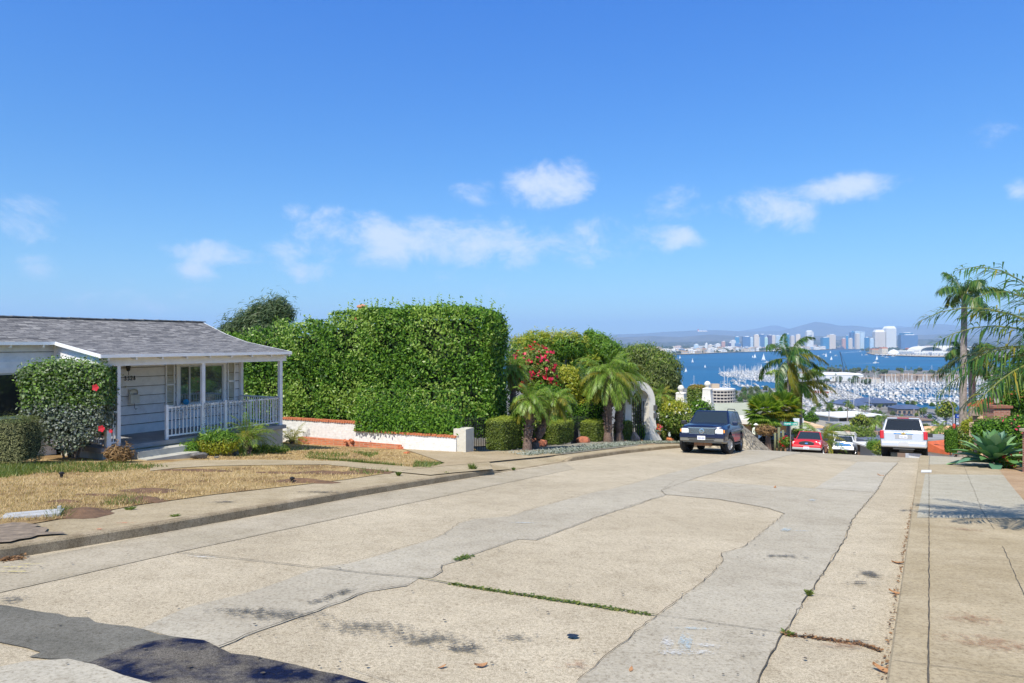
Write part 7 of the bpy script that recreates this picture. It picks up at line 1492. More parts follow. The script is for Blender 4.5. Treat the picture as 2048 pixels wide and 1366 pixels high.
# ------------------------------------------------------------------ beyond the crest, left side of the street
mTanW = M('tan_wall', (.60,.33,.15), .85, .08, 2); mTanD = M('tan_wall_light', (.68,.47,.28), .85, .08, 2); mSageR = M('sage_roof', (.33,.35,.28), .85, .12, .6)
def simplehouse(px, Y, W_, D_, Hw, Hr, rz, wall, roof, label, ztop=None, py_top=None, wins=3, name='hillside_house', gable=True, z=None, cat='house', group=None, flat_=False):
    x = (px-1024)/F*Y; g = gz(x, Y) if z is None else z; zt = EYE-(py_top-683)/F*Y if py_top is not None else g+Hw+Hr; base = zt-Hr-Hw; root = empty(name, (x, Y, base), label, cat, group, rz); drop = max(.3, base-g+.5)
    m = MB(); m.box((0,0,(Hw-drop)/2), (W_, D_, Hw+drop)); m.build('wall', wall, root); m = MB(); e = .45
    if flat_: m.box((0,0,Hw+Hr/2), (W_+2*e, D_+2*e, Hr))
    else:
        a, b = W_/2+e, D_/2+e; ins = 0 if gable else min(W_, D_)/2
        m.add([(-a,-b,Hw-.06),(a,-b,Hw-.06),(a,b,Hw-.06),(-a,b,Hw-.06),(-a+ins,0,Hw+Hr),(a-ins,0,Hw+Hr),(-a,-b,Hw+.08),(a,-b,Hw+.08),(a,b,Hw+.08),(-a,b,Hw+.08)], [(0,3,2,1),(0,1,7,6),(2,3,9,8),(1,2,8,7),(3,0,6,9),(6,7,5,4),(8,9,4,5),(7,8,5),(9,6,4)])
    m.build('roof', roof, root)
    for i in range(wins):
        q = MB(); q.box((-W_/2+(i+.5)*W_/wins, -D_/2-.02, Hw*.55), (W_/wins*.45, .06, 1.1)); q.build('window', mDGlass, root)
    return root
hse = simplehouse(1452, 66, 14, 10, 3.0, 2.6, R_(12), mTanW, mSageR, 'orange tan house with wide sage green roof below the crest', py_top=806, gable=False, wins=3)
simplehouse(1512, 63, 5, 6, 2.6, .35, R_(-20), mTanW, M('fascia_white', (.7,.66,.58), .7, 0), 'orange garage wing with a flat white edged roof beside the sage roof', py_top=833, flat_=True, wins=1); simplehouse(1560, 66, 5.4, 4, 2.6, .2, R_(0), mTanD, mTanD, 'pale tan wall block behind the two fan palms', py_top=846, flat_=True, wins=0)
c = P(1552, 848, 67); m = MB(); m.box((0,0,0), (2.8,.1,1.2)); m.box((-.2,-.06,0), (.06,.04,1.2)); o = m.build('lattice_screen', M('screen_pale', (.62,.66,.74), .5, 0), loc=(c.x, c.y-3, c.z+.3)); tag(o, 'pale window screen above the tan wall behind the fan palms', 'screen')
# cobbled bank beside the road
def bank():
    V = []; Fc = []; nx, ny = 36, 26
    for j in range(ny):
        for i in range(nx):
            t = 36+10.5*i/(nx-1); v = j/(ny-1); n = -7.6-4.2*v; x, y = XY(t, n); rise = -.25+(1.75*min(1, v*3.0)*min(1, (1-v)*4))*(1-(i/(nx-1))**3)*min(1, i/4); V.append((x, y, gz(x, y)+rise+random.gauss(0, .05)*v))
    for j in range(ny-1):
        for i in range(nx-1): a = j*nx+i; Fc.append((a, a+1, a+nx+1, a+nx))
    m_, nt, b = newmat('cobble_bank'); t = nd(nt, 'ShaderNodeTexCoord'); vo = nd(nt, 'ShaderNodeTexVoronoi', {'Vector': t.outputs['Object'], 'Scale': 4.5}); cc = ramp(nt, vo.outputs['Distance'], [(.1, (.50,.43,.31)), (.55, (.33,.28,.2)), (.8, (.12,.1,.07))]); nt.links.new(cc, b.inputs['Base Color']); b.inputs['Roughness'].default_value = .9; bp = nd(nt, 'ShaderNodeBump', {'Height': vo.outputs['Distance'], 'Strength': 1, 'Distance': -.15}); nt.links.new(bp.outputs[0], b.inputs['Normal'])
    me = bpy.data.meshes.new('bank'); me.from_pydata(V, [], Fc); me.materials.append(m_); o = bpy.data.objects.new('bank', me); S.collection.objects.link(o); struct(o)
bank()
fan_palm('round crowned fan palm, the left one of the pair by the tan house', P(1538, 893, 51), 2.6, .17, 60, 1.45, mPalm, lean=(-.35,0), e_lo=-1.1, nseg=20, wseg=.13); fan_palm('fan palm with leaning dark trunk, the right one of the pair', P(1546, 893, 53), 3.05, .15, 48, 1.4, mPalm, lean=(.75,0), nseg=20, wseg=.13, dead=.7, e_lo=-1.0)
c = P(1532, 872, 47.5); bush('reddish brown dry shrub under the fan palms', 'shrub', c, (1.5,1,.75), 900, .14, mDeadL, name='dry_shrub', core=.5)
pan = MB(); pan.box((0,0,0), (.75,.05,1.15)); o = pan.build('blue_panel', M('panel_blue', (.01,.30,.50), .4, 0), loc=P(1541, 856, 50.5)); o.rotation_euler = (.1,-.15,0); tag(o, 'bright blue panel leaning below the left fan palm', 'tarp')  # plain rigid blue panel, no cloth
# the worker in a pale shirt and white hat, seen to the waist behind the bank
def person(px, py_head, Y, label):
    top = P(px, py_head, Y); root = empty('person', (top.x, top.y, top.z-1.76), label, 'person'); bm = bmesh.new(); me = bpy.data.meshes.new('body')
    J = [((0,0,.95),.15),((0,0,1.15),.14),((0,0,1.38),.17),((0,0,1.50),.07),((0,-.01,1.60),.095),((0,0,1.70),.085),((-.2,0,1.42),.07),((-.27,-.05,1.15),.05),((-.2,-.2,.98),.04),((.2,0,1.42),.07),((.28,-.04,1.15),.05),((.22,-.2,1.0),.04),((-.1,0,.88),.10),((-.11,-.03,.48),.07),((-.11,0,.08),.05),((-.11,-.14,.04),.04),((.1,0,.88),.10),((.12,.02,.48),.07),((.12,.03,.08),.05),((.12,-.11,.04),.04)]
    E = [(0,1),(1,2),(2,3),(3,4),(4,5),(2,6),(6,7),(7,8),(2,9),(9,10),(10,11),(0,12),(12,13),(13,14),(14,15),(0,16),(16,17),(17,18),(18,19)]
    me.from_pydata([j[0] for j in J], E, []); o = bpy.data.objects.new('body', me); S.collection.objects.link(o); me.skin_vertices.new() if False else None
    md = o.modifiers.new('k', 'SKIN'); 
    for v, j in zip(me.skin_vertices[0].data, J): v.radius = (j[1]*1.0, j[1]*.85)
    me.skin_vertices[0].data[0].use_root = True; subd(o, 2); o.data.materials.append(M('skin', (.45,.28,.2), .6, 0)); o.parent = root
    bpy.context.view_layer.update(); nm = bpy.data.meshes.new_from_object(o.evaluated_get(bpy.context.evaluated_depsgraph_get())); o.modifiers.clear(); o.data = nm; nm.materials.clear()
    for mt in (M('skin', (.45,.28,.2)), M('shirt_pale', (.72,.74,.6), .8, 0), M('trousers_dark', (.03,.03,.04), .8, 0), M('vest_dark', (.03,.05,.02), .8, 0)): nm.materials.append(mt)
    for p in nm.polygons:
        p.use_smooth = True; c = p.center; p.material_index = 0 if c.z > 1.5 or (c.z < 1.04 and abs(c.x) > .19) else (2 if c.z < .98 else (3 if abs(c.x) < .09 else 1))
    h = MB(); h.lathe((0,0,1.70), [(.19,-.02),(.19,0),(.105,.02),(.1,.08),(.03,.1)], 14); h.build('hat', M('hat_white', (.78,.78,.74), .8, 0), root, smooth=True)
    return root
person(1512, 847.5, 50, 'person in a white hat, pale shirt and dark vest standing behind the cobbled bank')
# street name sign
c = P(1581, 893, 43); sg = empty('street_sign', (c.x, c.y, gz(c.x, c.y)), 'teal green street name blade on a thin post left of the red pickup', 'street sign'); zt = P(1581, 847.5, 43).z-gz(c.x, c.y); m = MB(); m.tube([(0,0,-.2),(0,0,zt+.15)], .03, 8); m.build('post', M('galvanised', (.4,.4,.4), .4, 0, metal=.7), sg)
m = MB(); m.box((0,-.03,zt), (.86,.02,.2)); bl = m.build('blade', M('sign_teal', (.0,.36,.27), .5, 0), sg); m = MB()
for i in range(11):
    if i == 6: continue
    m.box((-.36+i*.072,-.044,zt+(.0 if i%3 else .01)), (.04,.004,.07 if i%2 else .1))
m.build('lettering', M('sign_white', (.8,.8,.78), .5, 0), bl)
# cacti and red flowers at the corner
m = MB(); m.tube([(0,0,-.5),(0,0,1.15)], [.1,.09], 8); m.tube([(-.25,0,-.5),(-.25,0,.8)], [.08,.07], 8); m.tube([(.3,.1,-.5),(.3,.1,.95)], [.09,.08], 8); c = P(1558, 890, 44.5); o = m.build('column_cactus', M('cactus', (.16,.17,.09), .8, .2, 9, bump=.6), loc=c, smooth='all'); tag(o, 'clump of column cacti at the corner left of the street sign', 'cactus')
c = P(1574, 893, 43.6); bush('small shrub with orange red flowers left of the red pickup', 'shrub', c, (.75,.6,.65), 700, .12, mFern, name='flower_shrub', fl=(45,.12,mFlowR), core=.4); c = P(1566, 894, 44); bush('low succulent clump at the corner kerb', 'plant', c, (.6,.5,.35), 400, .12, mMixed, name='succulent', core=.4)
# queen palms blown by the wind
def queen(px, py_c, pyb, Y, L, nf, label, tr=.13, lean=0, azs=None, wind=(1.1,0,-.1), mat=mPalmD, e_hi=1.35, e_lo=-.7, ll=.62, nl_=56, hang=.95, yel=.2, lw=.085):
    b = P(px, pyb, Y); top = P(px, py_c, Y).z-b.z; return feather_palm(label, (b.x-lean, b.y, b.z), top, tr, nf, L, mat, name='queen_palm', nl_=nl_, ll=ll, lw=lw, droop=1.7, wind=wind, hang=hang, lean=(lean, 0), e_hi=e_hi, e_lo=e_lo, yel=yel, plum=.35, rach=.02)
queen(1578, 718, 895, 55, 3.5, 16, 'windblown queen palm, left and taller of the pair by the street sign', tr=.15); queen(1602, 766, 895, 57, 3.1, 15, 'windblown queen palm, right and lower of the pair by the street sign', tr=.12, mat=mPalm, yel=.35)
c = P(1640, 895, 47); feather_palm('low yellow green palm behind the red pickup', c, .55, .15, 26, 1.9, mPalm, name='low_palm', nl_=30, ll=.35, lw=.04, droop=1.6, hang=.6, yel=.35, e_hi=1.35, e_lo=.0)
mass(1706, 852, 899, 66, 84, mOlive, 'dense olive green bush mass right of the white pickup', n=6000, size=.14, top=mMixed); mass(1752, 880, 902, 52, 36, mFern, 'low bright green bush just left of the white SUV', n=1800); mass(1652, 868, 900, 52, 30, mOlive, 'reddish olive bush between the two pickups', n=1500)
# ------------------------------------------------------------------ right side of the street
boxhedge(1893, 1928, 862, 906, 'dense green clipped hedge left of the big palm trunks', name='street_hedge', Y=33.5, mat=mHedge, top=mHedge, n=7000)
queen(1929, 590, 905, 37, 2.05, 9, 'tallest queen palm, its crown alone against the sky', tr=.17, lean=.12, wind=(.15,0,0), ll=.62, e_lo=.1, yel=0, nl_=60, lw=.06); queen(1943, 712, 903, 38.5, 1.9, 11, 'second big queen palm with its crown behind the tallest trunk', tr=.19, lean=-.1, wind=(.6,0,0), ll=.5, e_hi=1.1, e_lo=-.2, lw=.06, nl_=56)
def agave(px, py, R, n, mat, label, off=0, name='agave', flat_=.5):
    c = at(px, py); root = empty(name, (c.x, c.y, c.z), label, 'agave'); m = MB()
    for i in range(n):
        f = i/(n-1); a = i*2.39996; e = 1.45-1.35*f**.8; L = R*(.62+.5*f)*rng.uniform(.9, 1.08); d = np.array([math.cos(a)*math.cos(e), math.sin(a)*math.cos(e), math.sin(e)]); s_ = np.cross(d, [0,0,1.]); s_ /= np.linalg.norm(s_); up = np.cross(s_, d); P0 = np.array([math.cos(a)*.05, math.sin(a)*.05, .12+.22*(1-f)*R]); vs = []; prof = [(0,.05),(.15,.06),(.4,.115),(.62,.13),(.82,.08),(.95,.02),(1.0,.003)]
        for u, w in prof: q = P0+d*L*u-np.array([0,0,1])*(u**2.2)*.28*L*f; w = w*R*1.05; fold = up*w*.35; vs += [tuple(q-s_*w+fold), tuple(q-up*.012), tuple(q+s_*w+fold)]
        fs = []
        for j in range(len(prof)-1):
            for k in range(2): b = j*3+k; fs.append((b, b+1, b+4, b+3))
        m.add(vs, fs, i % 3)
    m.build('leaves', [mat[0], mat[1], mat[2]], root, smooth=True); return root
mAg = [M('agave_green', (.10,.22,.07), .5, .12, 3), M('agave_pale', (.19,.33,.14), .5, .12, 3), M('agave_blue', (.09,.2,.12), .5, .12, 3)]
agave(1988, 934, 1.32, 44, mAg, 'large green foxtail agave at the right edge of the pavement'); agave(2034, 925, .9, 26, mAg, 'second green agave, darker, behind the large one'); mAb = [M('agave_grey', (.28,.38,.36), .6, .1, 3)]*3; agave(1930, 905, .38, 26, mAb, 'small blue grey agave left of the large green one')
c = at(2012, 936); bush('red geranium at the foot of the large agave', 'flowers', (c.x, c.y-.1, c.z), (.55,.4,.4), 700, .07, mFern, name='geranium', core=.4, fl=(75,.05,mFlowR))
c = P(1945, 885, 34); bush('low flowering shrub behind the big palm trunks', 'shrub', c, (1.6,1.2,1.0), 2200, .12, mMixed, name='shrub', top=None if False else None) if False else bush('low flowering shrub behind the big palm trunks', 'shrub', (c.x, c.y, c.z-.6), (1.7,1.2,1.5), 2600, .12, mMixed, name='shrub', fl=(48,.07,mFlowP))
c = P(1988, 884, 24.6); bush('mixed green shrub behind the agave', 'shrub', (c.x, c.y, c.z), (1.6,.9,.85), 2600, .10, mHedge, name='shrub'); c = P(1965, 872, 31); bush('yellow green shrub above the tan box, behind the agave', 'shrub', (c.x,c.y,c.z), (1.8,1.2,.9), 2500, .12, mYell, name='shrub')
c = P(2040, 905, 23.5); bush('dark green shrub at the right edge beside the brick pillar', 'shrub', (c.x+.2, c.y+.3, c.z-.4), (1.3,1.4,1.7), 4500, .09, mHedge, name='shrub', fl=(40,.05,mFlowP))
m = MB(); m.box((0,0,.45), (.5,.5,1.55)); o = m.build('brick_pillar', mortar_brick('brick_brown', (.34,.12,.08), (.45,.19,.12), (.4,.33,.27)), loc=at(2080, 948)+Vector((.1,.25,0))); tag(o, 'red brick pillar cut by the right edge of the picture', 'pillar'); q = MB(); q.box((0,0,1.26), (.62,.62,.08)); q.build('cap', M('cap_tan', (.5,.4,.28), .8, .1), o)
c = P(1993, 835, 26); m = MB(); m.box((0,0,-.7), (.62,.6,2.2)); o = m.build('lamp_pillar', MATS['brick_brown'], loc=(c.x, c.y, c.z)); tag(o, 'brick pillar carrying the black lantern', 'pillar'); q = MB(); q.box((0,0,.43), (.74,.72,.09)); q.build('cap', M('cap_red', (.3,.12,.08), .8, .1), o)
ln = empty('lantern', (c.x, c.y, c.z+.47), 'black carriage lantern on the brick pillar among the palm fronds', 'lantern'); m = MB(); m.lathe((0,0,0), [(.06,0),(.03,.06),(.1,.08)], 6); m.lathe((0,0,.36), [(.17,-.02),(.15,.0),(.06,.1),(.01,.15)], 6)
for i in range(6): a = math.pi/3*i; m.bar((.085*math.cos(a),.085*math.sin(a),.08), (.14*math.cos(a),.14*math.sin(a),.35), .015)
m.build('frame', mBlk, ln); m = MB(); m.lathe((0,0,0), [(.075,.08),(.125,.34)], 6); m.build('glass', M('lantern_glass', (.5,.48,.4), .3, 0), ln)
c = P(1951, 833, 30); m = MB(); m.lathe((0,0,0), [(.10,-.35),(.13,.0),(.13,.03)], 6); m.lathe((0,0,.05), [(.25,0),(.03,.18)], 6); o = m.build('lantern', M('lantern_brown', (.22,.16,.12), .7, .1), loc=c); tag(o, 'small brown lantern with conical hat right of the palm trunks', 'lantern'); q = MB(); q.bar((0,0,-.35),(0,0,-1.6), .08); q.build('post', M('lantern_brown', (.22,.16,.12)), o)
c = P(1955, 855, 29); m = MB(); m.box((0,0,0), (.42,.3,.42)); m.box((-.23,0,-.1), (.05,.3,.6)); o = m.build('tan_box', M('box_tan', (.62,.45,.27), .8, .1), loc=c); tag(o, 'tan meter box half hidden in the flowering shrubs', 'box')
for x, y, w, l in [(1968,836,.45,'flat tan boulder left of the two on the garden wall'),(1980,832,.5,'flat tan boulder right of the two on the garden wall')]: rock(l, P(x, y, 27.5), w*.6, M('boulder_tan', (.5,.34,.2), .9, .2, 4, bump=.8), 'boulder', 'boulder', (1,.8,.55), int(x))
tr0 = simplehouse(2105, 36, 4.5, 5, 2.6, 1.3, R_(35), mTanD, M('tile_red', (.5,.13,.05), .7, .35, 9, bump=.9, bscale=12), 'house with red clay tiles seen through the right foliage', py_top=764, wins=1)
# the tree at the right edge, and its neighbours beyond the frame that the porch window mirrors
tree('dark fine leaved tree overhanging from the right edge', (20.9, 26.5, gz(20.9, 26.5)), 2.8, [(-.6,0,3.0,1.5,1.4,.9),(.6,.2,3.9,1.7,1.5,1.0),(-1.0,.3,2.2,.9,1.0,.6),(1.4,0,2.6,1.6,1.5,1.0)], 14000, .12, mHedge, trunk=.12, name='street_tree', core=.5, amp=.3)
for x, y, s_, l in [(25,22,2.4,'leafy tree on the right verge beyond the picture edge'),(19,14.5,2.2,'leafy tree on the right verge nearest the camera')]: tree(l, (x, y, gz(x, y)), 3, [(0,0,3.2,s_,s_,1.8),(.8,.5,2.0,s_*.8,s_,1.2),(-.6,-.4,1.6,s_*.7,s_*.8,1.1)], 7000, .2, mMixed, trunk=.15, name='street_tree', core=.6)
bush('long leafy hedge on the right verge beyond the picture edge', 'hedge', (21.5, 21.5, gz(21.5, 21.5)-.2), (3.0, 11, 3.4), 9000, .2, mMixed, name='verge_hedge', pw=3, thick=.3, rz=-.55, core=.8, gaps=(3.5,-.4))
# near palm whose fronds hang into the picture and shade the pavement
bx, by = 8.05, 9.75; g = gz(bx, by)
root = empty('overhanging_palm', (bx, by, g), 'feather palm at the right edge whose fronds hang over the pavement', 'palm tree'); m = MB(); m.tube([(0,0,-.3),(0,0,1.6),(-.02,0,2.5)], [.16,.13,.11], 12); m.build('trunk', mPalmBark, root, smooth=True)
Q = []; MI = []; RB = MB(); top = np.array([0, 0, 2.6])
FR = [(math.pi*.97,.62,2.05,1.25),(math.pi*1.0,.28,1.95,1.0),(math.pi*1.06,-.02,1.9,.9),(math.pi*.9,.1,1.9,1.0),(math.pi*1.08,.95,2.2,1.5),(math.pi*.85,.85,2.2,1.5),(math.pi*1.0,1.15,2.3,1.7),(math.pi*.75,.3,1.9,1.1),(math.pi*.6,.8,2,1.2),(math.pi*1.3,.6,2,1.2),(math.pi*.3,.6,2,1.3),(0,.7,2,1.3),(math.pi*1.6,.7,2,1.3),(math.pi*1.75,.3,1.9,1.1),(math.pi*1.2,.1,1.7,1.0),(math.pi*.8,-.2,1.7,.9),(math.pi*.45,.1,1.8,1)]
for (a, e, L, dr) in FR:
    p, q = frond(top, a, e, L, dr, (0, 0, 0), 50, .40, .024, .5, plum=.5, fwd=.6); Q.append(q); MI += list((rng.uniform(size=len(q)) < .06).astype(int)); RB.tube([tuple(x) for x in p[::2]], [.022,.018,.015,.012,.010,.008,.006,.004][:len(p[::2])], 5)
quadmesh('fronds', np.concatenate(Q), 4, [mPalmD, mPalmY], root, MI); RB.build('frond_ribs', M('rib_green', (.18,.2,.05)), root)
# ------------------------------------------------------------------ neighbourhood on the slope and along the marina
mRoofs = [M('roof_grey', (.28,.28,.28), .85, .15, .5), M('roof_brown', (.22,.15,.11), .85, .2, .5), M('roof_white', (.72,.72,.7)), M('roof_slate', (.12,.14,.2), .8, .2, .5), mRoofT]; mWalls = [mPaleW, M('wall_white', (.7,.7,.68), .8, .08, .5), M('wall_sand', (.56,.45,.32), .8, .08, .5), M('wall_grey', (.36,.36,.36), .8, .08, .5)]
# white apartment block
def aptblock(px, Y, W_, D_, H_, py_top, rz, floors, label):
    x = (px-1024)/F*Y; zt = EYE-(py_top-683)/F*Y; root = empty('apartment_block', (x, Y, zt-H_), label, 'apartment block', rz=rz); m = MB(); m.box((0,0,H_/2-4), (W_, D_, H_+7.6)); m.build('wall', mPaleW, root); m = MB(); m.box((0,-.8,H_+.15), (W_+1.5, D_+3, .35)); m.build('roof', mRoofW, root); fh = H_/floors; n = int(W_/4.5)
    for f in range(floors):
        q = MB(); q.box((0,-D_/2-.9,f*fh+.1), (W_, 1.8, .22)); q.box((0,-D_/2-1.75,f*fh+.6), (W_, .08, .9)); q.build('balcony', mRoofW, root)
        for i in range(n): w = MB(); w.box((-W_/2+(i+.5)*W_/n, -D_/2-.05, f*fh+1.5), (W_/n*.6, .12, fh*.6)); w.build('window', mDGlass, root)
    for i in range(n+1): q = MB(); q.box((-W_/2+i*W_/n, -D_/2-.9, H_/2), (.3, 1.8, H_)); q.build('party_wall', mPaleW, root)
aptblock(1688, 215, 17, 10, 7.6, 829, R_(18), 3, 'white three storey apartment block with balconies above the white pickup'); aptblock(1640, 235, 13, 8, 5, 829, R_(-12), 2, 'long low white roofed wing left of the apartment block')
struct(sheet('side_street', [([(x, y) for x, y in (P(1640, 850, 150)[:2], P(1700, 850, 160)[:2], P(1706, 850, 260)[:2], P(1650, 850, 250)[:2])], 0)], [mAsph], .1, cuts=False))
H = lambda *a, **k: simplehouse(*a, **k)
H(1664, 150, 9, 8, 3.2, 1.4, R_(10), mWalls[3], mRoofs[3], 'grey slate roofed house right of the red pickup', py_top=852, gable=False); H(1724, 120, 8, 7, 3.0, .3, R_(5), mWalls[1], mRoofs[0], 'small pale grey flat roofed house above the bushes', py_top=848, flat_=True); H(1756, 105, 5, 5, 2.4, 1.2, R_(-25), mWalls[2], mRoofs[1], 'small house with a steep brown gable left of the white SUV', py_top=862)
H(1757, 64, 3.2, 3, 1.6, .25, R_(10), mRoofs[1], mRoofs[3], 'low shed with dark flat roof just left of the white SUV', py_top=876, flat_=True, wins=1); H(1750, 58, 1.5, 2, 1.0, .12, R_(0), mWalls[3], mRoofs[2], 'small white flat roof below the dark shed', py_top=888, flat_=True, wins=0)
H(1878, 130, 15, 10, 3.2, 2.0, R_(8), M('wall_apricot', (.66,.42,.22), .8, .08, .5), M('tile_apricot', (.62,.36,.19), .8, .2, .6), 'apricot house with tan tiled hip roof right of the white SUV', py_top=852, gable=False, wins=4); H(1884, 75, 4.6, 4.5, 1.6, 1.0, R_(25), mWalls[1], M('tile_orange', (.55,.12,.04), .75, .2, 2), 'house with bright orange red roof right of the white SUV', py_top=880, wins=2); H(1866, 95, 6, 4, 2.0, .25, R_(0), mWalls[1], mRoofs[0], 'flat grey and white roof behind the orange red one', py_top=873, flat_=True)
H(1800, 240, 16, 10, 5, .4, R_(5), mWalls[3], mRoofs[1], 'brown flat roofed block above the white SUV', py_top=836, flat_=True, wins=6)
names = ['grey','brown','white','slate blue','red tiled']; k = 0
for (x0, x1, Y0, Y1, cnt) in ((1440,1600,230,520,22), (1600,1960,280,520,34)):
    for i in range(cnt):
        px = rng.uniform(x0, x1); Y = rng.uniform(Y0, Y1); j = int(rng.choice(5, p=[.28,.2,.28,.12,.12])); w = int(rng.choice(4)); X = (px-1024)/F*Y; t_, n_ = tn(X, Y)
        if abs(n_+4.5) < 9: continue
        H(px, Y, rng.uniform(9, 18), rng.uniform(8, 12), rng.uniform(3, 6), rng.uniform(.3, 2), rng.uniform(-.6, .6), mWalls[w], mRoofs[j], 'small house with %s roof on the slope above the marina' % names[j], flat_=bool(rng.uniform() < .4), gable=bool(rng.uniform() < .5), wins=3, group='%s roofed houses on the slope above the marina' % names[j])
# tree and palm kinds for the slope and the island, copied many times
def proto_broad(mat, label, top=None, n=700, sz=.55):
    r = tree(label, (0, -300, -80), 5, [(0,0,4.6,2.6,2.4,1.9),(1.5,.5,3.6,1.8,1.8,1.4),(-1.5,-.3,3.8,1.9,1.8,1.5),(.2,.4,5.8,1.6,1.5,1.2)], n, sz, mat, name='broadleaf_tree', trunk=.22, core=.72, aspect=.5, amp=.3, topmat=top); return r
def proto_palm(label, h, nf=20, L=2.4, mat=mPalmD, nl_=9, lw=.16): return feather_palm(label, (0, -300, -80), h, .2, nf, L, mat, name='slope_palm', nl_=nl_, ll=.75, lw=lw, droop=1.7, hang=.8, wind=(.4,0,0), e_lo=-.6, yel=.2, rach=.03)
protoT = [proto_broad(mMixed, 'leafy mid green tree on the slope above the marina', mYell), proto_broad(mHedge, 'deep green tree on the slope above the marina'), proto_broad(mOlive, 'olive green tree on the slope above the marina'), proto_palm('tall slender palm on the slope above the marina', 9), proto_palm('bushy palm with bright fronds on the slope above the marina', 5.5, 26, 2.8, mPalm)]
labT = [o['label'] for o in protoT]; grpT = ['leafy mid green trees on the slope', 'deep green trees on the slope', 'olive green trees on the slope', 'tall slender palms on the slope', 'bushy bright palms on the slope']; usedT = [False]*5
def putT(k, x, y, z, sc, label=None, group=None):
    if not usedT[k]: o = protoT[k]; usedT[k] = True
    else: o = copy_tree(protoT[k])
    o.location = (x, y, z); o.scale = (sc,)*3; o.rotation_euler = (0, 0, rng.uniform(0, 6.28) if k < 3 else rng.uniform(-.3, .3)); o['label'] = label or labT[k]
    if group is None and label is None: group = grpT[k]
    if group: o['group'] = group
    elif 'group' in o.keys(): del o['group']
    return o
WP = {(1722,826):50,(1598,815):48,(1622,822):40,(1672,852):62,(1700,848):75,(1722,862):55,(1750,828):44,(1764,822):36,(1744,832):32,(1658,800):24,(1695,798):24,(1730,806):22,(1892,800):60,(1880,838):44,(1866,850):44,(1850,846):40,(1910,850):50,(1960,800):60,(1970,812):80,(1845,812):18,(1650,870):52,(1590,856):44,(1560,868):40,(1760,884):44}
def T_at(k, px, py_top, Y, h0, label):
    zt = EYE-(py_top-683)/F*Y; x = (px-1024)/F*Y; g = gz(x, Y)-.3; sc = min((zt-g)/h0, WP.get((px, py_top), 60)/F*Y/(8.0 if k < 3 else 5.6)); putT(k, x, Y, zt-h0*sc, sc, label)
T_at(0, 1722, 826, 105, 7.0, 'yellow green tree right of the white apartment block'); T_at(1, 1598, 815, 95, 7.0, 'dark green tree behind the street sign'); T_at(1, 1622, 822, 100, 7.0, 'dark tree left of the apartment block'); T_at(2, 1672, 852, 75, 7.0, 'olive green tree above the white pickup'); T_at(0, 1700, 848, 72, 7.0, 'leafy bush tree above and right of the white pickup'); T_at(1, 1722, 862, 66, 7.0, 'dense green bush right of the white pickup')
T_at(4, 1750, 828, 110, 7.6, 'bushy palm left of the white SUV'); T_at(3, 1764, 822, 118, 10.8, 'slender palm left of the white SUV window'); T_at(3, 1744, 832, 125, 10.8, 'slender palm behind the small pale house'); T_at(3, 1658, 800, 190, 10.8, 'slender palm rising before the apartment block roof'); T_at(3, 1695, 798, 200, 10.8, 'slender palm above the apartment block'); T_at(3, 1730, 806, 215, 10.8, 'palm rising before the blue roofed hall')
T_at(0, 1892, 800, 160, 7.0, 'light green tree left of the big palm trunks'); T_at(4, 1880, 838, 120, 7.6, 'bushy palm above the apricot house'); T_at(4, 1866, 850, 105, 7.6, 'bright palm before the apricot house'); T_at(2, 1850, 846, 150, 7.0, 'olive tree right of the white SUV'); T_at(1, 1910, 850, 60, 7.0, 'green tree behind the clipped street hedge'); T_at(0, 1960, 800, 90, 7.0, 'green tree right of the big palm trunks'); T_at(4, 1970, 812, 60, 7.6, 'drooping bright palm behind the lantern')
T_at(3, 1845, 812, 260, 10.8, 'slender palm above the white SUV mirror'); T_at(2, 1650, 870, 62, 7.0, 'olive bush right of the red pickup'); T_at(0, 1590, 856, 62, 7.0, 'green bush between the street sign and the red pickup'); T_at(1, 1560, 868, 60, 7.0, 'dark bush behind the black car'); T_at(0, 1760, 884, 50, 7.0, 'bright green low bush left of the white SUV')
for i in range(170):
    px = rng.uniform(1440, 1985); Y = rng.uniform(110, 540); x = (px-1024)/F*Y; t_, n_ = tn(x, Y)
    if abs(n_+4.5) < 7: continue
    putT(int(rng.choice(5, p=[.24,.22,.2,.22,.12])), x, Y, gz(x, Y)-.4, rng.uniform(.7, 1.15))
for i in range(90):
    p = sea(rng.uniform(1440, 1990), rng.uniform(812, 845), 1.9); putT(int(rng.choice(5, p=[.2,.2,.15,.3,.15])), p.x, p.y, p.z, rng.uniform(.7, 1.1))
# dark clumps left near the garage
for i in range(34): p = sea(rng.uniform(1468, 1545), rng.uniform(783, 812), 1.9); putT(int(rng.choice([1, 2])), p.x, p.y, p.z, rng.uniform(.9, 1.5))
# island palms and trees: simple far kinds
def farpalm(h):
    m = MB(); m.bar((0,0,0), (0,0,h), .45); 
    for i in range(18):
        a = i*2.4; e = 1.1-1.7*i/17; d = Vector((math.cos(a)*math.cos(e), math.sin(a)*math.cos(e), math.sin(e))); s_ = Vector((-math.sin(a), math.cos(a), 0))*.5; p0 = Vector((0,0,h)); p1 = p0+d*1.6; p2 = p1+Vector((d.x, d.y, d.z-1.1))*1.3; m.add([p0, p1-s_, p2, p1+s_], [(0,1,2,3)], 1)
    return m.build('island_palm', [mPalmBark, mPalmD])
fp = [farpalm(11), farpalm(15)]; gp = 'palms lining the island behind the marina'; lp = ['shorter palm of the row lining the island behind the marina', 'tall palm of the row lining the island behind the marina']; uf = [False, False]
def ftree():
    P_, N_, L_ = shell((9,8,6.5), 260, 2, .5, .5, .25, 1); o = quadmesh('island_tree', np.concatenate([leaves(P_+np.array([0,0,4.2]), 1.7, .7, nrm=N_, nspread=.6)]), 4, [gm('island_leaf', [(.03,.05,.02),(.06,.09,.03),(.1,.13,.05)], .1)]); return o
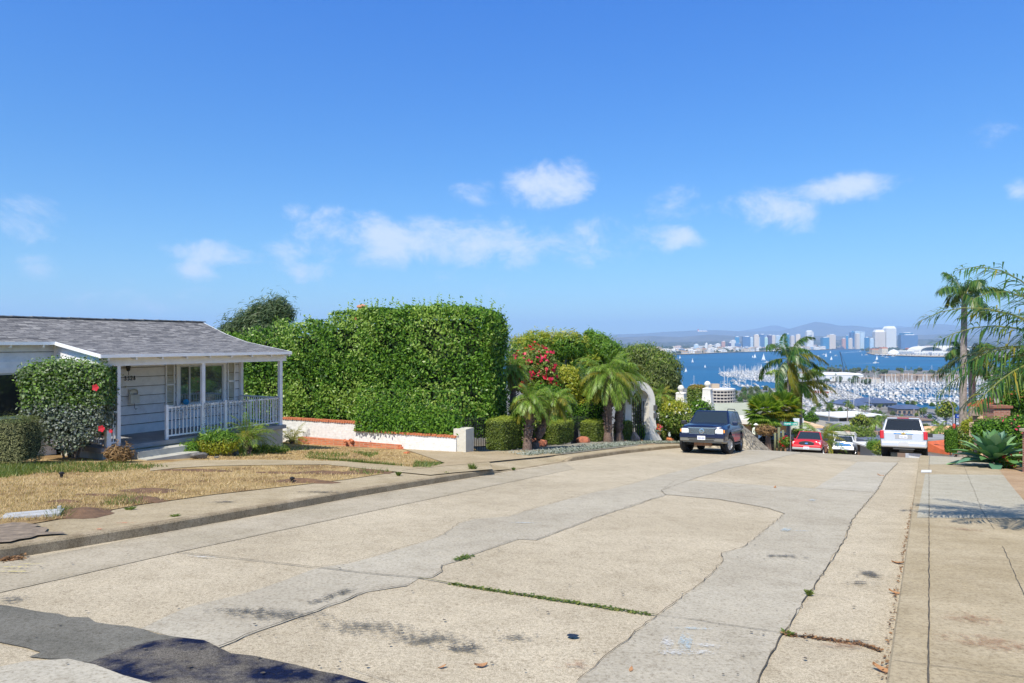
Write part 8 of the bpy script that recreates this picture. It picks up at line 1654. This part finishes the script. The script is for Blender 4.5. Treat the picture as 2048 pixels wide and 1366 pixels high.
ft = ftree(); uft = False
for i in range(150):
    if i < 96: px = rng.uniform(1730, 2090); py = rng.uniform(743.5, 763)
    elif i < 118: px = rng.uniform(1600, 1740); py = rng.uniform(743, 768)
    else: px = rng.uniform(1560, 1700); py = rng.uniform(742, 747)
    p = sea(px, py, 1.9); k = int(rng.uniform() < .5)
    if 1650 < px < 1730 and 748 < py < 764: continue
    if not uf[k]: o = fp[k]; uf[k] = True
    else: o = fp[k].copy(); S.collection.objects.link(o)
    o.location = p; o.scale = (rng.uniform(.8, 1.15),)*3; o.rotation_euler = (0, 0, rng.uniform(0, 6)); tag(o, lp[k], 'palm tree', gp+(' (tall)' if k else ' (short)'))
for i in range(75):
    px = rng.uniform(1655, 2080) if i < 55 else rng.uniform(1655, 1760); py = rng.uniform(741.5, 748) if i < 55 else rng.uniform(742, 744); p = sea(px, py, 1.9)
    if i >= 40 and i < 55: p = sea(rng.uniform(1640, 1740), rng.uniform(762, 770), 1.9)
    o = ft if not uft else ft.copy()
    if uft: S.collection.objects.link(o)
    uft = True; o.location = p; o.scale = (rng.uniform(.6, 1.3),)*3; tag(o, 'rounded dark green tree on the island shore', 'tree', 'rounded dark green trees on the island shore')
# poles and small signs
def pole(px, y0, y1, Y, label, w=.16, name='mast_pole', mat=None):
    a = P(px, y0, Y); b = P(px, y1, Y); m = MB(); m.tube([(0,0,0),(0,0,b.z-a.z)], w/2, 6); o = m.build(name, mat or M('pole_cream', (.6,.5,.4), .6, 0), loc=a); tag(o, label, 'pole'); return o
pole(1828, 838, 818, 430, 'cream flag pole above the white SUV', .35); pole(1838, 842, 822, 430, 'pinkish pole right of the cream flag pole', .35)
c = P(1921, 832, 58); m = MB(); m.box((0,0,0), (.85,.05,.34)); o = m.build('blue_sign', M('sign_blue', (.01,.06,.38), .5, 0), loc=c); tag(o, 'blue banner sign left of the big palm trunks', 'sign'); q = MB()
for i in range(6): q.box((-.26+i*.1,-.03,0), (.05,.01,.12))
q.build('lettering', M('sign_white', (.8,.8,.78)), o); q = MB(); q.bar((-.4,.04,.2),(-.4,.04,-3.2), .06); q.build('post', mBlk, o)
c = P(1908, 852, 50); m = MB(); m.lathe((0,0,0), [(.08,-.16),(.11,0),(.08,.13),(.02,.18)], 8); o = m.build('red_lantern', M('lantern_red', (.5,.06,.03), .6, 0), loc=c); tag(o, 'small red garden lantern on a post left of the palm trunks', 'lantern'); q = MB(); q.bar((0,0,-.2),(0,0,-2.2), .07); q.build('post', mBark, o)
m = MB(); m.tube([(0,0,0),(0,0,5.2),(-.35,0,5.9),(-1.0,0,6.1)], [.09,.06,.045,.04], 7); g_ = P(1906, 905, 70); o = m.build('street_lamp', M('galvanised', (.4,.4,.4)), loc=(g_.x, g_.y, P(1906, 798, 70).z-6.1)); tag(o, 'thin curved street lamp pole left of the palm trunks', 'street lamp'); q = MB(); q.box((-1.15,0,6.08), (.5,.18,.1)); q.build('lamp_head', M('galvanised', (.4,.4,.4)), o)
